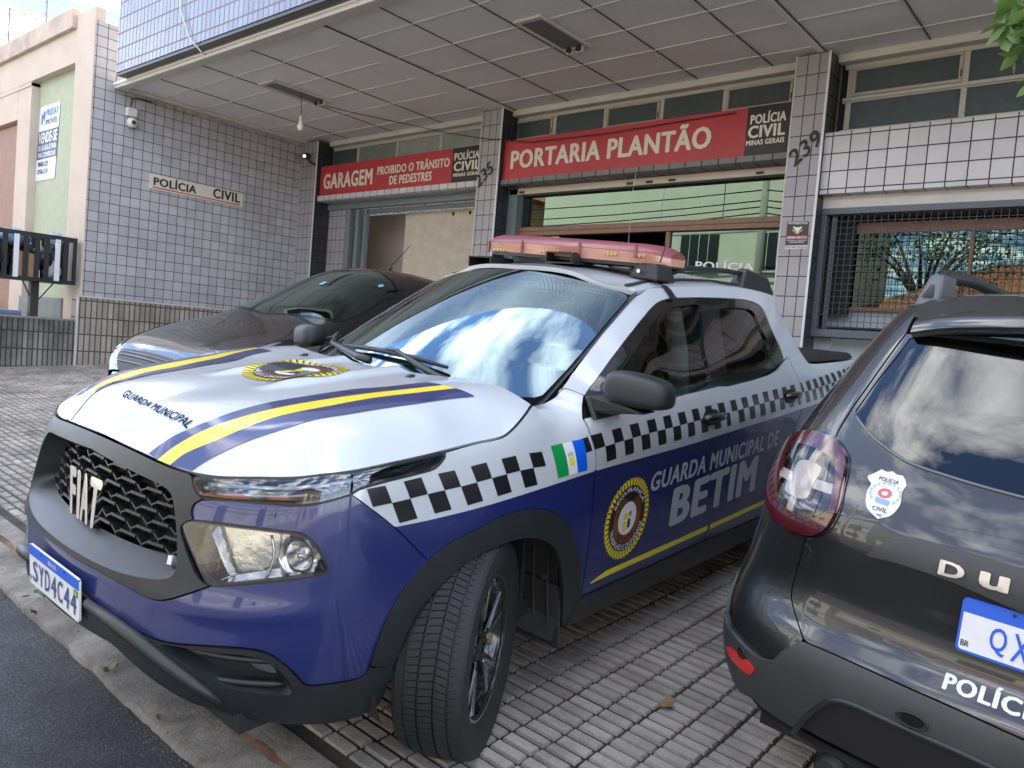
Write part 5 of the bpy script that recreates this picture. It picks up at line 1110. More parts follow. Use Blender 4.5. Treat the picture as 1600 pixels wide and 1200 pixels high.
# ---- cab rear, load bed
MB().hexa([(-2.80, -.74, 1.05), (-2.80, .74, 1.05), (-2.84, .74, 1.05), (-2.84, -.74, 1.05), (-2.78, -.58, 1.565), (-2.78, .58, 1.565), (-2.82, .58, 1.565), (-2.82, -.58, 1.565)]).build('cab_rear_wall', WHITE, TR)
MB().box(-2.85, -2.835, -.5, .5, 1.2, 1.5).build('rear_screen', GLOSSB, TR)
tb = MB(); tb.hexa([(-3.945, -.74, 1.165), (-2.86, -.775, 1.165), (-2.86, .775, 1.165), (-3.945, .74, 1.165), (-3.93, -.71, 1.205), (-2.88, -.745, 1.205), (-2.88, .745, 1.205), (-3.93, .71, 1.205)])
tb.build('tonneau_cover', mat('tonneau_vinyl', (.012, .012, .013), .6, bump=.1, bscale=200), TR, bev=.018)
MB().box(-3.985, -3.94, -.80, .80, .48, 1.165).build('tailgate', WHITE, TR, bev=.02); MB().box(-4.02, -3.90, -.84, .84, .36, .55).build('rear_bumper', PLAS, TR, bev=.03)
for s_ in (1, -1): MB().box(-3.99, -3.93, s_*.66-.09, s_*.66+.09, .72, 1.1).build('tail_light', REDL, TR, bev=.02)
# dark liner added to block light behind the panels, wheel wells, floor
ui = np.array([[.92, .30], [.98, .92], [1.5, .98], [1.9, 1.0], [5.36, 1.13], [5.36, .30]])
def arcpts(uc, r, zc=.362, zmin=.30): a = np.linspace(math.asin((zmin-zc)/r), math.pi-math.asin((zmin-zc)/r), 24); return np.stack([uc-r*np.cos(a)[::-1], zc+np.minimum(r*np.sin(a)[::-1], .39)], 1)
fa, ra = arcpts(1.49, .44), arcpts(4.48, .44)
lo_ = np.vstack([[[.92, .29]], fa[np.argsort(fa[:, 0])], ra[np.argsort(ra[:, 0])], [[5.36, .29], [5.36, 1.13], [2.0, 1.0], [1.5, .96], [1.0, .90], [.92, .88]]])
for s_ in (1, -1):
    panel(SH, [lo_*[s_, 1]], 'light_block_liner', DARKV, TR, h=.06, off=-.035, rim=False)
    for uc in (0, -2.99):
        mb = MB(); aa = np.linspace(-.45, math.pi+.45, 26); P = [(uc-.045+.455*math.cos(a), s_*.845, .362+min(.41*math.sin(a), .40)) for a in aa]; Q = [(p[0], s_*.42, p[2]) for p in P]
        V = P+Q; F = [(i, i+1, 27+i, 26+i) for i in range(25)]; mk('wheel_well', V+[(uc-.045, s_*.42, .362)], F+[(26+i, 27+i, 52) for i in range(25)], LINER, TR, True)
    # splash flap behind the front wheel with its fixings
    mb = MB(); mb.hexa([(-.50, s_*.60, .14), (-.50, s_*.845, .14), (-.515, s_*.845, .14), (-.515, s_*.60, .14), (-.47, s_*.60, .40), (-.47, s_*.848, .40), (-.485, s_*.848, .40), (-.485, s_*.60, .40)])
    for yy in (.66, .73, .80): mb.tube([(-.492, s_*yy, .16), (-.462, s_*yy, .40), (-.452, s_*yy, .55)], .005, 5)
    for zz in (.43, .56, .66): mb.tube([(-.455, s_*.80, zz), (-.435, s_*.80, zz)], .012, 8)
    mb.build('splash_flap', LINER, TR)
MB().box(-3.9, .75, -.70, .70, .24, .30).build('floor_pan', DARKV, TR); MB().box(-.42, -.40, -.72, .72, .3, 1.05).build('firewall', DARKV, TR)
# ---- wheels
def wheel_make(name, parent, loc, steer, r=.362, w=.228, rim_r=.236, side=1, spokes=5, tread=True, alloy=True):
    rt = bpy.data.objects.new(name, None); COL.objects.link(rt); rt.parent = parent; rt.location = loc; rt.rotation_euler = (0, 0, steer)
    hw = w/2; pr = [(rim_r-.012, -hw*.72), (rim_r+.004, -hw*.80), (rim_r+.03, -hw*.95), (r-.06, -hw*1.03), (r-.03, -hw*.99), (r-.014, -hw*.93), (r-.009, -hw*.84)]
    pr = pr+[(r-.0085, y) for y in np.linspace(-hw*.7, hw*.7, 9)]+[(a, -b) for a, b in pr[::-1]]
    ty = MB().lathe(pr, n=72).build('tyre', RUB, rt, True)
    if tread:                                                            # tread blocks in five ribs
        mb = MB(); n = 100; ribs = [(-.97, -.63, .000, 1), (-.56, -.25, .3, 0), (-.19, .19, .55, 0), (.25, .56, .8, 0), (.63, .97, .0, 1)]
        for a_, b_, ph, sh in ribs:
            for i in range(n):
                t0 = 2*math.pi*(i+ph+.06)/n; t1 = 2*math.pi*(i+ph+.90)/n; sk = .35*2*math.pi/n*(0 if sh else (1 if a_ < 0 else -1))
                P = []
                for rr in (r-.012, r):
                    k = 1 if rr > r-.006 else 1.0
                    for (y, t) in ((a_*hw, t0), (b_*hw, t0+sk), (b_*hw, t1+sk), (a_*hw, t1)):
                        rq = rr-(.013 if (abs(y) > .9*hw) else 0)-(.0035 if abs(y) > .5*hw else 0); P.append((rq*math.cos(t), y, rq*math.sin(t)))
                mb.hexa(P)
        mb.build('tread', RUB, ty)
    s = side; mb = MB(); yo = s*hw
    barrel = [(rim_r-.004, s*hw*.80), (rim_r-.004, s*hw*.72), (rim_r-.018, s*hw*.66), (rim_r-.026, s*hw*.2), (rim_r-.03, -s*hw*.7)]
    rim = MB().lathe(barrel, n=56).build('rim', GLOSSB, rt, True)
    MB().lathe([(rim_r-.004, s*hw*.80), (rim_r+.003, s*hw*.82), (rim_r+.004, s*hw*.76)], n=56).build('rim_lip', ALU, rim, True)
    for i in range(spokes):
        a0 = 2*math.pi*i/spokes+.3
        for d in (-.16, .16):
            P = []; ca = a0+d*.55; cb_ = a0+d*1.35
            e = lambda a, rr, y: (rr*math.cos(a), y, rr*math.sin(a))
            for y, kk in ((s*hw*.34, 1), (s*hw*.62, .8)):
                P += [e(ca-.16*kk, .055, y*.95), e(ca+.16*kk, .055, y*.95), e(cb_+.085*kk, rim_r-.012, y*1.08), e(cb_-.085*kk, rim_r-.012, y*1.08)]
            MB().hexa(P).build('spoke', GLOSSB, rim, bev=.003)
            if alloy:
                y = s*hw*.685; q = [e(ca-.05*np.sign(d)+.05, .085, y*.93), e(ca+.09, .085, y*.93), e(cb_+.055, rim_r-.016, y*1.02), e(cb_-.03, rim_r-.016, y*1.02)]
                V = q+[(p[0], p[1]-s*.006, p[2]) for p in q]; MB().hexa([V[4], V[5], V[6], V[7], V[0], V[1], V[2], V[3]]).build('machined_face', ALU, rim)
    MB().lathe([(.001, s*hw*.60), (.045, s*hw*.60), (.06, s*hw*.52), (.062, s*hw*.2)], n=28).build('hub_cap', GLOSSB, rim, True)
    MB().lathe([(.001, s*hw*.05), (.15, s*hw*.05), (.15, -s*hw*.2)], n=40).build('brake_disc', mat('cast_iron', (.08, .075, .07), .5, metal=.8), rim, True)
    for i in range(5): a = 2*math.pi*i/5; MB().tube([(.04*math.cos(a), s*hw*.5, .04*math.sin(a)), (.04*math.cos(a), s*hw*.63, .04*math.sin(a))], .008, 6).build('wheel_bolt', PLASD, rim)
    return rt
wheel_make('wheel', TR, (-.01, .80, .307), math.radians(27))
wheel_make('wheel', TR, (-.01, -.80, .307), math.radians(27), side=-1, tread=False)
wheel_make('wheel', TR, (-2.99, .79, .307), 0, tread=False); wheel_make('wheel', TR, (-2.99, -.79, .307), 0, side=-1, tread=False)
# ---- door mirrors
for s_ in (1, -1):
    n1, n2 = 28, 18; V = []; F = []
    for i in range(n2+1):
        v = -math.pi/2+math.pi*i/n2
        for j in range(n1):
            u = 2*math.pi*j/n1; sp = lambda t, e: math.copysign(abs(t)**e, t)
            x = sp(math.cos(v), .45)*sp(math.cos(u), .75); y = sp(math.cos(v), .45)*sp(math.sin(u), .55); z = sp(math.sin(v), .62)
            tp = 1-.18*max(0, -z)-.10*max(0, y); V.append((-.625+.075*x*(1+.0*z)-.03*y, s_*(1.025+.118*y), 1.157+.066*z*tp+.012*y*-1))
    F = [(i*n1+j, i*n1+(j+1) % n1, (i+1)*n1+(j+1) % n1, (i+1)*n1+j) for i in range(n2) for j in range(n1)]
    if s_ < 0: F = [f[::-1] for f in F]
    mr = mk('door_mirror', V, F, PLAS, TR, True)
    MB().hexa([(-.57, s_*.86, 1.055), (-.67, s_*.875, 1.065), (-.68, s_*1.08, 1.088), (-.585, s_*1.08, 1.084), (-.56, s_*.85, 1.125), (-.65, s_*.86, 1.125), (-.66, s_*.97, 1.118), (-.59, s_*.97, 1.114)]).build('mirror_arm', PLASD, mr, bev=.012)
    MB().hexa([(-.556, s_*.895, 1.035), (-.73, s_*.897, 1.045), (-.73, s_*.868, 1.05), (-.556, s_*.868, 1.04), (-.575, s_*.842, 1.115), (-.70, s_*.845, 1.125), (-.70, s_*.815, 1.125), (-.575, s_*.815, 1.115)]).build('mirror_base', PLASD, mr, bev=.006)
# ---- door handles
for s_ in (1, -1):
    for dn, uc in (('front_door', 2.93), ('rear_door', 3.86)):
        d = [o for o in TR.children if o.name.startswith(dn) and (o.data.vertices[0].co.y > 0) == (s_ > 0)][0]
        z = zm(uc)+.0; P = [];
        for t in np.linspace(-1, 1, 9): q = np.array([[uc+t*.095, z+.012*t*0]]); P.append(SH(q)[0]+SH.normal(q)[0]*(.034-.022*abs(t)**2.5))
        P = np.array(P)*[1, s_, 1]; MB().tube(P, [.012, .019, .02, .02, .02, .02, .02, .019, .012], 8).build('door_handle', BLK, d, True)
        panel(SH, [(smooth_loop([(uc-.07, z-.034), (uc+.06, z-.034), (uc+.075, z), (uc+.05, z+.03), (uc-.06, z+.03), (uc-.08, z)], True, 3))*[s_, 1]], 'handle_cup', PLASD, d, h=.03, off=.0016, rim=False)
# ---- side lettering and seals (left side)
fdL = [o for o in TR.children if o.name.startswith('front_door')][0]; rdL = [o for o in TR.children if o.name.startswith('rear_door')][0]; feL = [o for o in TR.children if o.name.startswith('fender')][0]
sq = T3([(976, 745), (974, 877), (938, 835), (1009, 785)]); print('seal', sq)
su, sz_ = 2.325, .597; 
SW = .168
seal(lambda v, f, n_, m, p, o_: decal(SH, np.stack([su+v[:, 0]*SW, sz_+v[:, 1]*SW*1.05], 1), f, n_, m, p, o_), fdL, 'door_seal')
def letters(s, px, bold, m, nm, nx, parent, parent2=None, shear=.0):
    V, F, _ = text2d(s, 0, shear, bold); V, F = dice(V, F, nx, 3); q = T3(px); Q = bil(V, q); decal(SH, Q, F, nm, m, parent, .0013); return q
q1 = letters('GUARDA MUNICIPAL DE', [(1014, 770), (1215, 696), (1218, 671), (1020, 739)], .075, GTXT, 'door_lettering', 18, fdL, shear=.0)
q2 = letters('BETIM', [(1044, 824), (1178, 766), (1186, 710), (1053, 763)], .11, GTXT, 'door_lettering', 10, fdL)
print('text', q1, q2)
fl = T3([(872, 747), (917, 734.5), (910, 686), (860, 697)])
bar = [(0, .36, GREEN), (.36, .66, WTXT), (.66, 1, FBLUE)]
for a, b, m in bar:
    V, F = dice(*rectv(a, 0, b, 1), 3, 6); V = V; V2, F2 = dice(*rectv(0, 0, 1, 1), 2, 6); V2 = V2*[b-a, 1]+[a, 0]; decal(SH, bil(V2, fl), F2, 'municipal_flag', m, feL, .0022)
for x0, y0, x1, y1, m in ((.44, .28, .58, .55, YEL), (.42, .58, .60, .70, mat('flag_grey', (.45, .43, .38), .5))):
    V2, F2 = rectv(x0, y0, x1, y1); decal(SH, bil(V2, fl), F2, 'flag_crest', m, feL, .0030)
# ---- wipers
def onw(px, off): Q = WIND.trace(px); return list(WIND(Q)+WIND.normal(Q)*off)
b = onw([(528, 545), (560, 548), (603, 555), (650, 566), (701, 581)], .022)
wp = MB().tube(b, [.006, .011, .012, .011, .007], 6).build('wiper_blade', PLASD, TR, True)
a = onw([(712, 608), (690, 601), (661, 583), (640, 568), (622, 557), (608, 555)], .032); MB().tube(a, [.017, .016, .013, .010, .009, .007], 6).build('wiper_arm', PLAS, wp, True)
b = onw([(470, 540), (484, 526), (502, 512)], .020); wp = MB().tube(b, [.006, .011, .008], 6).build('wiper_blade', PLASD, TR, True)
a = onw([(582, 573), (565, 567), (545, 556), (525, 545), (513, 532), (504, 513)], .034); MB().tube(a, [.018, .017, .014, .011, .009, .007], 6).build('wiper_arm', PLAS, wp, True)
# ---- cabin
MB().hexa([(-.42, -.70, .95), (-.42, .70, .95), (-.95, .72, .95), (-.95, -.72, .95), (-.36, -.66, 1.075), (-.36, .66, 1.075), (-.93, .66, 1.10), (-.93, -.66, 1.10)]).build('dashboard', DASH, TR, bev=.03)
for y in (.37, -.37):
    st = MB(); st.hexa([(-1.30, y-.25, .45), (-1.30, y+.25, .45), (-1.85, y+.25, .42), (-1.85, y-.25, .42), (-1.28, y-.24, .66), (-1.28, y+.24, .66), (-1.85, y+.24, .62), (-1.85, y-.24, .62)])
    s0 = st.build('front_seat', SEAT, TR, bev=.05)
    MB().hexa([(-1.72, y-.24, .60), (-1.72, y+.24, .60), (-1.90, y+.24, .60), (-1.90, y-.24, .60), (-1.90, y-.20, 1.22), (-1.90, y+.20, 1.22), (-2.0, y+.20, 1.22), (-2.0, y-.20, 1.22)]).build('seat_back', SEAT, s0, bev=.05)
    MB().hexa([(-1.92, y-.13, 1.25), (-1.92, y+.13, 1.25), (-2.02, y+.13, 1.25), (-2.02, y-.13, 1.25), (-1.93, y-.11, 1.43), (-1.93, y+.11, 1.43), (-2.02, y+.11, 1.43), (-2.02, y-.11, 1.43)]).build('head_rest', SEAT, s0, bev=.035)
MB().hexa([(-2.3, -.66, .5), (-2.3, .66, .5), (-2.75, .66, .5), (-2.75, -.66, .5), (-2.62, -.62, 1.2), (-2.62, .62, 1.2), (-2.76, .60, 1.25), (-2.76, -.60, 1.25)]).build('rear_bench', SEAT, TR, bev=.05)
sw = MB(); c0 = np.array([-1.02, .37, 1.02]); ax = np.array([-.85, 0, .52]); ax /= np.linalg.norm(ax); e1 = np.array([0, 1., 0]); e2 = np.cross(ax, e1)
sw.tube([c0+.18*(math.cos(a)*e1+math.sin(a)*e2) for a in np.linspace(0, 2*math.pi, 33)], .015, 8, cap=False); sw.tube([c0-.17*e1, c0, c0+.17*e1], .018, 6); sw.tube([c0, c0-.17*e2], .018, 6); sw.tube([c0+ax*.02, c0-ax*.3], .05, 8)
sw.build('steering_wheel', PLASD, TR, True)
for s_ in (1, -1):
    mb = MB(); mb.tube([(-1.47, s_*.735, 1.0), (-1.49, s_*.69, 1.25), (-1.55, s_*.60, 1.46)], [.05, .05, .045], 8); mb.build('pillar_lining', CREAM, TR, True)
MB().hexa([(-1.15, -.52, 1.50), (-1.15, .52, 1.50), (-2.75, .50, 1.52), (-2.75, -.50, 1.52), (-1.15, -.52, 1.53), (-1.15, .52, 1.53), (-2.75, .50, 1.55), (-2.75, -.50, 1.55)]).build('roof_lining', mat('grey_headlining', (.25, .25, .24), .9), TR)
rm_ = onw([(745, 470)], -.06)[0]; mb = MB(); c = np.array([-.98, 0, 1.44]); mb.box(c[0]-.02, c[0]+.02, -.12, .12, c[2]-.035, c[2]+.035); mb.build('rear_view_mirror', PLASD, TR, bev=.012)
# ---- light bar on the roof
LB = bpy.data.objects.new('light_bar', None); COL.objects.link(LB); LB.parent = TR
ys = np.linspace(-1, 1, 41)
def bar_sec(prof, a=0, b=41):
    V = []; F = []; n = len(prof)
    for t in ys[a:b]:
        y = .03+t*.575; xc = -1.43-.13*t*t; k = 1-.0*abs(t); e = max(0, (abs(t)-.80)/.2); wd = 1-.55*e**2; 
        for (px_, pz_) in prof: V.append((xc+px_*wd, y, 1.668-.018*t+pz_*.90*(1-.30*e**2)))
    m = b-a
    for i in range(m-1): F += [(i*n+j, i*n+j+1, (i+1)*n+j+1, (i+1)*n+j) for j in range(n-1)]
    F += [tuple(range(n)), tuple((m-1)*n+j for j in range(n))[::-1]]
    return V, F
V, F = bar_sec([(.155, .058), (.150, .066), (.115, .090), (.05, .106), (-.05, .106), (-.115, .09), (-.15, .066), (-.155, .058)]); shade_auto(mk('light_bar_top', V, F, REDL, LB, True), 50)
V, F = bar_sec([(.135, 0), (.156, .054), (.152, .057), (-.152, .057), (-.156, .054), (-.135, 0)]); shade_auto(mk('light_bar_lens', V, F, mat('clear_amber_lens', (.60, .33, .22), .25, coat=.25, coatr=.2, noise=.35, nscale=5, col2=(.50, .22, .16)), LB, True), 40)
for t in (-.85, -.32, .32, .8):
    y = .03+t*.575; x = -1.43-.13*t*t+.158; MB().box(x-.006, x+.006, y-.006, y+.006, 1.675, 1.735).build('lens_clip', REDL, LB)
for t0 in (-.62, .0, .55, .78):
    y = .03+t0*.575; x = -1.43-.13*t0*t0+.148; mb = MB()
    for k in range(6): mb.tube([(x-.004, y+(k-2.5)*.022, 1.69), (x+.004, y+(k-2.5)*.022, 1.69)], .010, 8)
    mb.build('led_module', AMBER, LB)
V, F = bar_sec([(.13, -.018), (.13, .0), (-.13, .0), (-.13, -.018)]); mk('light_bar_base', V, F, PLASD, LB)
for y in (-.50, .54):                                                    # feet
    z0 = RZ(np.array([-1.42]), np.array([y*.92]))[0]
    MB().hexa([(-1.36, y-.085, z0), (-1.36, y+.075, z0-.012), (-1.54, y+.075, z0-.012), (-1.54, y-.085, z0), (-1.38, y-.06, 1.655), (-1.38, y+.055, 1.655), (-1.52, y+.055, 1.655), (-1.52, y-.06, 1.655)]).build('light_bar_foot', PLASD, LB, bev=.01)
    MB().tube([(-1.355, y-.02, z0+.03), (-1.345, y-.02, z0+.03)], .01, 6).build('foot_bolt', ALU, LB)
for y in (-.40, .13):                                                    # horns under the bar
    z0 = RZ(np.array([-1.3]), np.array([y]))[0]+.006; mb = MB(); w_ = .075
    mb.box(-1.42, -1.235, y-w_, y+w_, z0, z0+.006); mb.box(-1.42, -1.235, y-w_, y+w_, z0+.05, z0+.056); mb.box(-1.42, -1.235, y-w_-.006, y-w_, z0, z0+.056); mb.box(-1.42, -1.235, y+w_, y+w_+.006, z0, z0+.056); mb.box(-1.42, -1.36, y-w_, y+w_, z0+.006, z0+.05)
    mb.build('siren_horn', PLASD, LB)
MB().tube([(-1.42, .30, 1.645), (-1.36, .36, 1.625), (-1.38, .44, 1.62), (-1.42, .5, 1.64)], .007, 6).build('light_bar_cable', PLASD, LB, True)
P = [ROOF(np.array([[-1.45, y]]))[0]+[0, 0, .006] for y in (.44, .52, .575)]+[np.array([-1.45, .630, 1.54]), np.array([-1.45, .668, 1.50])]
mb = MB(); V = []
for p in P: V += [p+[.025, 0, 0], p-[.025, 0, 0]]
mk('mounting_strap', V, [(2*i, 2*i+1, 2*i+3, 2*i+2) for i in range(len(P)-1)], PLASD, TR, True)
# ---- roof rails and aerial
for s_ in (1, -1):
    mb = MB(); P = [(-1.62, s_*.545, 1.625), (-1.75, s_*.545, 1.655), (-2.2, s_*.54, 1.668), (-2.45, s_*.54, 1.665)]; mb.tube(P, [.012, .014, .014, .014], 8); r0 = mb.build('roof_rail', PLASD, TR, True)
    MB().hexa([(-2.33, s_*.50, 1.60), (-2.33, s_*.59, 1.575), (-2.80, s_*.585, 1.555), (-2.80, s_*.49, 1.59), (-2.42, s_*.515, 1.700), (-2.42, s_*.565, 1.695), (-2.74, s_*.56, 1.66), (-2.74, s_*.51, 1.665)]).build('rail_foot', PLAS, r0, bev=.012)
MB().tube([(-1.40, .60, 1.66), (-1.42, .625, 1.80)], [.004, .002], 6).build('aerial', PLASD, TR)
# ================================================================== BLACK POLICE SUV (own frame: x forward from rear axle, y left, z up)
SX, SY, SYAW = -1.064, 2.41, math.radians(176.408)
_cs, _sn = math.cos(SYAW), math.sin(SYAW)
def suv2g(P): P = np.asarray(P, float); return np.stack([SX+P[:, 0]*_cs-P[:, 1]*_sn, SY+P[:, 0]*_sn+P[:, 1]*_cs, GZ+P[:, 2]], 1)
SUVM = MG @ Matrix([[_cs, -_sn, 0, SX], [_sn, _cs, 0, SY], [0, 0, 1, GZ], [0, 0, 0, 1]])
SV = empty('police_suv', 'black police SUV with its tail to the street and shield sticker on the tailgate', 'SUV', mw=SUVM)
BLKP = mat('black_paint', (.013, .0135, .0145), .35, coat=1, coatr=.02, noise=.4, nscale=2.5)
xr = pch([.20, .30, .40, .50, .58, .64, .70, .76, .86, .96, 1.06, 1.16, 1.28, 1.40, 1.52, 1.60, 1.68], [-.60, -.72, -.79, -.825, -.835, -.825, -.785, -.768, -.782, -.797, -.757, -.705, -.625, -.53, -.43, -.35, -.22])
zz_ = np.linspace(.15, 1.75, 321); yy_ = xr(zz_); kk_ = np.exp(-(np.arange(-9, 10)/4.5)**2/2); kk_ /= kk_.sum(); xr = pch(zz_, np.convolve(np.pad(yy_, 9, 'edge'), kk_, 'valid'))
def suv_shell():
    zs = [.20, .30, .45, .58, .70, .84, .95, 1.04, 1.12, 1.22, 1.34, 1.46, 1.56, 1.64]
    col = {-.05: [.82, .88, .925, .93, .925, .91, .896, .884, .86, .815, .752, .69, .63, .56],
           .5: [.81, .86, .90, .91, .91, .905, .90, .89, .868, .822, .758, .695, .635, .565],
           1.3: [.80, .84, .875, .88, .89, .90, .90, .89, .87, .825, .76, .70, .64, .57],
           2.3: [.80, .84, .875, .88, .89, .90, .90, .89, .87, .825, .76, .70, .64, .57],
           3.3: [.80, .84, .885, .90, .90, .89, .87, .84, .80, .74, .68, .62, .56, .5]}
    X = []; Y = []
    for x, c in col.items():
        for z, w in zip(zs, c): X.append((x, z)); Y.append(w)
    Wt = TPS(X, Y, 2e-5, (1, 2.2)); xc = -.05
    def f(u, z):
        u = np.asarray(u, float); z = np.asarray(z, float); sg = np.where(u < 0, -1., 1.); u = abs(u); X = np.where(u > 1, xc+(u-1), xc)
        w = Wt(X, z); w0 = Wt(np.full_like(z, xc), z); x0 = xr(z); Ln = xc-x0; t = np.clip(u, 0, 1)
        b1, b2, b3 = 3*t*(1-t)**2, 3*t*t*(1-t), t**3
        k_ = np.clip((.92-z)/.22, 0, 1); ky = .86+.09*k_; kx = .84+.08*k_
        xx = x0*((1-t)**3+b1)+(xc-kx*Ln)*b2+xc*b3; yy = b1*w0*ky+b2*w0+b3*w0
        return np.stack([np.where(u > 1, X, xx), np.where(u > 1, w, yy)*sg, z], 1)
    return Surf(f, (-.4, 4.2), (.2, 1.66), 1, suv2g, 300, 200), Wt
SS, SWT = suv_shell()
if SS.normal(np.array([[0., .8]]))[0][0] > 0: SS.flip = -1
def stl(pts, n=5, closed=False): return SS.trace(smooth_loop(pts, closed, n))
def to0(q, z=None):   # end a line on the centre plane
    k = q[:, 0] > .0; q = q[k]; a, b = q[-2], q[-1]; s = (b[1]-a[1])/(b[0]-a[0]-1e-9) if z is None else 0
    return np.vstack([q, [0, z if z is not None else b[1]-s*b[0]*.5]])
GLS = [(1425, 523), (1404, 552), (1372, 592), (1336, 642)]
GLB = [(1336, 645), (1360, 676), (1390, 701), (1420, 720), (1480, 741), (1540, 759), (1600, 775)]
gt_ = [(1428, 522), (1500, 528), (1560, 535), (1600, 540)]
gA = stl(GLS); gB = to0(stl(GLB)); gTq = to0(stl(gt_), None)
for q_ in (gB, gTq): pass
glassL = np.vstack([gTq[::-1][:-1], gA[1:], gB[1:]])
MIR0 = lambda q: np.vstack([q, (q*[-1, 1])[::-1]])
# tailgate outline (left gap, from the roof corner to the bumper)
GAPP = [(1417, 522), (1397, 548), (1360, 600), (1330, 643), (1306, 686), (1290, 760), (1262, 830), (1252, 870), (1243, 903), (1237.5, 930), (1243, 958), (1257, 999)]
gap = stl(GAPP)
BLINE = [(1257, 1001), (1285, 1013), (1337, 1036), (1412, 1070), (1487, 1103), (1562, 1137), (1600, 1154)]
bl_ = to0(stl(BLINE), None)
tg = np.vstack([[[0, gTq[-1][1]+.008]], [[gap[0, 0]*.5, gTq[:, 1].mean()+.012]], gap, bl_[1:]])
tail = panel(SS, [MIR0(tg), MIR0(glassL)], 'tailgate', BLKP, SV, h=.022, th=.014)
gl = panel(SS, [inset(MIR0(glassL), .001)], 'rear_window', glass('suv_rear_glass', (.05, .055, .06), 1.52, 0, 1.5), tail, h=.04, off=-.003, rim=False)
panel(SS, [inset(MIR0(glassL), .0), inset(MIR0(glassL), .03)], 'rear_window_border', GLOSSB, tail, h=.03, off=-.007, rim=False)
for i in range(9):
    z = 1.19+i*.034; q = np.stack([np.linspace(-.72, .72, 40), np.full(40, z)], 1); q = q[inpoly(q, inset(MIR0(glassL), .04))]
    if len(q) > 4: MB().tube(SS(q)-SS.normal(q)*.005, .0013, 4).build('heater_wire', mat('heater_wire', (.20, .12, .08), .5), gl)
MB().tube(np.vstack([SS(resample(gB, .03, False)), (SS(resample(gB, .03, False))*[1, -1, 1])[::-1]])+[-.003, 0, -.004], .0045, 6).build('window_seal_highlight', mat('seal_highlight_grey', (.10, .10, .11), .3), tail, True)  # seal tube in grey: the highlight along the glass edge is in its colour
# lamp
LAMP = [(1213, 727), (1219, 711), (1227, 698), (1236, 689), (1246, 680.5), (1261, 676), (1275, 676), (1292, 681), (1306, 689), (1317, 700), (1323, 711), (1324, 727), (1321, 746), (1316, 765), (1311, 792), (1303, 812), (1289, 830), (1270, 836), (1252, 832), (1231, 824), (1214, 809), (1205, 793), (1204, 768), (1208, 745)]
lampq = resample(stl(LAMP, 4, True), .02)
IN1 = [(1228, 748), (1233, 722), (1241, 706), (1258, 703), (1280, 711), (1295, 722), (1301, 737), (1298, 765), (1290, 790), (1277, 801), (1255, 799), (1236, 790), (1226, 778)]
inq = stl(IN1, 4, True); inq = inq.mean(0)+(inq-inq.mean(0))*1.13
redglass = mat('red_lamp_glass', (.085, .008, .012), .16, coat=1, coatr=.02, noise=.5, nscale=22); clearl = glass('clear_lamp_glass', (.95, .92, .92), 1.45, 0, 1.2)
WLED = mat('white_lamp_core', (.72, .68, .62), .2, coat=.8, noise=.15, nscale=40)
def bulge(sf, c, r, amt):
    g = lambda a, b: sf.f(a, b)
    return sf
for sd_ in (1, -1):
    m1 = np.array([sd_, 1]); q = lampq*m1; qi = inq*m1; c = qi.mean(0)
    lp_ = panel(SS, [q, qi], 'tail_light', redglass, SV, h=.015, off=.014, th=.05)
    panel(SS, [inset(q, -.007), inset(q, .004)], 'tail_light_gasket', GLOSSB, lp_, h=.02, off=.004, th=.02)
    panel(SS, [qi], 'clear_lens', clearl, lp_, h=.015, off=.017, th=.01)
    panel(SS, [q], 'lamp_bowl', mat('red_reflector', (.30, .03, .035), .25, metal=.6, noise=.4, nscale=30), lp_, h=.02, off=-.015, rim=False)
    panel(SS, [inset(qi, -.006)], 'inner_bowl', mat('lamp_silver', (.42, .38, .36), .25, metal=.9, noise=.5, nscale=18, col2=(.10, .05, .05)), lp_, h=.02, off=-.011, rim=False)
    core = smooth_loop([(-.042, -.045), (.042, -.045), (.046, 0), (.042, .045), (-.042, .045), (-.046, 0)], True, 4)*[1, 1]+c
    panel(SS, [core], 'lamp_core', WLED, lp_, h=.02, off=.011, th=.02)
    for dx, dy, w, h_ in ((-.075, 0, .034, .013), (.075, -.004, .034, .013), (0, .085, .013, .042), (0, -.085, .013, .042)):
        panel(SS, [np.array([(-w, -h_), (w, -h_), (w, h_), (-w, h_)])+c+[dx*sd_, dy]], 'lamp_arm', WLED, lp_, h=.03, off=.009, th=.016)
    r1 = inset(qi, -.020); r2 = inset(qi, -.008); panel(SS, [r1, r2], 'lamp_ring', mat('pink_guide', (.62, .38, .38), .25, coat=.6), lp_, h=.02, off=.006, th=.012)
# body sides: quarter panels with a window, black lower cladding
QL = [(1417, 520), (1397, 546), (1358, 598), (1329, 641), (1305, 685)]
gapo = stl([(1416, 519), (1396, 545), (1359, 597), (1329, 640), (1304.5, 684), (1288, 760), (1260, 830), (1250, 870), (1241, 903), (1235.5, 930), (1241, 958), (1254, 998)])
bsp_ = stl([(1254, 1001), (1240, 1007), (1225, 1016), (1210, 1028), (1187, 1023), (1161, 1000), (1141, 976)])
arch = lambda uc, r, n=20, z0=.30: np.stack([uc-r*np.cos(np.linspace(.12, math.pi-.12, n)), .345+r*np.sin(np.linspace(.12, math.pi-.12, n))*.98], 1)
ucr = 1.05; ucf = 1.05+2.67
a1 = arch(ucr, .40); a2 = arch(ucf, .40)
quarter = np.vstack([gapo, bsp_[1:], [[.62, .585]], a1, [[1.6, .36], [3.2, .36]], a2, [[4.12, .40], [4.15, .95], [3.0, 1.02], [2.55, 1.32], [2.2, 1.53], [1.5, 1.585], [.9, 1.60], [.55, 1.585]], [[gapo[0, 0]+.05, 1.565]]])
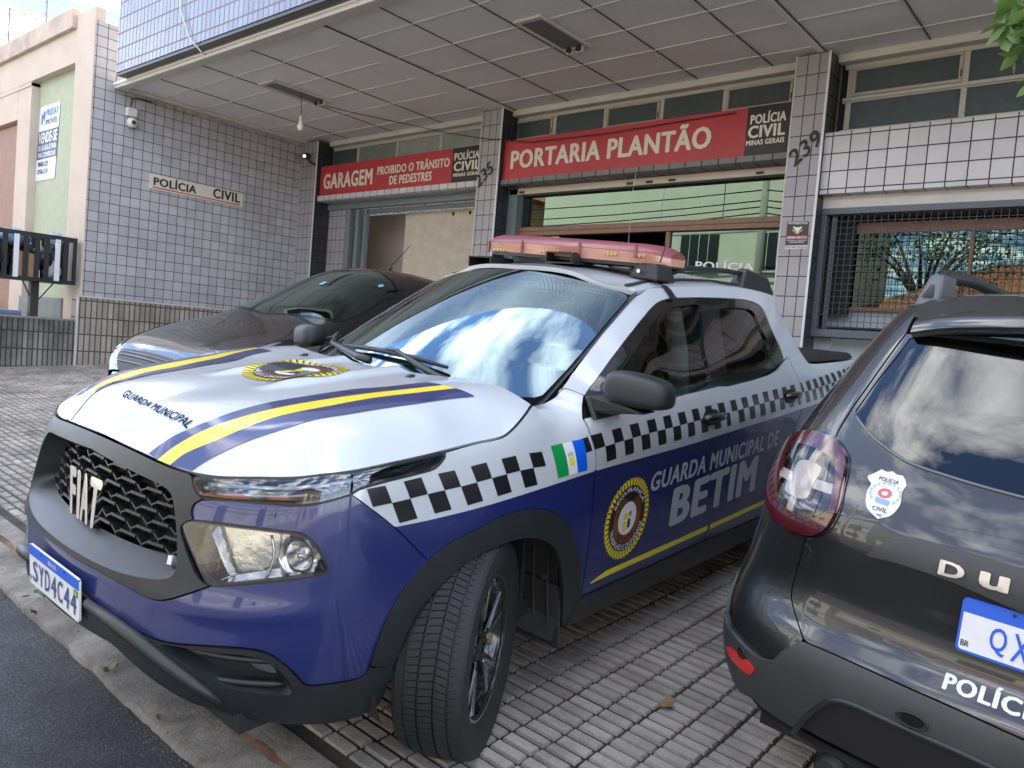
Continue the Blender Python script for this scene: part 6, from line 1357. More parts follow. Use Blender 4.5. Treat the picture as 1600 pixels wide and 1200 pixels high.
sw1 = smooth_loop([(1.05, 1.14), (1.9, 1.10), (2.75, 1.08), (2.5, 1.28), (2.2, 1.44), (1.6, 1.49), (1.0, 1.46), (.72, 1.34), (.78, 1.2)], True, 4)
for sd_ in (1, -1):
    m1 = np.array([sd_, 1]); bs = panel(SS, [quarter*m1, sw1*m1], 'body_side', BLKP, SV, h=.03, th=.014)
    panel(SS, [sw1*m1], 'side_window', MATS['suv_rear_glass'], bs, h=.06, off=-.004, rim=False)
    ring_ = np.vstack([arch(ucr, .40), arch(ucr, .46)[::-1]]); panel(SS, [ring_*m1], 'wheel_arch_cladding', PLAS, SV, h=.03, off=.012, th=.03)
    ring_ = np.vstack([arch(ucf, .40), arch(ucf, .46)[::-1]]); panel(SS, [ring_*m1], 'wheel_arch_cladding', PLAS, SV, h=.03, off=.012, th=.03)
    panel(SS, [np.array([[1.5, .22], [3.3, .22], [3.3, .36], [1.5, .36]])*m1], 'side_sill', PLAS, SV, h=.05, off=.01, th=.03)
# bumper
bt = np.vstack([bl_[::-1]-[0, .004], bsp_-[0, .004], [[.61, .575], [.62, .45], [.64, .33]]])
low_ = stl([(1184, 1090), (1195, 1103), (1215, 1118), (1240, 1134), (1262, 1143)]); print('suv low', low_)
dif = [(1243, 1139), (1262, 1118), (1285, 1100), (1300, 1092), (1330, 1097), (1380, 1119), (1440, 1146), (1500, 1172), (1560, 1200)]
dq = to0(stl(dif), None)
bump_ = np.vstack([bt, [[.66, .315]], low_[:4], dq[1:]])
rb = panel(SS, [MIR0(bump_)], 'rear_bumper', PLASG, SV, h=.02, off=.012, th=.03)
# lower diffuser, recessed
dfu = np.vstack([dq+[0, .004], [[0, .27]], [[.5, .25], [.6, .30]]]); panel(SS, [MIR0(dfu)], 'bumper_diffuser', PLASD, SV, h=.03, off=-.012, th=.02)
lip = np.vstack([dq, (dq*[1, 1])[::-1]-[0, .018]]); 
P = SS(dq)+SS.normal(dq)*.010; MB().tube(np.vstack([P, (P*[1, -1, 1])[::-1][1:]]), .009, 6).build('diffuser_lip', PLAS, SV, True)
RFL = [(1142, 1009), (1147, 1010), (1184, 1042), (1177, 1051), (1158, 1037), (1149, 1027)]
rfl = stl(RFL, 3, True)
for sd_ in (1, -1): panel(SS, [rfl*[sd_, 1]], 'bumper_reflector', mat('reflector_red', (.60, .02, .02), .15, coat=.5), rb, h=.02, off=.016, th=.006)
for px_ in ((1427, 1123), (1164, 1019)):
    q = SS.trace([px_])[0]
    for sd_ in (1, -1): v, f = disc(.013); panel(SS, [v*[1, 1]+q*[sd_, 1]], 'parking_sensor', GLOSSB, rb, h=.01, off=.016, th=.004); v2, _f = ring(0, 1); MB().tube([SS(np.array([q*[sd_, 1]+.017*np.array([math.cos(a), math.sin(a)])]))[0]+SS.normal(np.array([q*[sd_, 1]]))[0]*.014 for a in np.linspace(0, 2*math.pi, 20)], .003, 5).build('sensor_ring', PLASD, rb, True)
# handle bar with raised letters
HB = [(1357, 866), (1373, 855), (1390, 845), (1408, 840), (1438, 843), (1480, 855), (1540, 871.5), (1600, 890)]
HB2 = [(1357, 868), (1384, 873), (1420, 883), (1480, 903), (1540, 928), (1600, 954)]
hA, hB = to0(stl(HB), None), to0(stl(HB2), None); hbq = np.vstack([hA[::-1][:-1], hB[1:]]) if False else np.vstack([hA, hB[::-1]])
hbq = np.vstack([hA[:-1], [[0, hA[-1, 1]]], [[0, hB[-1, 1]]], hB[::-1][1:]])
hbar = panel(SS, [MIR0(np.vstack([[[0, hA[-1, 1]]], hA[::-1][1:], hB[1:-1], [[0, hB[-1, 1]]]]))], 'handle_bar', PLASG, tail, h=.025, off=.014, th=.02)
dq1 = SS.trace([(1469, 895), (1509, 905), (1512, 885), (1474, 875)]); uq1 = SS.trace([(1533, 921), (1574, 936), (1578, 906), (1537, 897)])
du_ = dq1[:, 0].mean()-uq1[:, 0].mean(); wq = abs(dq1[1, 0]-dq1[0, 0]); hq = abs(dq1[2, 1]-dq1[0, 1])*.95; zc_ = dq1[:, 1].mean()
print('du', dq1, uq1, du_, wq, hq)
for i, ch in enumerate('DUSTER'):
    uc = dq1[:, 0].mean()-du_*i; w2 = wq*.5
    if ch == 'U': ch = 'u'
    V, F, _ = text2d(ch, 0, 0, .07); Q = bil(V, [(uc+w2, zc_-hq/2), (uc-w2, zc_-hq/2), (uc-w2, zc_+hq/2), (uc+w2, zc_+hq/2)])
    n = SS.normal(Q); A = SS(Q)+n*.0155; k = len(A); P = list(A+n*.004)+list(A); FF = [tuple(f) for f in F]; cnt = {}
    for f in F:
        for j in range(3): e = (f[j], f[(j+1) % 3]); cnt.setdefault((min(e), max(e)), []).append(e)
    FF += [(l[0][1], l[0][0], l[0][0]+k, l[0][1]+k) for l in cnt.values() if len(l) == 1]
    o = mk('badge_letter', P, FF, mat('satin_silver', (.62, .58, .52), .35, metal=.6), hbar); bm = bmesh.new(); bm.from_mesh(o.data); bmesh.ops.recalc_face_normals(bm, faces=bm.faces); bm.to_mesh(o.data); bm.free()
# chrome-like crease below the bar and plate recess
ppos = SS(np.array([[.0, .84]]))[0]
pt = stl([(1508, 937), (1491, 1014)]); pz0, pz1 = SS(pt)[1][2], SS(pt)[0][2]; yl = SS(pt)[:, 1].mean(); print('suv plate', SS(pt))
plx_ = SS(np.array([[u, z] for u in (0, .1, .2, .28) for z in np.linspace(.77, .91, 9)]))[:, 0].min()
def sloc(a, b, d): return (plx_-.004-d+.10*(b-.065), .180-a, .775+b)
plate(SV, 'QXM4E21', 'MERCOSUL', None, sloc, border=True)
V, F, _ = text2d('POLÍCIA CIVIL', 0, 0, .09); V, F = dice(V, F, 12, 2)
tq = SS.trace([(1472, 1076), (1598, 1133), (1604, 1090), (1480, 1044)]); pu = (tq[0, 0]+tq[3, 0])/2; print('polícia', tq)
decal(SS, bil(V, [(pu, tq[0, 1]), (-pu, tq[0, 1]), (-pu, tq[3, 1]), (pu, tq[3, 1])]), F, 'tailgate_lettering', WTXT, tail, .0012)
# shield sticker
SHL = [(1356, 745), (1366, 740), (1378, 733.5, 1), (1386, 737.5), (1395, 737, 1), (1402, 742), (1411, 743.5, 1), (1415, 751), (1417, 759, 1), (1411, 767), (1409, 776), (1407, 788), (1400, 799), (1390, 807), (1379, 809.5), (1372, 811, 1), (1363, 803), (1355, 793), (1353, 780), (1356, 766), (1362, 756, 1)]
shq = stl([p for p in SHL], 3, True)
shd = panel(SS, [shq], 'shield_sticker', mat('sticker_white', (.60, .60, .58), .4, coat=.4), tail, h=.02, off=.0016, rim=False)
def sst(s, px, m, fat=.03):
    V, F, _ = text2d(s, 0, 0, fat); decal(SS, bil(V, SS.trace(px)), F, 'shield_lettering', m, shd, .0030)
sst('POLÍCIA', [(1374, 750), (1404, 758), (1407, 751), (1376, 743)], SBLK); sst('CIVIL', [(1363, 796), (1386, 803), (1388, 796), (1364, 790)], SBLK); sst('MG', [(1370, 806), (1377, 808), (1378, 804), (1371, 802.5)], SBLK)
cq = SS.trace([(1383, 771)])[0]; v, f = ring(.006, .012, 20); decal(SS, v+cq, f, 'shield_rosette', mat('rosette_red', (.5, .10, .12), .5), shd, .003)
decal(SS, SS.trace([(1368, 784), (1388, 791), (1391, 784), (1369, 776)]), [(0, 1, 2, 3)], 'shield_scroll', mat('scroll_blue', (.20, .33, .55), .5), shd, .003)
for s_ in (1, -1):
    V = []; F = []
    for i in range(7): a = math.radians(-40+i*22); c_ = cq+np.array([s_*.026*math.cos(a), .026*math.sin(a)]); k = len(V); V += [c_+[.003, 0], c_+[0, .005], c_-[.003, 0], c_-[0, .005]]; F.append((k, k+1, k+2, k+3))
    decal(SS, np.array(V), F, 'shield_wreath', mat('wreath_green', (.35, .45, .36), .5), shd, .003)
# roof, spoiler, rails
redge = [(SS(np.array([[u, z]]))[0]) for u, z in ((gapo[0, 0]+.04, 1.565), (.62, 1.585), (.9, 1.598), (1.5, 1.583), (2.2, 1.53))]
rx = []; rz = []
for p in redge:
    for dy, dz_ in ((0, 0), (-.06, .022), (-.2, .045)): rx += [(p[0], p[1]+dy), (p[0], -p[1]-dy)]; rz += [p[2]+dz_]*2
for x, z in ((-.44, 1.595), (-.2, 1.635), (.3, 1.665), (1.0, 1.67), (1.6, 1.64), (2.1, 1.58)): rx.append((x, 0)); rz.append(z)
SRZ = TPS(rx, rz, 2e-5); SROOF = Surf(lambda x, y: np.stack([x, y, SRZ(x, y)], 1), (-.6, 2.2), (-.65, .65), 1, suv2g)
if SROOF.normal(np.array([[.5, .1]]))[0][2] < 0: SROOF.flip = -1
rl = np.array([[-.43, 0], [-.42, .35], [redge[0][0]-.02, redge[0][1]-.01], [redge[1][0], redge[1][1]-.004], [redge[2][0], redge[2][1]-.003], [redge[3][0], redge[3][1]-.003], [redge[4][0], redge[4][1]-.003], [2.14, 0]])
rf_ = np.vstack([smooth_loop([tuple(p) for p in rl], False, 5)]); rfull_ = np.vstack([rf_, (rf_*[1, -1])[::-1][1:-1]]); panel(SROOF, [rfull_], 'roof', BLKP, SV, h=.04, th=.02)
# spoiler lip over the rear window
ysp = np.linspace(-.50, .50, 25); V = []; F = []
for y in ysp:
    t = abs(y)/.50; xb = -.42+.05*t*t; zt_ = float(SRZ(np.array([xb]), np.array([y]))[0]); ext = .075-.03*t**3
    V += [(xb+.06, y, zt_+.012), (xb, y, zt_+.008), (xb-ext*.6, y, zt_-.006), (xb-ext, y, zt_-.026), (xb-ext-.004, y, zt_-.036), (xb-ext+.02, y, zt_-.052), (xb+.01, y, zt_-.062)]
n = 7
for i in range(len(ysp)-1): F += [(i*n+j, i*n+j+1, (i+1)*n+j+1, (i+1)*n+j) for j in range(n-1)]
F += [tuple(range(n)), tuple((len(ysp)-1)*n+j for j in range(n))[::-1]]
sp = mk('roof_spoiler', V, F, BLKP, SV, True); bm = bmesh.new(); bm.from_mesh(sp.data); bmesh.ops.recalc_face_normals(bm, faces=bm.faces); bm.to_mesh(sp.data); bm.free(); shade_auto(sp, 40)
for s_ in (1, -1):
    P = [np.array([x, s_*(.535+.01*(x-.2)), float(SRZ(np.array([x]), np.array([.53]))[0])+h_]) for x, h_ in ((-.20, .0), (-.13, .05), (-.04, .075), (.3, .082), (1.0, .08), (1.5, .065), (1.62, .0))]
    r0 = MB().tube(P, [.02, .022, .024, .022, .022, .022, .02], 10).build('roof_rail', PLASD, SV, True)
    b = P[0]; MB().hexa([b+np.array(d) for d in ((-.03, -.035, -.02), (-.03, .035, -.02), (.16, .035, -.02), (.16, -.035, -.02), (.06, -.022, .085), (.06, .022, .085), (.20, .022, .085), (.20, -.022, .085))]).build('rail_foot', mat('satin_grey', (.07, .07, .078), .4), r0, bev=.012)
# inside, underside, wheels, exhaust
for s_ in (1, -1):
    for uc in (ucr, ucf): x = -.05+uc-1; aa = np.linspace(-.45, math.pi+.45, 22); P = [(x+.42*math.cos(a), s_*.84, .345+.40*math.sin(a)) for a in aa]; Q = [(p[0], s_*.5, p[2]) for p in P]; mk('wheel_well', P+Q+[(x, s_*.5, .345)], [(i, i+1, 23+i, 22+i) for i in range(21)]+[(22+i, 23+i, 44) for i in range(21)], LINER, SV, True)
    isk = np.vstack([[[.0, .35], [.0, 1.0], [.9, 1.05], [4.1, .95], [4.1, .32]], a2[::-1]*[1, 1], [[3.2, .32], [1.6, .32]], a1[::-1], [[.5, .33]]]); panel(SS, [isk*[s_, 1]], 'light_block_liner', DARKV, SV, h=.08, off=-.05, rim=False)  # liner is an added dark sheet that keeps light out behind the panels
MB().box(-.62, 2.9, -.72, .72, .26, .32).build('floor_pan', DARKV, SV); MB().hexa([(.2, -.62, .5), (.2, .62, .5), (.75, .62, .5), (.75, -.62, .5), (.22, -.6, 1.2), (.22, .6, 1.2), (.36, .6, 1.2), (.36, -.6, 1.2)]).build('rear_bench', SEAT, SV, bev=.05)
wheel_make('wheel', SV, (.06, .785, .345), 0, r=.345, w=.215, tread=True); wheel_make('wheel', SV, (.06, -.785, .345), 0, r=.345, w=.215, side=-1, tread=False)
wheel_make('wheel', SV, (2.67, .785, .345), 0, r=.345, w=.215, tread=False); wheel_make('wheel', SV, (2.67, -.785, .345), 0, r=.345, w=.215, side=-1, tread=False)
MB().tube([(-.72, .47, .27), (-.3, .47, .29)], .034, 16).build('exhaust_pipe', PLASD, SV, True); MB().tube([(-.721, .47, .27), (-.70, .47, .271)], .029, 16).build('exhaust_hole', DARKR, SV)
MB().box(2.95, 3.35, -.80, .80, .3, .95).build('front_end', BLKP, SV, bev=.08); bon = MB().hexa([(2.4, -.74, .6), (2.4, .74, .6), (3.4, .70, .6), (3.4, -.70, .6), (2.4, -.70, 1.06), (2.4, .70, 1.06), (3.36, .62, .92), (3.36, -.62, .92)]).build('bonnet', BLKP, SV, bev=.06)
MB().hexa([(1.98, -.60, 1.52), (1.98, .60, 1.52), (2.75, .72, 1.04), (2.75, -.72, 1.04), (1.98, -.58, 1.56), (1.98, .58, 1.56), (2.80, .70, 1.07), (2.80, -.70, 1.07)]).build('windscreen', SGLASS, SV)
# ================================================================== DARK HATCHBACK behind the pick-up (own frame: x forward from the front axle, y left)
HX0, HY0 = -.82+.0-.83, -4.45+.88
def hat2g(P): return np.asarray(P, float)+np.array([HX0, HY0, GZ])
HB_ = empty('parked_hatchback', 'glossy black police hatchback parked between the grey wall and the pickup', 'car', mw=MG @ Matrix.Translation((HX0, HY0, GZ)))
CARP = mat('dark_brown_paint', (.010, .0095, .010), .25, coat=1, coatr=.015, noise=.2, nscale=3)
top = pch([-3.25, -3.1, -2.85, -2.3, -1.6, -1.25, -1.12, -.8, -.45, -.2, 0, .2, .4, .55, .68, .78, .83], [.86, 1.05, 1.26, 1.48, 1.605, 1.60, 1.575, 1.44, 1.265, 1.125, 1.06, 1.01, .95, .895, .825, .72, .55])
wid = pch([-3.25, -3.0, -2.3, -1.2, -.3, .2, .5, .7, .83], [.70, .80, .84, .86, .86, .85, .81, .72, .52])
def hat_f(x, t):
    x = np.asarray(x, float); t = np.asarray(t, float); s = np.sign(t); t = abs(t); zt_ = top(x); W_ = wid(x); cab = np.clip((zt_-1.06)/.5, 0, 1)
    zb = np.minimum(.98, zt_-.06); th = np.clip(t, 0, 1)*math.pi/2
    yt = W_*(1-.27*cab)
    # roof/bonnet arc from centre to shoulder, then flank
    y1 = yt*np.sin(th)**.80; z1 = zb+(zt_-zb)*np.cos(th)**(.42+.25*(1-cab))
    y1 = y1+(W_-yt)*np.clip(1-(z1-zb)/np.maximum(zt_-zb, .05), 0, 1)**1.2
    fl = np.clip(t-1, 0, 1); y2 = W_*(1+.03*np.sin(fl*math.pi)-.08*fl**3); z2 = zb-(zb-.24)*fl
    return np.stack([x, np.where(t > 1, y2, y1)*s, np.where(t > 1, z2, z1)], 1)
HS = Surf(hat_f, (-3.2, .82), (-1.9, 1.9), 1, hat2g, 260, 260)
if HS.normal(np.array([[-1.6, .1]]))[0][2] < 0: HS.flip = -1
def hp_(pts, name, m, parent=None, off=0., h=.05, rim=False, holes=(), th=.01): return panel(HS, [np.array(pts, float)]+[np.array(q, float) for q in holes], name, m, parent or HB_, h=h, off=off, rim=rim, th=th)
ws_ = smooth_loop([(-.26, .0), (-.34, .4), (-.44, .70), (-.55, .80), (-.95, .79), (-1.20, .74), (-1.26, .4), (-1.27, 0)], False, 4); wsf = np.vstack([ws_, (ws_*[1, -1])[::-1][1:-1]])
swn = lambda s: smooth_loop([(-.75, .97*s), (-1.05, .86*s), (-1.35, .80*s), (-2.0, .80*s), (-2.6, .84*s), (-2.75, .97*s), (-1.8, 1.0*s)], True, 3)
a_ = lambda uc, s: np.stack([uc-.37*np.cos(np.linspace(.1, math.pi-.1, 16)), s*(1.94-.62*np.sin(np.linspace(.1, math.pi-.1, 16)))], 1)
bd = np.vstack([[(-3.2, -1.94)], [(-2.97, -1.94)], a_(-2.6, -1), [(-2.2, -1.94), (-.4, -1.94)], a_(0, -1), [(.4, -1.94), (.80, -1.85), (.80, 1.85), (.4, 1.94)], a_(0, 1)[::-1], [(-.4, 1.94), (-2.2, 1.94)], a_(-2.6, 1)[::-1], [(-2.97, 1.94), (-3.2, 1.94)]])
cb_ = panel(HS, [bd, wsf, swn(1), swn(-1)], 'body', CARP, HB_, h=.05, th=.01)
hp_(wsf, 'windscreen', WGLASS, off=-.003)
for s in (1, -1): hp_(swn(s), 'side_window', SGLASS, off=-.003)
o_ = np.vstack([wsf]); panel(HS, [inset(wsf, -.012), inset(wsf, .012)], 'windscreen_seal', GLOSSB, HB_, h=.04, off=.002, rim=False)
lamp_ = lambda s: smooth_loop([(.40, s*.86), (.57, s*.70), (.66, s*.62), (.71, s*.66), (.68, s*.9), (.60, s*1.08), (.50, s*1.10)], True, 4)
for s in (1, -1): hp_(lamp_(s), 'headlight', mat('dim_headlight', (.10, .11, .13), .08, metal=.5, coat=1, noise=.6, nscale=9), off=.004, h=.03, rim=True, th=.01)
hp_(smooth_loop([(.70, .42), (.70, -.42), (.755, -.5), (.80, -.4), (.80, .4), (.755, .5)], True, 3), 'grille', PLASD, off=.004, h=.03, rim=True)
for k in range(3): x = .725+k*.026; MB().tube(HS(np.stack([np.full(15, x), np.linspace(-.45, .45, 15)], 1))+np.array([.006, 0, .004]), .007, 5).build('grille_bar', GLOSSB, HB_, True)
q = np.stack([np.linspace(.70, .05, 12), np.full(12, .52)], 1)
gp = [[(.66, -.60), (.50, -.74), (.2, -.80), (-.2, -.84)], [(.66, .60), (.50, .74), (.2, .80), (-.2, .84)]]
for l in gp: ln = smooth_loop(l, False, 5); MB().tube(HS(ln)+HS.normal(ln)*.0005, .004, 4).build('bonnet_gap', DARKV, HB_)
MB().tube([(-.32, .25, 1.16), (-.36, -.05, 1.19), (-.42, -.35, 1.20)], .011, 6).build('wiper_arm', PLASD, HB_, True); MB().tube([(-.34, -.2, 1.17), (-.42, -.55, 1.19)], .010, 6).build('wiper_arm', PLASD, HB_, True)
MB().tube([(-1.62, 0, 1.60), (-1.66, 0, 1.64)], .018, 8).build('aerial_base', PLASD, HB_); MB().tube([(-1.64, 0, 1.63), (-1.88, .02, 1.87)], [.006, .003], 6).build('aerial', PLASD, HB_)
MB().box(-1.0, -.45, -.68, .68, .7, 1.05).build('dashboard', DASH, HB_, bev=.05); MB().box(-2.9, -.3, -.72, .72, .25, .33).build('floor_pan', DARKV, HB_)
for y in (.36, -.36): MB().hexa([(-1.55, y-.23, .4), (-1.55, y+.23, .4), (-1.9, y+.23, .4), (-1.9, y-.23, .4), (-1.75, y-.2, 1.25), (-1.75, y+.2, 1.25), (-1.86, y+.2, 1.25), (-1.86, y-.2, 1.25)]).build('front_seat', SEAT, HB_, bev=.05)
for s in (1, -1):
    MB().hexa([(-.72, s*.86, 1.06), (-.82, s*.86, 1.06), (-.82, s*1.03, 1.06), (-.74, s*1.03, 1.06), (-.73, s*.9, 1.18), (-.83, s*.9, 1.18), (-.83, s*1.03, 1.17), (-.76, s*1.03, 1.17)]).build('door_mirror', CARP, HB_, bev=.03)
    for x in (0, -2.6):
        wheel_make('wheel', HB_, (x, s*.76, .31), 0, r=.31, w=.20, rim_r=.2, side=s, tread=False, alloy=False); aa = np.linspace(-.3, math.pi+.3, 18); P = [(x+.37*math.cos(a), s*.86, .31+.38*math.sin(a)) for a in aa]; Q = [(p[0], s*.5, p[2]) for p in P]; mk('wheel_well', P+Q+[(x, s*.5, .31)], [(i, i+1, 19+i, 18+i) for i in range(17)]+[(18+i, 19+i, 36) for i in range(17)], LINER, HB_, True)
for px_, c in (((505, 443), (.25, .45, .5)), ((595, 447), (.2, .5, .55))):
    q = HS.trace([px_])[0]; v, f = rectv(-.03, -.02, .03, .02); decal(HS, v+q, f, 'windscreen_label', mat('label_teal', (.12, .36, .40), .5), HB_, .004)
fb_ = MB(); n_ = 15; V = []; F = []
for i in range(n_):
    y = -.83+1.66*i/(n_-1); t = abs(y)/.83; xf_ = .86-.10*t**2-.22*t**6
    V += [(xf_-.10, y, .66), (xf_-.015, y, .62), (xf_+.01, y, .52), (xf_+.01, y, .40), (xf_-.02, y, .28), (xf_-.12, y, .20), (xf_-.5, y, .20)]
F = [(i*7+j, i*7+j+1, (i+1)*7+j+1, (i+1)*7+j) for i in range(n_-1) for j in range(6)]
o_ = mk('front_bumper', V, F, CARP, HB_, True); bm = bmesh.new(); bm.from_mesh(o_.data); bmesh.ops.recalc_face_normals(bm, faces=bm.faces); bm.to_mesh(o_.data); bm.free()
MB().box(.855, .875, -.42, .42, .30, .43).build('lower_intake', PLASD, o_, bev=.008)
MB().box(.868, .880, -.20, .20, .47, .58).build('number_plate', PLW, o_, bev=.003); MB().box(.8805, .882, -.195, .195, .555, .578).build('plate_band', PLB, o_)
# ================================================================== ACROSS THE STREET (seen in glass and paint)
def gz(y): return STREETZ(y)+.18
HWL = mat('white_wall', (.74, .73, .68), .9, noise=.25, nscale=1.4, col2=(.34, .34, .30)); HGR = mat('green_wall_base', (.36, .34, .28), .9, noise=.2, nscale=3); RTL = mat('red_roof_tile', (.30, .11, .06), .85, noise=.35, nscale=9, bump=.5, bscale=14)
YLW = mat('yellow_facade', (.66, .66, .55), .85, noise=.1, nscale=2); OCH = mat('ochre_facade', (.52, .36, .20), .85, noise=.12, nscale=2)
FX = 10.4
gw_ = MB(); 
for i, y in enumerate(np.arange(-5.5, 12, 2.5)): pass
bw = MB().hexa([(FX, -5.5, gz(-5.5)-1), (FX+.2, -5.5, gz(-5.5)-1), (FX+.2, 12, gz(12)-1), (FX, 12, gz(12)-1), (FX, -5.5, gz(-5.5)+2.6), (FX+.2, -5.5, gz(-5.5)+2.6), (FX+.2, 12, gz(12)+2.6), (FX, 12, gz(12)+2.6)]).build('street_wall', HWL, None); tag(bw, 'long white garden wall with green base across the street', 'wall')
MB().hexa([(FX-.03, -5.5, gz(-5.5)-1), (FX, -5.5, gz(-5.5)-1), (FX, 12, gz(12)-1), (FX-.03, 12, gz(12)-1), (FX-.03, -5.5, gz(-5.5)+.75), (FX, -5.5, gz(-5.5)+.75), (FX, 12, gz(12)+.75), (FX-.03, 12, gz(12)+.75)]).build('wall_base', HGR, bw)
for y in (-1.0, 3.8): MB().box(FX-.02, FX, y, y+1.0, gz(y)-.2, gz(y)+2.1).build('wall_door', mat('dark_door', (.03, .03, .03), .6), bw)
for y in (-3.4, 6.5): MB().lathe([(.001, 0), (.28, 0), (.28, .02), (.001, .02)], (FX-.02, y, gz(y)+1.5), 0, 24).build('wall_oculus', MATS['dark_door'], bw)
def house(y0, y1, h, m, lb, depth=7, x=FX+3, roof=True, wins=(2, 2), name='house_opposite'):
    e = empty(name, lb, 'house'); z0 = gz((y0+y1)/2)
    MB().box(x, x+depth, y0, y1, z0-1, z0+h).build('wall', m, e)
    if roof:
        o_, r_, c = .7, h*.0+2.0, (y0+y1)/2; V = [(x-o_, y0-o_, z0+h), (x+depth+o_, y0-o_, z0+h), (x+depth+o_, y1+o_, z0+h), (x-o_, y1+o_, z0+h), (x+depth*.5, c-(y1-y0)*.18, z0+h+r_), (x+depth*.5, c+(y1-y0)*.18, z0+h+r_)]
        mk('roof', V, [(0, 1, 4), (1, 2, 5, 4), (2, 3, 5), (3, 0, 4, 5), (3, 2, 1, 0)], RTL, e)
    else: MB().box(x-.15, x+depth, y0-.1, y1+.1, z0+h, z0+h+.25).build('roof', HWL, e)
    for i in range(wins[0]):
        for j in range(wins[1]):
            yc = y0+(y1-y0)*(i+.5)/wins[0]; zc = z0+1.5+2.9*j; w = MB().box(x-.04, x-.005, yc-.7, yc+.7, zc-.6, zc+.6).build('window', mat('dark_window', (.03, .035, .04), .15), e)
            MB().box(x-.08, x-.04, yc-.76, yc+.76, zc-.68, zc-.6).build('window_sill', HWL, w)
            for k in range(1, 4): MB().box(x-.06, x-.04, yc-.7+k*.35-.012, yc-.7+k*.35+.012, zc-.6, zc+.6).build('window_bar', HWL, w)
    return e
house(-5, 3.5, 3.4, HWL, 'white bungalow with red hipped roof behind the white garden wall', wins=(3, 1)); house(4.5, 12, 3.8, OCH, 'ochre house with red hipped roof right of the white bungalow', wins=(2, 1))
house(-17, -6, 7.2, YLW, 'tall yellow green two storey building across the street', x=FX-.4, roof=False, wins=(4, 2)); house(13, 24, 6.5, MATS['cream_plaster'], 'cream two storey house across the street at far right', x=FX, roof=True, wins=(3, 2)); house(-30, -18, 6.0, OCH, 'ochre two storey house across the street at far left', x=FX, roof=True, wins=(3, 2))
def pole(y, lb, lamp=False):
    z = gz(y); e = MB().tube([(8.9, y, z-.5), (8.9, y, z+8.2)], [.15, .10], 12).build('utility_pole', mat('pole_concrete', (.30, .29, .27), .9, noise=.2, nscale=5), None, True); MB().box(8.85, 8.95, y-.9, y+.9, z+7.6, z+7.72).build('cross_arm', BRNW, e); tag(e, lb, 'utility pole', 'utility poles across the street')
    for d in (-.8, -.3, .3, .8): MB().tube([(8.9, y+d, z+7.72), (8.9, y+d, z+7.9)], .04, 8).build('insulator', WTXT, e)
pole(-7.5, 'concrete utility pole opposite the tiled side wall'); pole(17, 'concrete utility pole far right across the street')
cabs = []
for k, (dx, h) in enumerate(((-.0, 7.8), (.02, 7.45), (-.05, 6.3), (.04, 6.0), (.0, 5.8), (-.05, 5.6))):
    for ya, yb in ((-40, -7.5), (-7.5, 17), (17, 45)):
        P = []
        for t in np.linspace(0, 1, 13): y = ya+(yb-ya)*t; P.append((8.9+dx, y, gz(y)+h-.55*4*t*(1-t)*(1+.15*k)))
        tag(MB().tube(P, .012 if k < 2 else .022, 5).build('street_cable', PLASD, None, True), 'black overhead cable sagging between utility poles across the street', 'cable', 'overhead cables')
# ---- trees: tapered limbs and leaf clumps
LEAF = [mat('leaf_green', (.075, .16, .03), .5, noise=.4, nscale=2.5, col2=(.03, .075, .015)), mat('leaf_light', (.17, .27, .06), .45, noise=.3, nscale=3, col2=(.09, .17, .035))]
BARK = mat('bark', (.11, .085, .065), .9, noise=.4, nscale=7, bump=.6, bscale=25)
for m_ in LEAF:
    t_ = m_.node_tree; b_ = t_.nodes['Principled BSDF']; b_.inputs['Subsurface Weight'].default_value = 0
    tl_ = t_.nodes.new('ShaderNodeBsdfTranslucent'); ms = t_.nodes.new('ShaderNodeMixShader'); ms.inputs[0].default_value = .35; o_ = t_.nodes['Material Output']
    src = b_.inputs['Base Color'].links[0].from_socket; t_.links.new(src, tl_.inputs[0]); t_.links.new(b_.outputs[0], ms.inputs[1]); t_.links.new(tl_.outputs[0], ms.inputs[2]); t_.links.new(ms.outputs[0], o_.inputs[0])
def leaves(C, nrm_n, size, r, seed, droop=.5):
    q = np.random.RandomState(seed); V = []; F = []
    for c in C:
        for _ in range(nrm_n):
            d = q.normal(0, 1, 3); d /= np.linalg.norm(d); p = np.array(c)+d*r*q.rand()**.5
            a = q.normal(0, 1, 3); a[2] -= droop; a /= np.linalg.norm(a); b = np.cross(a, q.normal(0, 1, 3)); b /= np.linalg.norm(b)+1e-9; s = size*(.7+.6*q.rand()); n_ = np.cross(a, b); k = len(V)
            for t, w in ((0, 0.05), (.3, .42), (.65, .40), (1, .03)): m = p+a*s*t-n_*.10*s*t*t; V += [m-b*w*s*.5+n_*.05*s*(w > .1), m, m+b*w*s*.5+n_*.05*s*(w > .1)]
            for i in range(3): F += [(k+3*i, k+3*i+1, k+3*i+4, k+3*i+3), (k+3*i+1, k+3*i+2, k+3*i+5, k+3*i+4)]
    return V, F
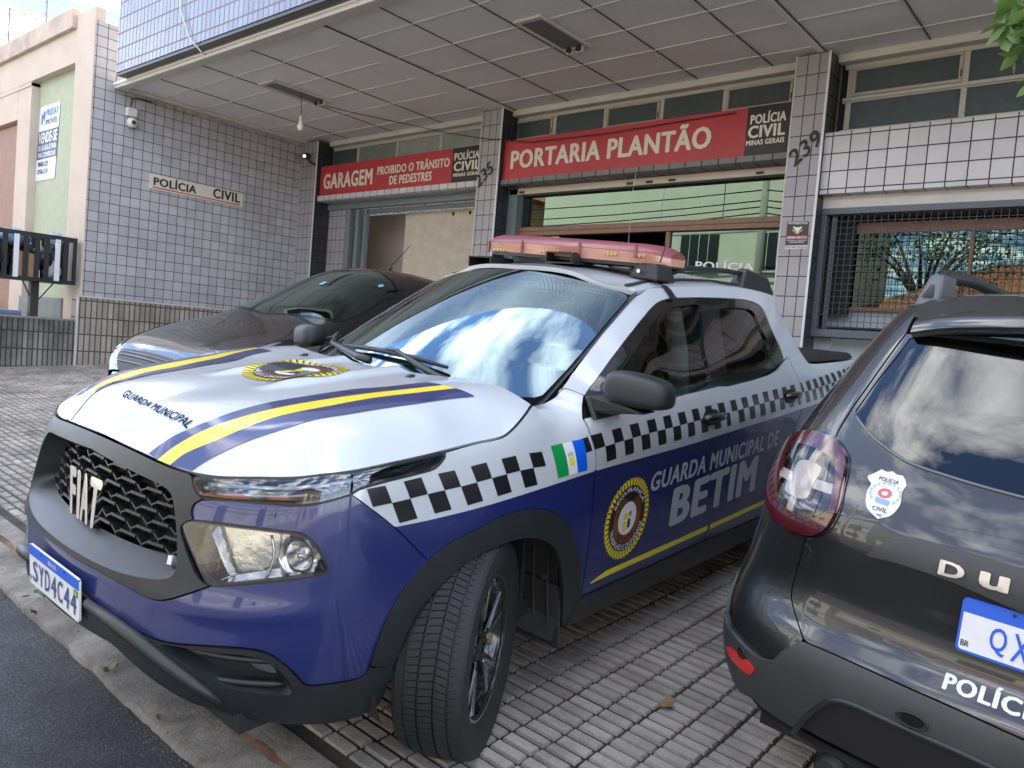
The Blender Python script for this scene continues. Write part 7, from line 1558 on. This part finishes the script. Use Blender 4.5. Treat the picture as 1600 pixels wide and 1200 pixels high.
def tree(x, y, z, h, cr, lb, seed, n=90, ls=.16, per=26, grp=None):
    q = np.random.RandomState(seed); e = empty('tree', lb, 'tree', grp, loc=(x, y, z)); t = MB(); top_ = np.array([q.normal(0, .2), q.normal(0, .2), h*.5]); t.tube([(0, 0, -.4), top_*.5+[.05, 0, 0], top_], [.17*h/6, .13*h/6, .10*h/6], 9); C = []
    for i in range(n):
        d = q.normal(0, 1, 3); d[2] = abs(d[2])*.9-.25; d /= np.linalg.norm(d); C.append(np.array([0, 0, h*.66])+d*np.array([cr, cr, h*.36])*(.45+.6*q.rand()))
    for c in C[:14]: t.tube([top_*.9, (top_+c)/2+[0, 0, .15], c], [.06*h/6, .035*h/6, .012], 6)
    t.build('trunk', BARK, e, True); V, F = leaves(C, per, ls, cr*.26, seed+1); mk('crown', V, F, LEAF[seed % 2], e, True); return e
tree(15.5, -4.5, gz(0), 8.5, 3.0, 'dark green tree behind the white bungalow left side', 20, grp='trees across the street'); tree(17, 9, gz(6), 9.5, 3.4, 'tall green tree behind the ochre house', 22, grp='trees across the street'); tree(13.2, 4.1, gz(4), 5.5, 1.7, 'small round tree between bungalow and ochre house', 25, n=50, grp='trees across the street')
# the street tree on this side: trunk right of the picture, a low branch reaching into it
ST = empty('street_tree', 'leafy street tree whose low branch hangs into the top right corner', 'tree', loc=g2w([(-.1, 5.3, GZ)])[0])
T0 = g2w([(-.1, 5.3, GZ)])[0]; tips = [CAMW+rayw(x, y)*d for x, y, d in ((1585, 40, 3.3), (1600, 10, 3.25), (1592, 78, 3.35), (1620, 60, 3.3), (1640, 20, 3.4), (1575, 12, 3.35), (1650, 110, 3.3))]
tk = MB(); tk.tube([(0, 0, -.4), (.03, -.05, 1.2), (.05, -.1, 2.6), (.1, 0, 4.2)], [.15, .12, .10, .05], 10); fork = np.array([.05, -.1, 2.6])
for p in tips: q_ = p-T0; tk.tube([fork, fork*.45+q_*.55+[0, 0, .35], q_+[0, 0, .04]], [.035, .018, .004], 6)
C = []; q = np.random.RandomState(5)
for i in range(70): d = q.normal(0, 1, 3); d[2] = abs(d[2])*.7; d /= np.linalg.norm(d); C.append(np.array([.1, .2, 4.3])+d*np.array([1.5, 1.3, 1.2])*(.4+.6*q.rand()))
for c in C[:12]: tk.tube([(.08, -.05, 3.4), c*.5+np.array([.04, 0, 1.9]), c], [.04, .022, .006], 6)
tk.build('trunk', BARK, ST, True); V, F = leaves(C, 24, .12, .42, 8); mk('crown', V, F, LEAF[0], ST, True)
V, F = leaves([p-T0 for p in tips], 9, .105, .07, 12, .9); mk('low_branch_leaves', V, F, LEAF[1], ST, True)
